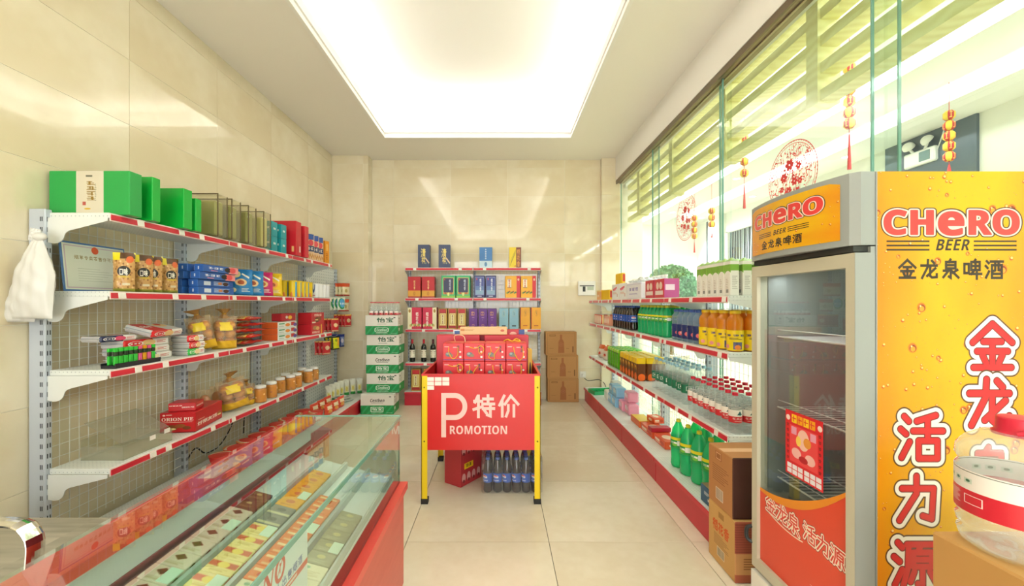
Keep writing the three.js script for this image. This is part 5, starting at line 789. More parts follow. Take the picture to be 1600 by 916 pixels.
  for (let i = 0; i < 7; i++) mesh('fruit_piece', new THREE.SphereGeometry(0.017, 10, 8).scale(1, 0.8, 1).translate(0.03 * Math.cos(i * 2.4), 0.02 + i * 0.012, 0.03 * Math.sin(i * 2.4)), i % 3 ? fruitM : fruitD, jar);
  mesh('lid', lathe([[0.0395, 0.116], [0.0405, 0.118], [0.0405, 0.134], [0.038, 0.137], [0, 0.137]], 20), capWhite, jar);
  const js = series(jar); [[407, 0], [424, 0], [437.5, -0.03], [446, -0.1], [454, 0.0], [464, 0.005], [472, -0.09], [482, 0.005], [491, 0.0]].forEach(([px, o]) => js(-1.955 + o, y, ld(px, -1.955 + o), rr(0, 6)));
}
{ // socket on the wall behind and its cables
  const w = std(0xe9e6dc, 0.4), k = col(0x2c2c2a, 0.6), s = thing('wall_socket', 'white double wall socket with black plugs behind the wall shelving', 'socket');
  put(s, LEFT + 0.006, 0.34, 3.56, LT); mesh('plate', carton(0.17, 0.086, 0.01, 0.003), w, s); mesh('plug', carton(0.035, 0.04, 0.03, 0.005).translate(-0.04, 0.02, 0.018), k, s); mesh('plug', carton(0.035, 0.04, 0.03, 0.005).translate(0.04, 0.02, 0.018), k, s);
  solo('power_cord', tube([[LEFT + 0.04, 0.38, -3.53], [LEFT + 0.032, 0.44, -3.6], [LEFT + 0.03, 0.46, -3.7], [LEFT + 0.03, 0.41, -3.76], [LEFT + 0.03, 0.36, -3.7], [LEFT + 0.03, 0.2, -3.68]], 0.005, 40, 6), k, 'black looped power cord at the wall socket behind the shelving', 'cord');
  solo('power_cord', tube([[LEFT + 0.04, 0.36, -3.52], [LEFT + 0.03, 0.3, -3.5], [LEFT + 0.03, 0.2, -3.36], [LEFT + 0.03, 0.2, -3.2], [LEFT + 0.03, 0.27, -3.1], [LEFT + 0.03, 0.2, -3.0]], 0.005, 40, 6), k, 'black power cord sagging along the wall behind the lowest shelf', 'cord');
}
{ // base deck: instant noodles, dried goods
  const y = LY[4];
  const nood = wrap((x) => { fill('#d4302c')(x); rect(x, '#f0c040', 0, 0, 100, 10); disc(x, '#f2e2c0', 50, 55, 26, 22); disc(x, '#e07a2c', 50, 58, 18, 14); });
  const cup = thing('noodle_bowl', 'red instant noodle bowl on the bottom deck of the wall shelving', 'noodle bowl', 'noodle bowls on the bottom deck');
  mesh('bowl', lathe([[0, 0], [0.05, 0], [0.052, 0.006], [0.07, 0.085], [0, 0.086]], 24), nood, cup); mesh('lid', lathe([[0.072, 0.085], [0.073, 0.09], [0, 0.0915]], 24), sheet(128, 128, (x, w, h) => { rect(x, '#d8382e', 0, 0, w, h); disc(x, '#e8d8b8', 64, 64, 26); disc(x, '#d8802c', 64, 64, 16); }, 0.4), cup);
  const cs = series(cup); for (let i = 0; i < 9; i++) for (const x of [-1.84, -2.0]) cs(x, y, 2.95 + i * 0.155 + (x < -1.9 ? 0.05 : 0), rr(0, 6));
  const np = foil((x) => { fill('#dc4a30')(x); rect(x, '#f0d8b0', 20, 20, 60, 30); disc(x, '#e8a040', 50, 66, 26, 16); lines(x, '#f6e8d0', 24, 26, 50, 16, 3); });
  for (let i = 0; i < 6; i++) put(solo('noodle_packet', pouch(0.15, 0.12, 0.05, { crimp: 0.05, wr: 0.004 }), np, 'upright red noodle packet at the far end of the bottom deck', 'noodle packet', 'upright noodle packets'), -1.8 - (i % 2) * 0.15, y, 4.4 + Math.floor(i / 2) * 0.17, LT - 0.15);
  const pkg = foil((x) => { fill('#b8bcb4')(x); rect(x, '#2c3a4a', 10, 18, 34, 60); disc(x, '#e8e8e0', 62, 50, 22, 20); lines(x, '#5a6a5a', 52, 76, 40, 16, 3); });
  for (let i = 0; i < 2; i++) { const o = put(solo('glove_packet', pouch(0.2, 0.16, 0.02, { wr: 0.003 }).rotateX(-1.5), pkg, i ? 'grey glove packet lying over another at the deck edge' : 'grey glove packet lying flat under another at the deck edge', 'packet'), -1.80 - i * 0.02, y + 0.014 + i * 0.026, 4.98 + i * 0.02, LT - 0.4); }
  const wp = foil((x) => { fill('#e9ead8')(x); rect(x, '#eee8b0', 20, 40, 60, 40); rect(x, '#3aa04a', 10, 82, 80, 18); disc(x, '#e0d060', 50, 60, 16, 14); }, 96, 160);
  const wh = series(solo('white_pouch', pouch(0.075, 0.2, 0.05, { crimp: 0.12 }), wp, 'slim cream pouch with green base at the far end of the bottom deck', 'pouch', 'cream pouches on the bottom deck'));
  [[-2.02, 4.95, 0.4], [-2.02, 5.06, 0.5], [-2.0, 5.16, 0.7], [-1.99, 5.26, 0.6], [-1.96, 5.36, 0.5], [-1.9, 5.42, 0.4], [-1.83, 5.47, 0.3]].forEach(([x, d, a]) => wh(x, y, d, a));
}
{ // hanging packets on the pegboard bay
  const hookM = std(0xc8ccd0, 0.3, { metalness: 0.7 }); let n = 0;
  const pk = { red: foil((x) => { fill('#c8242c')(x); rect(x, '#e8c060', 8, 0, 84, 10); disc(x, '#f0d0a0', 50, 50, 26, 16); rect(x, '#e8c8a0', 8, 88, 84, 8); }), cream: foil((x) => { fill('#e8dcb4')(x); rect(x, '#d8542c', 0, 0, 100, 28); rect(x, '#c8342c', 0, 90, 100, 10); disc(x, '#b8a868', 40, 60, 18, 14); }), green: foil((x) => { fill('#e0e8d8')(x); disc(x, '#2f9a5a', 50, 50, 44, 42); disc(x, '#5ab0e0', 54, 46, 34, 34); marks(x, 54, 50, 18.7, 68.2, '#f0f6fa', 3); }), black: foil((x) => { fill('#23291c')(x); rect(x, '#d8d81c', 14, 10, 80, 80); disc(x, '#8aa01c', 50, 30, 16, 10); rect(x, '#f0a03a', 66, 10, 20, 60); }), blue: foil((x) => { fill('#26388a')(x); rect(x, '#8a9ac8', 40, 20, 50, 70); disc(x, '#e0d8e8', 60, 50, 18, 18); }) };
  const bag = pouch(0.12, 0.16, 0.035, { crimp: 0.06, wr: 0.003 }).translate(0, -0.16, 0);
  const hang = (kind, yy, d, len, count, label) => {
    const h = thing('peg_hook', 'steel peg hook carrying ' + label + ' on the white pegboard', 'hook'); const X0 = L_BACK - 0.022;
    mesh('prong', tube([[0, 0, 0], [0.1, 0, 0], [len - 0.03, 0, 0], [len, 0.018, 0]], 0.0025, 16, 6), hookM, h); mesh('plate', box(0.004, 0.04, 0.03, 0.002, 0, 0), hookM, h); put(h, X0, yy, d);
    for (let i = 0; i < count; i++) { const o = put(solo('hanging_packet', bag, pk[kind], label.replace(/^(the )?/, '').replace('packets', 'packet') + ' hanging on the pegboard', 'packet', label), X0 + len - 0.03 - i * 0.045, yy - 0.004, d, LT - 0.5); }
  };
  hang('cream', 1.6, 5.36, 0.28, 3, 'cream and orange snack packets'); hang('green', 1.42, 5.2, 0.28, 3, 'green and blue sweet packets'); hang('cream', 1.4, 5.5, 0.22, 2, 'cream biscuit packets beside the sweets');
  hang('red', 1.2, 5.48, 0.26, 4, 'narrow red packets at the panel edge'); hang('red', 1.16, 5.1, 0.24, 4, 'red spicy packets'); hang('red', 0.9, 4.95, 0.2, 3, 'low red packets above the jars'); hang('black', 0.94, 5.12, 0.24, 3, 'black and yellow packets'); hang('blue', 0.95, 5.34, 0.22, 3, 'dark blue packets');
}
{ // white carrier bags hung from the end upright
  const t = thing('carrier_bags', 'bundle of white plastic carrier bags tied to the shelf upright', 'plastic bag'), m = std(0xf4f3ee, 0.35, { transmission: 0.25, thickness: 0, side: THREE.DoubleSide });
  const body = (w, h, k, lean) => { const g = pouch(w, h, 0.08, { crimp: 0.0, wr: 0.004, gusset: 0.2, k, nx: 18, ny: 22 }), p = g.attributes.position; for (let i = 0; i < p.count; i++) { const v = p.getY(i) / h, s = v > 0.55 ? 1 - (v - 0.55) / 0.45 * 0.78 : 1; p.setX(i, p.getX(i) * s + lean * (v - 0.3)); } g.computeVertexNormals(); return g; };
  mesh('bag_body', body(0.2, 0.37, 1.3, 0.03), m, t); mesh('bag_body', body(0.16, 0.34, 2.7, 0.12).translate(-0.05, -0.015, -0.012), m, t); mesh('knot', new THREE.SphereGeometry(0.022, 12, 8).scale(1.3, 0.9, 1).translate(0.03, 0.38, 0), m, t); mesh('handle_tail', pouch(0.06, 0.05, 0.012, { wr: 0.006 }).rotateZ(1.4).translate(0.03, 0.385, 0), m, t);
  put(t, -2.16, 1.27, 1.94);
}
// ---------------------------------------------------------------- other goods on the drinks shelving
const rd = (px, x) => x * FOCAL / (px - VPX);
{ // top shelf
  const y = RY[0];
  const ob = boxPrint((x) => { fill('#ef9a1e')(x); marks(x, 30, 60, 28.9, 42.16, '#fbe8d0', 2); rect(x, '#f6c23a', 0, 0, 100, 16); }, fill('#ef9a1e'), fill('#ef9a1e'), 0.35);
  put(solo('juice_box', carton(0.24, 0.125, 0.14, 0.003), ob, 'orange juice carton pack at the far end of the top drinks shelf', 'juice pack'), 1.36, y, 5.45, RT);
  const cn = thing('yellow_can', 'small yellow energy drink can', 'can', 'yellow cans on the top drinks shelf');
  mesh('body', lathe([[0, 0], [0.024, 0], [0.027, 0.006], [0.027, 0.105], [0.023, 0.115], [0, 0.115]], 16), wrap((x) => { fill('#edbf1c')(x); rect(x, '#c8402c', 40, 40, 40, 16); rect(x, '#a8841c', 0, 84, 100, 16); }), cn); mesh('top', lathe([[0.0235, 0.1155], [0.0235, 0.119], [0.02, 0.117], [0, 0.117]], 16), std(0xd8c890, 0.3, { metalness: 0.6 }), cn);
  const cs = series(cn); for (let i = 0; i < 6; i++) for (const x of [1.3, 1.36, 1.42]) cs(x, y, 5.24 - i * 0.06, RT);
  const wb = boxPrint((x) => { fill('#ecebe8')(x); x.save(); x.translate(50, 30); x.rotate(-0.25); rect(x, '#d82c50', -36, -8, 60, 12); rect(x, '#e86a84', -28, 4, 36, 6); x.restore(); lines(x, '#e0a088', 16, 54, 66, 14, 3); rect(x, '#b8402c', 74, 66, 6, 18); }, fill('#ecebe8'), fill('#ecebe8'), 0.35);
  const ws = series(tag(solo('yogurt_pack', carton(0.27, 0.165, 0.15, 0.003), wb), '', 'milk pack', 'white and pink yogurt packs'));
  ws(1.35, y, 4.63, RT, 'white yogurt pack with a pink brush stroke beside the yellow cans'); ws(1.35, y, 4.35, RT, 'white yogurt pack with a pink brush stroke beside the wrapped milk');
  for (let i = 0; i < 4; i++) cs(1.33, y + 0.167, 4.72 - i * 0.062, RT, 'small yellow can standing on the white yogurt pack', 'yellow cans on the yogurt pack');
  const mk = boxPrint((x) => { fill('#e9e8ec')(x); marks(x, 50, 42, 25.5, 66, '#6a4fae', 3); lines(x, '#9a8ac0', 18, 66, 60, 10, 2); rect(x, '#d8d6e4', 0, 0, 100, 14); }, (x) => { fill('#e9e8ec')(x); rect(x, '#8a9ad0', 40, 30, 40, 30); }, fill('#e9e8ec'), 0.35);
  const film = new THREE.MeshPhysicalMaterial({ color: 0xf6f6f8, roughness: 0.2, transmission: 0.6, thickness: 0, ior: 1.35 });
  const t = thing('wrapped_milk_pack', 'white shrink-wrapped milk pack with purple lettering', 'milk pack'); mesh('pack', carton(0.42, 0.15, 0.2, 0.006), mk, t); mesh('film_top', pouch(0.42, 0.21, 0.05, { crimp: 0, wr: 0.012, gusset: 0 }).rotateX(-Math.PI / 2).translate(0, 0.17, 0.1), film, t); put(t, 1.37, y, 3.98, RT);
  for (let i = 0; i < 6; i++) { const b = thing('milk_bottle', 'white milk bottle top showing behind the purple-lettered pack', 'milk bottle', 'milk bottles behind the wrapped pack'); mesh('body', lathe([[0, 0], [0.03, 0], [0.03, 0.15], [0.015, 0.19], [0.015, 0.2], [0, 0.2]], 14), std(0xe9ebee, 0.3), b); mesh('cap', cyl(0.018, 0.018, 0.018, 12, 0, 0.21, 0), capWhite, b); put(b, 1.505, y, 4.14 - i * 0.068); }
  const red = boxPrint((x) => { fill('#d02234')(x); rect(x, '#f2e2d8', 10, 62, 80, 22); disc(x, '#f0d8c4', 34, 36, 15, 20); disc(x, '#f0d8c4', 68, 36, 15, 20); }, (x) => { fill('#b8508a')(x); rect(x, '#e0c8d4', 10, 30, 60, 30); }, fill('#d02234'), 0.35);
  const rs = series(tag(solo('red_milk_box', carton(0.2, 0.15, 0.12, 0.003), red), '', 'milk pack', 'red milk packs'));
  rs(1.33, y, 3.56, RT, 'red milk drink pack beside the purple-lettered milk'); rs(1.33, y, 3.345, RT, 'red milk drink pack nearer the green-topped milk cartons');
  // green-topped milk cartons
  const gm = boxPrint((x) => { fill('#eceae0')(x); x.fillStyle = '#7cae3a'; x.beginPath(); x.moveTo(0, 10); x.lineTo(100, 10); x.lineTo(100, 34); x.quadraticCurveTo(50, 20, 0, 40); x.fill(); lines(x, '#b8a898', 28, 52, 40, 30, 6, 0.3); rect(x, '#8a8a84', 30, 82, 40, 10); }, (x) => { fill('#eceae0')(x); rect(x, '#7cae3a', 0, 10, 100, 18); lines(x, '#a8a098', 20, 44, 60, 40, 8, 0.3); }, fill('#9cc06a'), 0.4);
  const carG = carton(0.062, 0.19, 0.05, 0.003), gs = series((() => { const g = thing('milk_carton', 'tall white milk carton with green top beside the beer cooler', 'milk carton', 'green-topped milk cartons'); mesh('carton', carG, gm, g); mesh('gable', new THREE.CylinderGeometry(0.002, 0.031, 0.022, 4, 1).rotateY(Math.PI / 4).scale(1.35, 1, 1.1).translate(0, 0.201, 0), std(0x9cc06a, 0.4), g); return g; })());
  for (let i = 0; i < 6; i++) for (const x of [1.29, 1.36, 1.43]) gs(x, y, 2.665 - i * 0.0665, RT);
}
{ // middle shelf, far end: red cans
  const y = RY[1];
  const cn = thing('red_can', 'orange-red herbal tea can in the far group', 'can', 'red cans on the middle drinks shelf'); mesh('body', lathe([[0, 0], [0.028, 0], [0.032, 0.006], [0.032, 0.11], [0.027, 0.12], [0, 0.12]], 16), wrap((x) => { fill('#d8482c')(x); rect(x, '#f0c88a', 44, 20, 34, 50); disc(x, '#f0e2c8', 20, 50, 12); }), cn); mesh('top', lathe([[0.0275, 0.1205], [0.0275, 0.124], [0.024, 0.122], [0, 0.122]], 16), std(0xd0d0cc, 0.3, { metalness: 0.7 }), cn);
  const cs = series(cn); for (let i = 0; i < 5; i++) for (const x of [1.3, 1.37, 1.44]) cs(x, y, 5.62 - i * 0.07, RT);
  const cp = boxPrint((x) => { fill('#e8a080')(x); for (let i = 0; i < 4; i++) disc(x, '#f4d8c0', 14 + i * 25, 50, 9, 26); lines(x, '#c84a38', 6, 78, 88, 12, 2); }, fill('#e8a080'), fill('#e8a080'), 0.35);
  put(solo('can_pack', carton(0.24, 0.115, 0.13, 0.004), cp, 'pale pink wrapped drink pack between the red cans and the cola', 'drink pack'), 1.34, y, 5.02, RT);
}
{ // lower shelf, far end
  const y = RY[2];
  const tp = foil((x) => { fill('#ecdcc8')(x); rect(x, '#e8682c', 0, 0, 100, 30); disc(x, '#c8402c', 60, 62, 14, 10); disc(x, '#f0a870', 30, 70, 16, 10); });
  for (let i = 0; i < 3; i++) put(solo('bread_pouch', pouch(0.16, 0.17, 0.1, { crimp: 0.05, wr: 0.006, k: 1 + i }), tp, 'cream and orange pouch at the far end of the lower drinks shelf', 'pouch', 'cream and orange pouches'), 1.36 + (i % 2) * 0.06, y, 5.55 - i * 0.13, RT + 0.2);
  const gp = boxPrint((x) => { fill('#52b81c')(x); rect(x, '#a8dc4a', 0, 0, 100, 16); rect(x, '#2c5a1a', 18, 16, 64, 7); lines(x, '#2f7a14', 30, 36, 40, 40, 6, 0.4); rect(x, '#3f9a14', 0, 84, 100, 16); }, (x) => { fill('#52b81c')(x); lines(x, '#2f7a14', 20, 36, 60, 40, 5, 0.4); }, fill('#52b81c'), 0.3);
  const gs = series(solo('green_drink_carton', carton(0.085, 0.215, 0.085, 0.012), gp, 'bright green tea carton on the lower drinks shelf', 'drink carton', 'green tea cartons'));
  for (let i = 0; i < 5; i++) for (const x of [1.31, 1.4, 1.49]) gs(x, y, 4.9 - i * 0.092, RT);
  const bp = boxPrint((x) => { fill('#6a3a1a')(x); rect(x, '#f0c81c', 0, 0, 100, 26); disc(x, '#f0a82c', 50, 44, 30, 12); disc(x, '#3a2214', 50, 52, 16, 12); disc(x, '#ee6a1c', 50, 82, 40, 18); rect(x, '#f4d858', 18, 30, 14, 12); }, (x) => { fill('#6a3a1a')(x); rect(x, '#f0c81c', 0, 0, 100, 26); disc(x, '#ee6a1c', 50, 84, 40, 16); }, fill('#f0d02c'), 0.3);
  const bs = series(solo('fruit_tea_carton', carton(0.085, 0.215, 0.085, 0.01), bp, 'brown and yellow fruit tea carton with orange base', 'drink carton', 'brown fruit tea cartons'));
  for (let i = 0; i < 6; i++) for (const x of [1.3, 1.39, 1.48]) bs(x, y, 4.36 - i * 0.095, RT);
}
{ // base deck
  const y = RY[3];
  const gm = new THREE.MeshPhysicalMaterial({ color: 0x49d08a, roughness: 0.25, transmission: 0.5, thickness: 0 }), tr = thing('plastic_basket', 'shallow green plastic tray on the bottom deck at the far end', 'tray');
  mesh('base', carton(0.3, 0.006, 0.2, 0.002), gm, tr); for (const [w, dd, x, z] of [[0.3, 0.006, 0, 0.1], [0.3, 0.006, 0, -0.1], [0.006, 0.2, 0.15, 0], [0.006, 0.2, -0.15, 0]]) mesh('rim', box(w, 0.045, dd, x, 0.0225, z), gm, tr); for (let i = -2; i <= 2; i++) mesh('rib', box(0.005, 0.02, 0.19, i * 0.05, 0.016, 0), gm, tr); put(tr, 1.32, y, 5.4, 0.2);
  const tis = (c, c2) => boxPrint((x) => { fill(c)(x); disc(x, c2, 40, 40, 30, 26); rect(x, '#f2f4f4', 20, 20, 20, 36); lines(x, '#f6f6f6', 54, 30, 30, 30, 4); }, fill(c), fill(c), 0.3);
  const tb = tis('#8cc2e2', '#b8dcec'), tk = tis('#f0a0b8', '#f8c8d4'), tw = tis('#e6e4da', '#f2f0ea'), tg = carton(0.15, 0.11, 0.11, 0.012);
  const stack = [[tw, 1.33, 0, 5.06, 'white'], [tw, 1.4, 0.111, 5.04, 'white'], [tb, 1.33, 0, 4.88, 'blue'], [tb, 1.33, 0, 4.71, 'blue'], [tb, 1.34, 0.111, 4.86, 'blue'], [tb, 1.34, 0.111, 4.69, 'blue'], [tk, 1.36, 0, 4.54, 'pink'], [tk, 1.38, 0, 4.38, 'pink'], [tk, 1.4, 0.111, 4.46, 'pink']];
  for (const [m, x, yy, d, c] of stack) put(solo('tissue_pack', tg, m, `${c} paper tissue pack, ${yy ? 'upper' : 'lower'} layer of the tissue pile`, 'tissue pack', `${c} ${yy ? 'upper' : 'lower'} tissue packs`), x, y + yy, d, RT);
  const bk = boxPrint((x) => { fill('#e2582c')(x); rect(x, '#f4e0c8', 12, 30, 40, 30); disc(x, '#c8401c', 74, 50, 16, 26); lines(x, '#f8e8d0', 14, 68, 50, 18, 3); }, (x) => { fill('#e2582c')(x); disc(x, '#f0e0d0', 50, 50, 24); }, (x) => { fill('#e2582c')(x); disc(x, '#f0d8b8', 50, 50, 24, 30); }, 0.35);
  const yb = boxPrint(fill('#e2682c'), fill('#e2682c'), fill('#eac83a'), 0.35);
  put(solo('biscuit_box', carton(0.26, 0.06, 0.13, 0.003), yb, 'orange biscuit box with yellow lid on the bottom deck', 'biscuit box'), 1.36, y, 4.02, RT);
  put(solo('biscuit_box', carton(0.3, 0.06, 0.15, 0.003), bk, 'red-orange biscuit box in the middle of the bottom deck', 'biscuit box'), 1.375, y, 3.72, RT);
  put(solo('biscuit_box', carton(0.1, 0.05, 0.14, 0.003), bk, 'small red biscuit box perched on its neighbours', 'biscuit box'), 1.44, y + 0.0612, 3.88, 0.1);
  put(solo('biscuit_box', carton(0.17, 0.036, 0.08, 0.003), boxPrint(fill('#b81c34'), fill('#b81c34'), fill('#b81c34'), 0.3), 'flat crimson box lying across the biscuit boxes', 'biscuit box'), 1.37, y + 0.0612, 3.6, 0.05);
  put(solo('biscuit_box', carton(0.24, 0.06, 0.13, 0.003), bk, 'orange biscuit box beside the large green soda bottles', 'biscuit box'), 1.37, y, 3.43, RT);
  const navy = boxPrint((x) => { fill('#1f5c80')(x); lines(x, '#e8eef0', 30, 30, 50, 20, 3); rect(x, '#e8eef0', 60, 60, 28, 14); }, (x) => { fill('#1f5c80')(x); lines(x, '#e8eef0', 20, 40, 60, 24, 3); }, fill('#8a7a5c'), 0.4);
  put(solo('blue_box', carton(0.14, 0.1, 0.12, 0.003), navy, 'small teal-blue box at the near end of the bottom deck', 'box'), 1.245, y, 2.405, RT);
}
{ // cartons between the shelving and the cooler
  const cb = (h) => 0;
  const up = boxPrint((x) => { fill('#b8804c')(x); rect(x, '#4a2418', 0, 0, 24, 100); rect(x, '#7a4a2c', 24, 0, 4, 100); rect(x, '#8a5630', 34, 0, 1.5, 100); rect(x, '#efe8dc', 64, 40, 30, 12); x.strokeStyle = '#efe0cc'; x.lineWidth = 1.4; x.strokeRect(66, 22, 12, 12); }, (x) => { fill('#b8804c')(x); rect(x, '#9a6238', 30, 6, 26, 14); x.strokeStyle = '#e0b080'; x.lineWidth = 1.5; x.strokeRect(34, 8, 18, 10); lines(x, '#8a5630', 18, 30, 66, 30, 8, 0.3); rect(x, '#e4d4bc', 32, 68, 30, 20); for (let i = 0; i < 9; i++) rect(x, '#6a4a30', 34 + i * 3, 69, 1.4, 18); }, (x) => { fill('#b8804c')(x); rect(x, '#e2b488', 0, 40, 100, 22); }, 0.7);
  put(solo('cardboard_carton', carton(0.42, 0.297, 0.235, 0.004), up, 'brown carton with dark brown stripe, upper of two beside the cooler', 'carton'), 1.335, 0.2955, 2.142);
  const lo = boxPrint((x) => { fill('#a8583c')(x); for (let i = 0; i < 24; i++) rect(x, i % 2 ? '#8a3f2c' : '#9c4a34', 0, 2 + i * 2, 100, 2); rect(x, '#c89058', 0, 52, 100, 34); han(x, '稻花香', 44, 36, 15, '#f2e2c8', 13, { sx: 0.8 }); lines(x, '#8a5630', 10, 60, 70, 20, 5, 0.4); }, (x) => { fill('#cda05c')(x); han(x, '稻花香', 18, 26, 19, '#d05a24', 15, { cap: 'round' }); lines(x, '#8a6638', 22, 50, 56, 20, 7, 0.3); rect(x, '#e4d4b0', 34, 70, 28, 16); for (let i = 0; i < 9; i++) rect(x, '#5a4a2c', 36 + i * 2.8, 71, 1.3, 14); rect(x, '#a87c40', 40, 8, 20, 10); }, fill('#d4a868'), 0.7);
  put(solo('cardboard_carton', carton(0.42, 0.294, 0.255, 0.004), lo, 'tan carton with orange brush lettering, lower of two beside the cooler', 'carton'), 1.335, 0, 2.132);
}
// ---------------------------------------------------------------- tobacco counter
{
  const X0 = -0.92, X1 = -0.45, D0 = 0.3, D1 = 1.9, TOP = 0.83, BASE = 0.53;
  const t = thing('glass_counter', 'red tobacco counter with glass top and front beside the aisle', 'counter');
  const woodRed = std(0xffffff, 0.3, { map: grainMap(256, (u, v) => { const n = fbm(u * 0.3, v, 12, 3), g = fbm(u * 0.15, v, 60, 2); return mix([206, 62, 52], [222, 92, 74], n + (g - 0.4) * 0.8); }) }), lip = std(0xe4483f, 0.3), white = std(0xd5dad8, 0.35), maroon = std(0x8a1c2c, 0.4);
  mesh('base_cabinet', metreUV(ext(X0, X1 + 0.015, 0.08, BASE - 0.03, D0, D1 - 0.006), 1), woodRed, t); mesh('plinth', ext(X0 + 0.03, X1 - 0.03, 0, 0.08, D0 + 0.03, D1 - 0.03), col(0x5a2020, 0.6), t);
  mesh('base_lip', ext(X0, X1 + 0.03, BASE - 0.03, BASE, D0, D1 + 0.012), lip, t);
  mesh('gutter', ext(X1 - 0.03, X1 - 0.004, BASE, BASE + 0.012, D0, D1 - 0.01), maroon, t);
  // back rail, white back board
  mesh('back_rail', ext(X0 - 0.005, X0 + 0.085, TOP - 0.03, TOP - 0.006, D0, D1), lip, t);
  mesh('back_board', ext(X0, X0 + 0.012, BASE, TOP - 0.031, D0, D1), maroon, t);
  mesh('sliding_panel', ext(X0 + 0.06, X0 + 0.072, 0.73, TOP - 0.032, D0 + 0.01, D1 - 0.02), white, t); mesh('panel_edge', ext(X0 + 0.058, X0 + 0.076, 0.722, 0.73, D0 + 0.01, D1 - 0.02), maroon, t);
  // sloping display deck with dividers
  const dg = (xa, ya, xb, yb, th, d0, d1) => { const s = new THREE.Shape(); s.moveTo(xa, ya); s.lineTo(xb, yb); s.lineTo(xb, yb - th); s.lineTo(xa, ya - th); return new THREE.ExtrudeGeometry(s, { depth: d1 - d0, bevelEnabled: false }).translate(0, 0, -d1); };
  const sy = (x) => 0.695 + (x - (X0 + 0.075)) * (0.59 - 0.695) / (X1 - 0.006 - (X0 + 0.075));
  const deck = mesh('display_deck', dg(X0 + 0.075, 0.695, X1 - 0.006, 0.59, 0.008, D0 + 0.02, D1 - 0.1), std(0xdfe5e4, 0.25), t);
  const acr = new THREE.MeshPhysicalMaterial({ color: 0xe8f0ee, roughness: 0.08, transmission: 0.6, thickness: 0 });
  for (const [x, q] of [[-0.75, 0.005], [-0.652, 0.005], [-0.556, 0.005], [-0.4605, 0.003]]) mesh('divider', dg(x - q, sy(x - q) + 0.026, x + q, sy(x + q) + 0.026, 0.026, D0 + 0.03, D1 - 0.12), acr, deck);
  // glass
  const gm = new THREE.MeshPhysicalMaterial({ color: 0xf4fbf8, roughness: 0, transmission: 1, thickness: 0, ior: 1.5 }), ge = new THREE.MeshPhysicalMaterial({ color: 0x8fc0ae, roughness: 0.1, transmission: 0.3, thickness: 0 });
  const pane = (name, g, edges) => { const p = mesh(name, g, gm, t); for (const e of edges) mesh('glass_edge', e, ge, p); };
  pane('top_glass', ext(X0 - 0.005, X1, TOP + 0.002, TOP + 0.003, D0, D1), [ext(X1, X1 + 0.004, TOP - 0.003, TOP + 0.005, D0, D1), ext(X0 - 0.005, X1, TOP - 0.003, TOP + 0.005, D1, D1 + 0.003)]);
  pane('front_glass', ext(X1 - 0.004, X1 - 0.003, BASE, TOP - 0.004, D0, D1), [ext(X1 - 0.007, X1, TOP - 0.014, TOP - 0.004, D0, D1 - 0.001)]);
  pane('end_glass', ext(X0 + 0.02, X1 - 0.008, BASE, TOP - 0.004, D1 - 0.006, D1 - 0.005), [ext(X1 - 0.01, X1 - 0.004, BASE, TOP - 0.015, D1 - 0.007, D1)]);
  // paper strips stuck under the back rail
  for (const [d, w, c] of [[1.33, 0.18, 0xe8a9a0], [1.75, 0.12, 0xe8b04a]]) mesh('paper_note', ext(X0 + 0.02, X0 + 0.075, TOP - 0.0058, TOP - 0.005, d - w / 2, d + w / 2), std(c, 0.6), t);
  // notice on the front glass
  const note = sheet(768, 320, (x, w, h) => {
    rect(x, '#e9ebea', 0, 0, w, h); x.font = 'italic bold 118px serif'; x.fillStyle = '#e8482c'; x.textAlign = 'center'; x.textBaseline = 'alphabetic'; x.fillText('N', 418, 104); x.strokeStyle = '#e8482c'; x.lineWidth = 17; x.beginPath(); x.ellipse(520, 62, 33, 44, 0.2, 0, 7); x.stroke(); rect(x, '#e8482c', 516, 52, 7, 28); disc(x, '#e8482c', 520, 44, 6); x.save(); x.translate(492, 88); x.rotate(-0.9); rect(x, '#e8482c', 0, 0, 74, 5); x.restore();
    han(x, '人出售烟酒', 486, 112, 40, '#3a4a9a', 10, { gap: 1.18 }); rect(x, '#e8482c', 300, 160, 468, 28); lines(x, '#f4d8cc', 470, 168, 200, 12, 1, 1);
  }, 0.4);
  const nt = solo('notice_sheet', new THREE.PlaneGeometry(0.38, 0.16).rotateY(Math.PI / 2), note, 'white no-sale notice with red lettering on the counter front glass', 'notice'); nt.position.set(X1 - 0.0045, TOP - 0.086, -0.8);
  // packs
  const P = (f, s) => boxPrint(f, s || f, f, 0.22, 64);
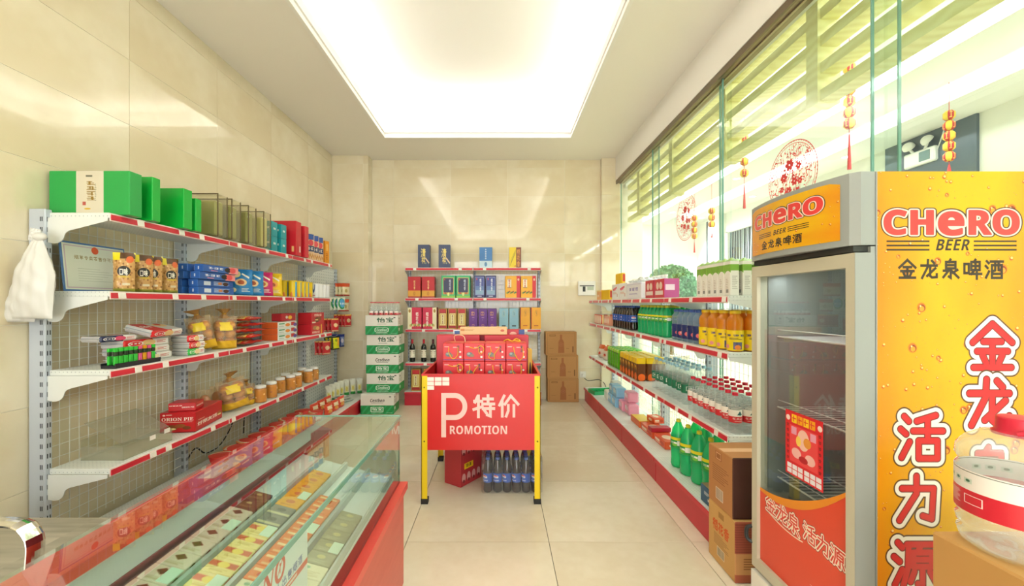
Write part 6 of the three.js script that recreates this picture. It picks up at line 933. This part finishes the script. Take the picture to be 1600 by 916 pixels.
  const packs = {
    maroon: P((x) => { fill('#7a1c22')(x); disc(x, '#c8a06a', 50, 30, 12); lines(x, '#b88a5c', 24, 60, 50, 20, 3); }), pale: P((x) => { fill('#e2c9b8')(x); x.save(); x.translate(50, 34); x.rotate(0.78); rect(x, '#7a1c22', -15, -15, 30, 30); x.restore(); lines(x, '#b89a80', 20, 70, 60, 20, 3); }),
    gold: P((x) => { fill('#efd88a')(x); rect(x, '#d2562c', 0, 22, 100, 34); disc(x, '#f0d050', 50, 40, 20); lines(x, '#c8a850', 20, 70, 60, 20, 3); }), orange: P((x) => { fill('#f0a81c')(x); disc(x, '#d8742c', 50, 40, 20); lines(x, '#c87a1c', 20, 70, 60, 20, 3); }),
    slate: P((x) => { fill('#7a7e78')(x); disc(x, '#4a4e50', 50, 40, 18); rect(x, '#c8c49a', 0, 70, 100, 20); }), amber: P((x) => { fill('#e8793c')(x); rect(x, '#f4cf9a', 10, 20, 80, 18); disc(x, '#c8342c', 50, 56, 18); lines(x, '#f0d8a8', 14, 76, 70, 18, 3); }),
    olive: P((x) => { fill('#8f9070')(x); disc(x, '#c0b878', 50, 36, 16); lines(x, '#b8b490', 14, 64, 70, 26, 4); }), cream: P((x) => { fill('#e6dcb8')(x); lines(x, '#c8b888', 14, 50, 70, 40, 6); disc(x, '#8ab08a', 30, 26, 10); }),
  };
  const g = carton(0.074, 0.021, 0.055, 0.002), protos = {}, tagG = std(0xcfe6d2, 0.5); let tilt = Math.atan2(0.59 - 0.695, X1 - 0.006 - (X0 + 0.075));
  const desc = { maroon: 'maroon cigarette pack in the rear row of the counter', pale: 'pale cigarette pack with maroon diamond in the rear row of the counter', gold: 'gold cigarette pack with red band in the second row of the counter', orange: 'orange cigarette pack at the far end of the second counter row', slate: 'slate grey cigarette pack between orange and gold packs', amber: 'red-orange cigarette pack behind the front row of the counter', olive: 'olive cigarette pack in the front row of the counter', cream: 'cream cigarette pack in the front row of the counter' };
  const row = (x, list, far) => list.forEach((k, i) => {
    const y = sy(x) + 0.0035, d = far - i * 0.0565; protos[k] ??= series(solo('cigarette_pack', g, packs[k], desc[k], 'cigarette pack', k + ' cigarette packs'));
    const o = protos[k](x, y, d, 0); o.rotation.z = tilt;
    if (i % 4 === 3) { const q = put(solo('price_card', carton(0.03, 0.002, 0.05, 0.0005), tagG, 'small pale green price card lying on the cigarette packs', 'price card', 'price cards in the counter'), x + 0.027, y + 0.0215 + 0.027 * Math.tan(tilt) , d); q.rotation.z = tilt; }
  });
  const rep = (k, n) => Array(n).fill(k);
  row(-0.802, [...rep('maroon', 2), ...rep('pale', 10)], 1.38); row(-0.703, [...rep('orange', 5), ...rep('slate', 2), ...rep('gold', 12)], 1.62);
  row(-0.606, [...rep('amber', 8), ...rep('cream', 6)], 1.46);
  // front row stands in the channel behind the gutter
  row(-0.508, [...rep('olive', 5), ...rep('cream', 8)], 1.4);
}
{ // low grey cabinet and chair behind the counter
  const streak = grainMap(256, (u, v) => { const n = fbm(u * 0.25, v, 10, 3), s = fbm(u * 0.1, v, 48, 2); return mix([150, 144, 126], [196, 190, 170], n * 1.1 + (s - 0.4) * 1.2); });
  const m = std(0xffffff, 0.35, { map: streak }), t = thing('low_cabinet', 'low grey wood-grain cabinet behind the counter beside the wall shelving', 'cabinet');
  mesh('top', metreUV(ext(-2.2, -1.05, 0.43, 0.455, 1.32, 1.735), 1.2), m, t); mesh('body', metreUV(ext(-2.18, -1.07, 0.04, 0.43, 1.34, 1.72), 1.2), m, t); for (const x of [-1.9, -1.34]) mesh('door_panel', metreUV(ext(x - 0.26, x + 0.26, 0.06, 0.41, 1.328, 1.34), 1.2, 0.3), m, t); mesh('plinth', ext(-2.15, -1.1, 0, 0.04, 1.37, 1.7), col(0x3a3a36, 0.6), t);
  const c = thing('office_chair', 'chrome-armed chair behind the tobacco counter', 'chair'), ch = std(0xe8e8e8, 0.08, { metalness: 1 }), blk = col(0x1e1e20, 0.5);
  const armShape = (d) => { const pts = [[-0.42, 0.43], [-0.42, 0.62], [-0.38, 0.7], [-0.3, 0.715], [-0.06, 0.715], [-0.012, 0.69], [0, 0.64], [-0.02, 0.45]].map((p) => new THREE.Vector3(p[0], p[1], 0)); const cv = new THREE.CatmullRomCurve3(pts, false, 'catmullrom', 0.4); const s = new THREE.Shape(); s.absellipse(0, 0, 0.026, 0.008, 0, Math.PI * 2); return new THREE.ExtrudeGeometry(s, { steps: 48, extrudePath: cv, curveSegments: 10 }).translate(-1.33, 0, -d); };
  for (const d of [0.66, 1.2]) mesh('arm', armShape(d), ch, c);
  mesh('seat', carton(0.48, 0.08, 0.5, 0.02).translate(-1.57, 0.42, -0.93), blk, c); mesh('backrest', carton(0.07, 0.5, 0.5, 0.02).translate(-1.83, 0.48, -0.93), blk, c); mesh('column', cyl(0.03, 0.03, 0.36, 14, -1.57, 0.24, -0.93), ch, c);
  for (let i = 0; i < 5; i++) { const a = i * 1.2566 + 0.3; mesh('foot', bar([-1.57, 0.08, -0.93], [-1.57 + 0.28 * Math.cos(a), 0.045, -0.93 + 0.28 * Math.sin(a)], 0.016, 8), ch, c); mesh('castor', new THREE.SphereGeometry(0.022, 10, 8).translate(-1.57 + 0.28 * Math.cos(a), 0.022, -0.93 + 0.28 * Math.sin(a)), blk, c); }
}
// ---------------------------------------------------------------- beer cooler
function droplets(x, w, h, n, s0) { let s = s0; const r = () => (s = (s * 16807) % 2147483647) / 2147483647; for (let i = 0; i < n; i++) { const px = r() * w, py = r() * h, q = Math.pow(r(), 5) * 9 + 1.2; x.fillStyle = '#e08a14'; x.beginPath(); x.arc(px, py, q, 0, 7); x.fill(); x.fillStyle = '#b8541a'; x.beginPath(); x.arc(px - q * 0.12, py + q * 0.12, q * 0.75, 0.4, 3.4); x.fill(); x.fillStyle = '#f6d27a'; x.beginPath(); x.arc(px + q * 0.15, py - q * 0.1, q * 0.5, 0, 7); x.fill(); } }
function beerGround(x, w, h) { // printed beer with bubbles
  const im = x.createImageData(w, h); for (let j = 0; j < h; j++) for (let i = 0; i < w; i++) { const n = fbm(i / w, j / h * 1.6, 3, 3), e = Math.pow(Math.min(1, Math.abs(i / w - 0.55) * 1.9), 2), c = mix([230, 176, 12], [220, 126, 18], e * 0.75 + (n - 0.42) * 0.9), o = (j * w + i) * 4; im.data[o] = c[0]; im.data[o + 1] = c[1]; im.data[o + 2] = c[2]; im.data[o + 3] = 255; } x.putImageData(im, 0, 0);
}
function chero(x, cx, cy, size, maxW) { x.save(); x.textAlign = 'center'; x.textBaseline = 'middle'; x.lineJoin = 'round'; x.font = `bold ${size}px sans-serif`; const parts = ['C', 'H', 'e', 'R', 'O'], ws = parts.map((p) => x.measureText(p).width * (p === 'e' ? 1.25 : 1)), tot = ws.reduce((a, b) => a + b, 0), k = maxW / tot; for (const [st, lw] of [['#3a2a1c', size * 0.19], ['#f3d9c4', size * 0.13], [null, 0]]) { let px = cx - maxW / 2; parts.forEach((p, i) => { x.save(); x.translate(px + ws[i] * k / 2, cy); x.scale(k * (p === 'e' ? 1.25 : 1), p === 'e' ? 1.22 : 1); if (p === 'e') x.translate(0, -size * 0.06); if (st) { x.strokeStyle = st; x.lineWidth = lw; x.strokeText(p, 0, 0); } else { x.fillStyle = '#e2403e'; x.strokeStyle = '#e2403e'; x.lineWidth = size * 0.05; x.strokeText(p, 0, 0); x.fillText(p, 0, 0); } x.restore(); px += ws[i] * k; }); } x.restore(); }
function beerBlock(x, cx, y, w) { x.fillStyle = '#33291c'; x.font = `italic bold ${w * 0.11}px sans-serif`; x.textAlign = 'center'; x.textBaseline = 'middle'; x.fillText('BEER', cx, y); for (const s of [-1, 1]) for (let k = -1; k <= 1; k++) x.fillRect(s < 0 ? cx - w * 0.5 : cx + w * 0.17, y + k * w * 0.03 - 1.5, w * 0.33, w * 0.012); han(x, '金龙泉啤酒', cx - w * 0.41, y + w * 0.1, w * 0.14, '#33291c', 13, { gap: 1.19 }); }
{
  const X0 = 1.1, X1 = 1.636, D0 = 1.3, D1 = 1.83, TOP = 1.752, HB = 1.52;
  const t = thing('beer_cooler', 'upright glass-door beer cooler with yellow beer advertising', 'drinks cooler');
  const grey = std(0x979c98, 0.4), cream = std(0xc4bfa8, 0.4), dark = col(0x30332f, 0.6), inner = std(0xe6e8e2, 0.45), base = std(0xe8e6da, 0.4);
  mesh('side_wall', ext(X0 + 0.05, X1, 0.12, HB, D0, D0 + 0.035), grey, t); mesh('side_wall', ext(X0 + 0.05, X1, 0.12, HB, D1 - 0.035, D1), grey, t);
  mesh('back_wall', ext(X1 - 0.035, X1, 0.12, HB, D0 + 0.035, D1 - 0.035), inner, t); mesh('bottom_wall', ext(X0 + 0.05, X1 - 0.035, 0.12, 0.26, D0 + 0.035, D1 - 0.035), inner, t); mesh('top_wall', ext(X0 + 0.05, X1 - 0.035, HB - 0.035, HB, D0 + 0.035, D1 - 0.035), inner, t);
  const pl = mesh('plinth', carton(X1 - X0 - 0.02, 0.12, D1 - D0, 0.01).translate((X0 + X1) / 2 + 0.01, 0, -(D0 + D1) / 2), base, t); mesh('kick_grille', ext(X0 - 0.006, X0 + 0.02, 0.02, 0.19, D0 + 0.01, D1 - 0.005), base, pl);
  for (let i = 0; i < 5; i++) mesh('grille_slot', ext(X0 - 0.0075, X0 - 0.0055, 0.05 + i * 0.022, 0.058 + i * 0.022, D0 + 0.06, D1 - 0.06), dark, pl);
  // header with bowed sign
  const arc = (x0, bulge, d0, d1, n = 14) => Array.from({ length: n + 1 }, (_, i) => { const f = i / n; return [x0 - bulge * 4 * f * (1 - f), d0 + (d1 - d0) * f]; });
  const head = new THREE.Shape(); const ap = arc(X0, 0.035, D0 + 0.02, D1); head.moveTo(X1, D0); head.lineTo(X0 + 0.02, D0); ap.forEach(([a, b]) => head.lineTo(a, b)); head.lineTo(X1, D1);
  mesh('header', new THREE.ExtrudeGeometry(head, { depth: TOP - HB - 0.004, bevelEnabled: false }).rotateX(-Math.PI / 2).scale(1, 1, 1).translate(0, HB + 0.004, 0), grey, t);
  const signM = sheet(768, 384, (x, w, h) => { beerGround(x, w, h); droplets(x, w, h, 160, 9); chero(x, w * 0.47, h * 0.31, 150, w * 0.84); beerBlock(x, w * 0.46, h * 0.62, w * 0.62); }, 0.25);
  const sp = arc(X0 - 0.0015, 0.035, D0 + 0.02, D1), pos = [], uv = [], ix = []; const y0 = HB + 0.024, y1 = TOP - 0.016; // the sign narrows a little inside its border
  sp.forEach(([a, b], i) => { const f = i / 14, dd = D0 + 0.045 + (D1 - D0 - 0.06) * f, aa = X0 - 0.0018 - 0.035 * 4 * ((dd - D0 - 0.02) / (D1 - D0 - 0.02)) * (1 - (dd - D0 - 0.02) / (D1 - D0 - 0.02)); const edge = Math.min(f, 1 - f) < 0.08 ? 0.012 * (1 - Math.min(f, 1 - f) / 0.08) : 0; pos.push(aa, y0, -dd, aa, y1 - edge, -dd); uv.push(1 - f, 0, 1 - f, 1); if (i < 14) { const q = 2 * i; ix.push(q, q + 1, q + 2, q + 2, q + 1, q + 3); } });
  const sg = new THREE.BufferGeometry(); sg.setAttribute('position', new THREE.Float32BufferAttribute(pos, 3)); sg.setAttribute('uv', new THREE.Float32BufferAttribute(uv, 2)); sg.setIndex(ix); sg.computeVertexNormals(); signM.side = THREE.DoubleSide; mesh('header_sign', sg, signM, t);
  mesh('header_lip', ext(X0 + 0.004, X0 + 0.05, HB - 0.016, HB + 0.003, D0 + 0.01, D1 - 0.01), dark, t);
  // door
  const B = 0.205, T = 1.5, F = 0.045; const door = mesh('door', merge([ext(X0, X0 + 0.045, B, B + F, D0, D1), ext(X0, X0 + 0.045, T - F, T, D0, D1), ext(X0, X0 + 0.045, B + F, T - F, D0, D0 + F * 0.75), ext(X0, X0 + 0.045, B + F, T - F, D1 - F * 0.8, D1)]), cream, t);
  mesh('door_side', ext(X0 + 0.0005, X0 + 0.062, B, T, D0 - 0.002, D0 + 0.001), grey, t);
  mesh('door_seal', ext(X0 + 0.046, X0 + 0.05, B, T, D0 + 0.01, D0 + 0.03), dark, t);
  const gm = new THREE.MeshPhysicalMaterial({ color: 0xf2f6f4, roughness: 0, transmission: 1, thickness: 0, ior: 1.5 }); mesh('door_glass', ext(X0 + 0.016, X0 + 0.017, B + F, T - F, D0 + F * 0.75, D1 - F * 0.8), gm, door);
  // lower red panel with a curved orange band; local u from far to near
  const U0 = -(D1 - F * 0.8), U1 = -(D0 + F * 0.75), W = U1 - U0, redShape = new THREE.Shape(), top = (f) => 0.5 - 0.1 * f + 0.36 * f * f - 0.03 + 0.02;
  const curve = (f) => 0.545 - 0.08 * f + 0.27 * f * f;
  redShape.moveTo(0, B + F); redShape.lineTo(W, B + F); for (let i = 20; i >= 0; i--) redShape.lineTo(W * i / 20, curve(i / 20));
  const redG = new THREE.ShapeGeometry(redShape), rp = redG.attributes.position, ruv = []; for (let i = 0; i < rp.count; i++) ruv.push(rp.getX(i) / W, (rp.getY(i) - B - F) / 0.5); redG.setAttribute('uv', new THREE.Float32BufferAttribute(ruv, 2));
  const redM = sheet(768, 768, (x, w, h) => { rect(x, '#e0492e', 0, 0, w, h); x.save(); x.translate(0, 0); const ol = [['#f4e3cf', 16], ['#c23a24', 7]]; x.setTransform(1, 0.06, 0, 1, 0, 0); han(x, '金龙泉', 60, 300, 112, '#fbeedd', 11, { gap: 1.0, cap: 'round', outline: [['#7a2a1c', 18], ['#f4e3cf', 12]] }); han(x, '金龙泉', 60, 300, 112, '#d83a28', 9, { gap: 1.0, cap: 'round' }); han(x, '活力源', 425, 285, 104, '#fbeedd', 11, { gap: 1.0, cap: 'round', outline: [['#7a2a1c', 18], ['#f4e3cf', 12]] }); han(x, '活力源', 425, 285, 104, '#d83a28', 9, { gap: 1.0, cap: 'round' }); x.strokeStyle = '#f4e3cf'; x.lineWidth = 7; x.beginPath(); x.moveTo(70, 410); x.quadraticCurveTo(260, 450, 420, 415); x.stroke(); x.restore(); lines(x, '#f0b8a0', 480, 640, 180, 60, 5, 0.3); }, 0.3, { side: THREE.DoubleSide });
  mesh('red_door_panel', redG.rotateY(Math.PI / 2).translate(X0 + 0.0145, 0, -D1 + F * 0.8).scale(1, 1, 1), redM, door);
  // rotateY(90deg) sends local x to -z; mirror so that x runs from the far edge to the near edge
  { const m = door.children[door.children.length - 1], p = m.geometry.attributes.position; for (let i = 0; i < p.count; i++) p.setZ(i, -D1 + F * 0.8 + (-D1 + F * 0.8 - p.getZ(i))); m.geometry.computeVertexNormals(); }
  const bandPts = []; const band = new THREE.Shape(); for (let i = 0; i <= 20; i++) { const f = i / 20; i ? band.lineTo(W * f, curve(f)) : band.moveTo(0, curve(0)); } for (let i = 20; i >= 0; i--) { const f = i / 20; band.lineTo(W * f, curve(f) + 0.012 + 0.022 * Math.sin(f * Math.PI)); }
  { const g = new THREE.ShapeGeometry(band), p = g.attributes.position; for (let i = 0; i < p.count; i++) { const u = p.getX(i); p.setXYZ(i, X0 + 0.014, p.getY(i), -D1 + F * 0.8 + u); } g.computeVertexNormals(); mesh('orange_band', g, std(0xe88f22, 0.35, { side: THREE.DoubleSide }), door); }
  mesh('handle', tube([[X0 + 0.004, 0.3, -D1 - 0.002], [X0 - 0.012, 0.31, -D1 - 0.012], [X0 - 0.012, 0.36, -D1 - 0.012], [X0 + 0.004, 0.37, -D1 - 0.002]], 0.008, 20, 8), col(0x25282a, 0.4), door);
  // poster on the glass
  const poster = sheet(384, 512, (x, w, h) => { rect(x, '#d8232c', 0, 0, w, h); rect(x, '#e8484a', 50, 110, w - 100, 290); for (let i = 0; i < 4; i++) rect(x, ['#f4c81e', '#f0a018'][i % 2], 70 + i * 62, 24, 54, 66); for (let i = 0; i < 4; i++) { rect(x, '#d8342c', 84 + i * 62, 34, 8, 46); rect(x, '#d8342c', 76 + i * 62, 50, 40, 8); } for (let i = 0; i < 7; i++) for (const X of [14, w - 42]) { rect(x, '#6a1418', X, 110 + i * 44, 26, 5); rect(x, '#6a1418', X + 10, 104 + i * 44, 6, 26); rect(x, '#6a1418', X + 2, 122 + i * 44, 22, 4); } disc(x, '#f0c0b0', w / 2, 200, 60, 80); disc(x, '#e89a3c', w / 2 + 40, 210, 38); disc(x, '#f4d05a', w / 2 - 50, 220, 26, 40); disc(x, '#f2b8b0', 120, 320, 50, 40); disc(x, '#f2b8b0', 260, 330, 50, 40); disc(x, '#b8242c', w / 2, 350, 46, 26); rect(x, '#e8a0b8', 66, 120, 56, 60); rect(x, '#e8a0b8', 262, 120, 56, 60); for (let r = 0; r < 2; r++) for (let c = 0; c < 6; c++) rect(x, '#e8e4ea', 20 + c * 58 + (c > 2 ? 8 : 0), 420 + r * 42, 50, 36); disc(x, '#f2d8d0', 30, 60, 22); disc(x, '#f2d8d0', w - 30, 60, 22); }, 0.5, { side: THREE.DoubleSide });
  { const p = mesh('poster', new THREE.PlaneGeometry(0.19, 0.245).rotateY(-Math.PI / 2).translate(X0 + 0.0145, 0.81, -1.54), poster, door); }
  // wire shelves inside
  for (const y of [0.6, 0.9, 1.2]) { const b = []; for (let i = 0; i <= 16; i++) b.push(bar([X0 + 0.09, y, -(D0 + 0.04 + i * 0.028)], [X1 - 0.04, y, -(D0 + 0.04 + i * 0.028)], 0.002, 5)); b.push(bar([X0 + 0.09, y, -D0 - 0.037], [X0 + 0.09, y, -D1 + 0.037], 0.004, 6), bar([X0 + 0.3, y - 0.004, -D0 - 0.037], [X0 + 0.3, y - 0.004, -D1 + 0.037], 0.003, 6)); b.push(bar([X0 + 0.09, y + 0.03, -D0 - 0.037], [X0 + 0.09, y + 0.03, -D1 + 0.037], 0.002, 6)); mesh('wire_shelf', merge(b), std(0xe4e4de, 0.35), t); }
  for (const d of [D0 + 0.12, D1 - 0.12]) mesh('shelf_rack', ext(X1 - 0.042, X1 - 0.036, 0.3, 1.45, d - 0.008, d + 0.008), std(0xc8ccc8, 0.4), t);
  { const tubeM = std(0xffffff, 0.4, { emissive: 0xf4f8ff, emissiveIntensity: 1.5 }); mesh('added_cooler_tube', ext(X0 + 0.06, X0 + 0.075, HB - 0.06, HB - 0.04, D0 + 0.06, D1 - 0.06), tubeM, t); const l = new THREE.RectAreaLight(0xf4f8ff, 28, D1 - D0 - 0.12, 0.02); l.position.set(X0 + 0.085, HB - 0.065, -(D0 + D1) / 2); l.lookAt(X0 + 0.3, 0.6, -(D0 + D1) / 2); l.name = 'added_fill_light'; l.castShadow = true; t.add(l); }  // tube and light added to brighten the dark cooler interior
  // advertisement on the side wall facing the counter end
  const adX0 = X0 + 0.068, adW = X1 - adX0, adY0 = 0.12, adY1 = TOP - 0.001;
  const ad = sheet(640, 2048, (x, w, h) => {
    beerGround(x, w, h); droplets(x, w, h, 900, 5); let s = 31; const r = () => (s = (s * 16807) % 2147483647) / 2147483647;
    for (let i = 0; i < 40; i++) { const px = r() * w, py = r() * h, q = 8 + r() * 13; disc(x, '#d8741c', px, py, q); disc(x, '#8a3a18', px + q * 0.1, py + q * 0.1, q * 0.75); disc(x, '#e89a2c', px + q * 0.1, py + q * 0.25, q * 0.55); disc(x, '#f8dc9a', px - q * 0.2, py - q * 0.3, q * 0.2); }
    const m = h / (adY1 - adY0), Y = (yy) => (adY1 - yy) * m; // metres to sheet rows
    chero(x, w * 0.49, Y(1.592), 128, w * 0.92); beerBlock(x, w * 0.49, Y(1.523), w * 0.86);
    const big = (ch, cx, yy, sz) => han(x, ch, cx - sz / 2, Y(yy), sz, '#d8232c', 12.5, { cap: 'round', outline: [['#5a3a20', 26], ['#f4efe6', 20], ['#6a1a1c', 3.5]] });
    big('金', w * 0.76, 1.285, 190); big('龙', w * 0.74, 1.115, 200); big('泉', w * 0.74, 0.9, 190);
    big('活', w * 0.29, 1.005, 190); big('力', w * 0.27, 0.815, 190); big('源', w * 0.25, 0.615, 195);
  }, 0.22);
  mesh('advert_panel', new THREE.PlaneGeometry(adW, adY1 - adY0).translate(adX0 + adW / 2, (adY0 + adY1) / 2, -D0 + 0.0035), ad, t); mesh('advert_backing', ext(adX0 - 0.004, X1, adY0, adY1, D0 - 0.003, D0 - 0.0005), grey, t);
}
{ // cartons with a big water jug next to the cooler
  const kr = boxPrint((x) => { fill('#bf9050')(x); }, (x) => { fill('#bf9050')(x); x.strokeStyle = '#d9bf92'; x.lineWidth = 0.9; x.strokeRect(74, 22, 6, 9); x.strokeRect(63, 22, 6, 9); rect(x, '#4a3a24', 76.5, 24, 1, 5); disc(x, '#4a3a24', 66, 27, 1.2, 2); rect(x, '#6a5430', 60, 34, 22, 2.4); }, (x) => { fill('#bf9050')(x); rect(x, '#d4b078', 0, 46, 100, 10); }, 0.75);
  put(solo('cardboard_carton', carton(0.44, 0.39, 0.42, 0.005), kr, 'plain tan carton under the large water jug', 'carton'), 1.282, 0.3925, 0.822); put(solo('cardboard_carton', carton(0.44, 0.39, 0.42, 0.005), kr, 'plain tan carton standing on the floor beside the cooler', 'carton'), 1.282, 0, 0.822);
  const t = thing('water_jug', 'large clear water jug with red cap and red-white label', 'water jug'), pet = new THREE.MeshPhysicalMaterial({ color: 0xf8fbfa, roughness: 0.02, transmission: 0.82, thickness: 0, ior: 1.45 });
  const pr = [[0, 0.004], [0.08, 0], [0.094, 0.012], [0.098, 0.03], [0.09, 0.038], [0.098, 0.048], [0.1, 0.06], [0.093, 0.068], [0.1, 0.078], [0.1, 0.18], [0.094, 0.19], [0.101, 0.205], [0.099, 0.225], [0.085, 0.245], [0.06, 0.263], [0.036, 0.27], [0.033, 0.285], [0, 0.285]];
  mesh('body', lathe(pr, 40), pet, t); mesh('label', lathe([[0.1012, 0.082], [0.1012, 0.178]], 40), sheet(1024, 256, (x, w, h) => { rect(x, '#eeeae2', 0, 0, w, h); rect(x, '#cf2a38', 0, 120, w, 136); rect(x, '#3a4a44', 0, 8, w, 4); for (let i = 0; i < 4; i++) { const X = i * 256; x.strokeStyle = '#f0e2dc'; x.lineWidth = 4; x.strokeRect(X + 120, 150, 60, 50); lines(x, '#f0e2dc', X + 40, 140, 60, 80, 9, 0.4); for (let k = 0; k < 3; k++) { rect(x, '#c9d8c8', X + 30 + k * 44, 50, 30, 30); disc(x, '#2f6a4c', X + 45 + k * 44, 64, 8); } } }, 0.3), t);
  mesh('cap', lathe([[0.043, 0.262], [0.044, 0.268], [0.037, 0.274], [0.036, 0.298], [0.033, 0.302], [0, 0.302]], 28), capRed, t); mesh('handle', tube([[-0.05, 0.272, 0], [-0.045, 0.285, 0.03], [0, 0.29, 0.05], [0.045, 0.285, 0.03], [0.05, 0.272, 0]], 0.005, 24, 6), capRed, t);
  put(t, 1.166, 0.784, 0.94, 0.6);
}
scene.traverse((o) => { if (o.isMesh) { o.castShadow = true; o.receiveShadow = true; } });
renderer.render(scene, camera);
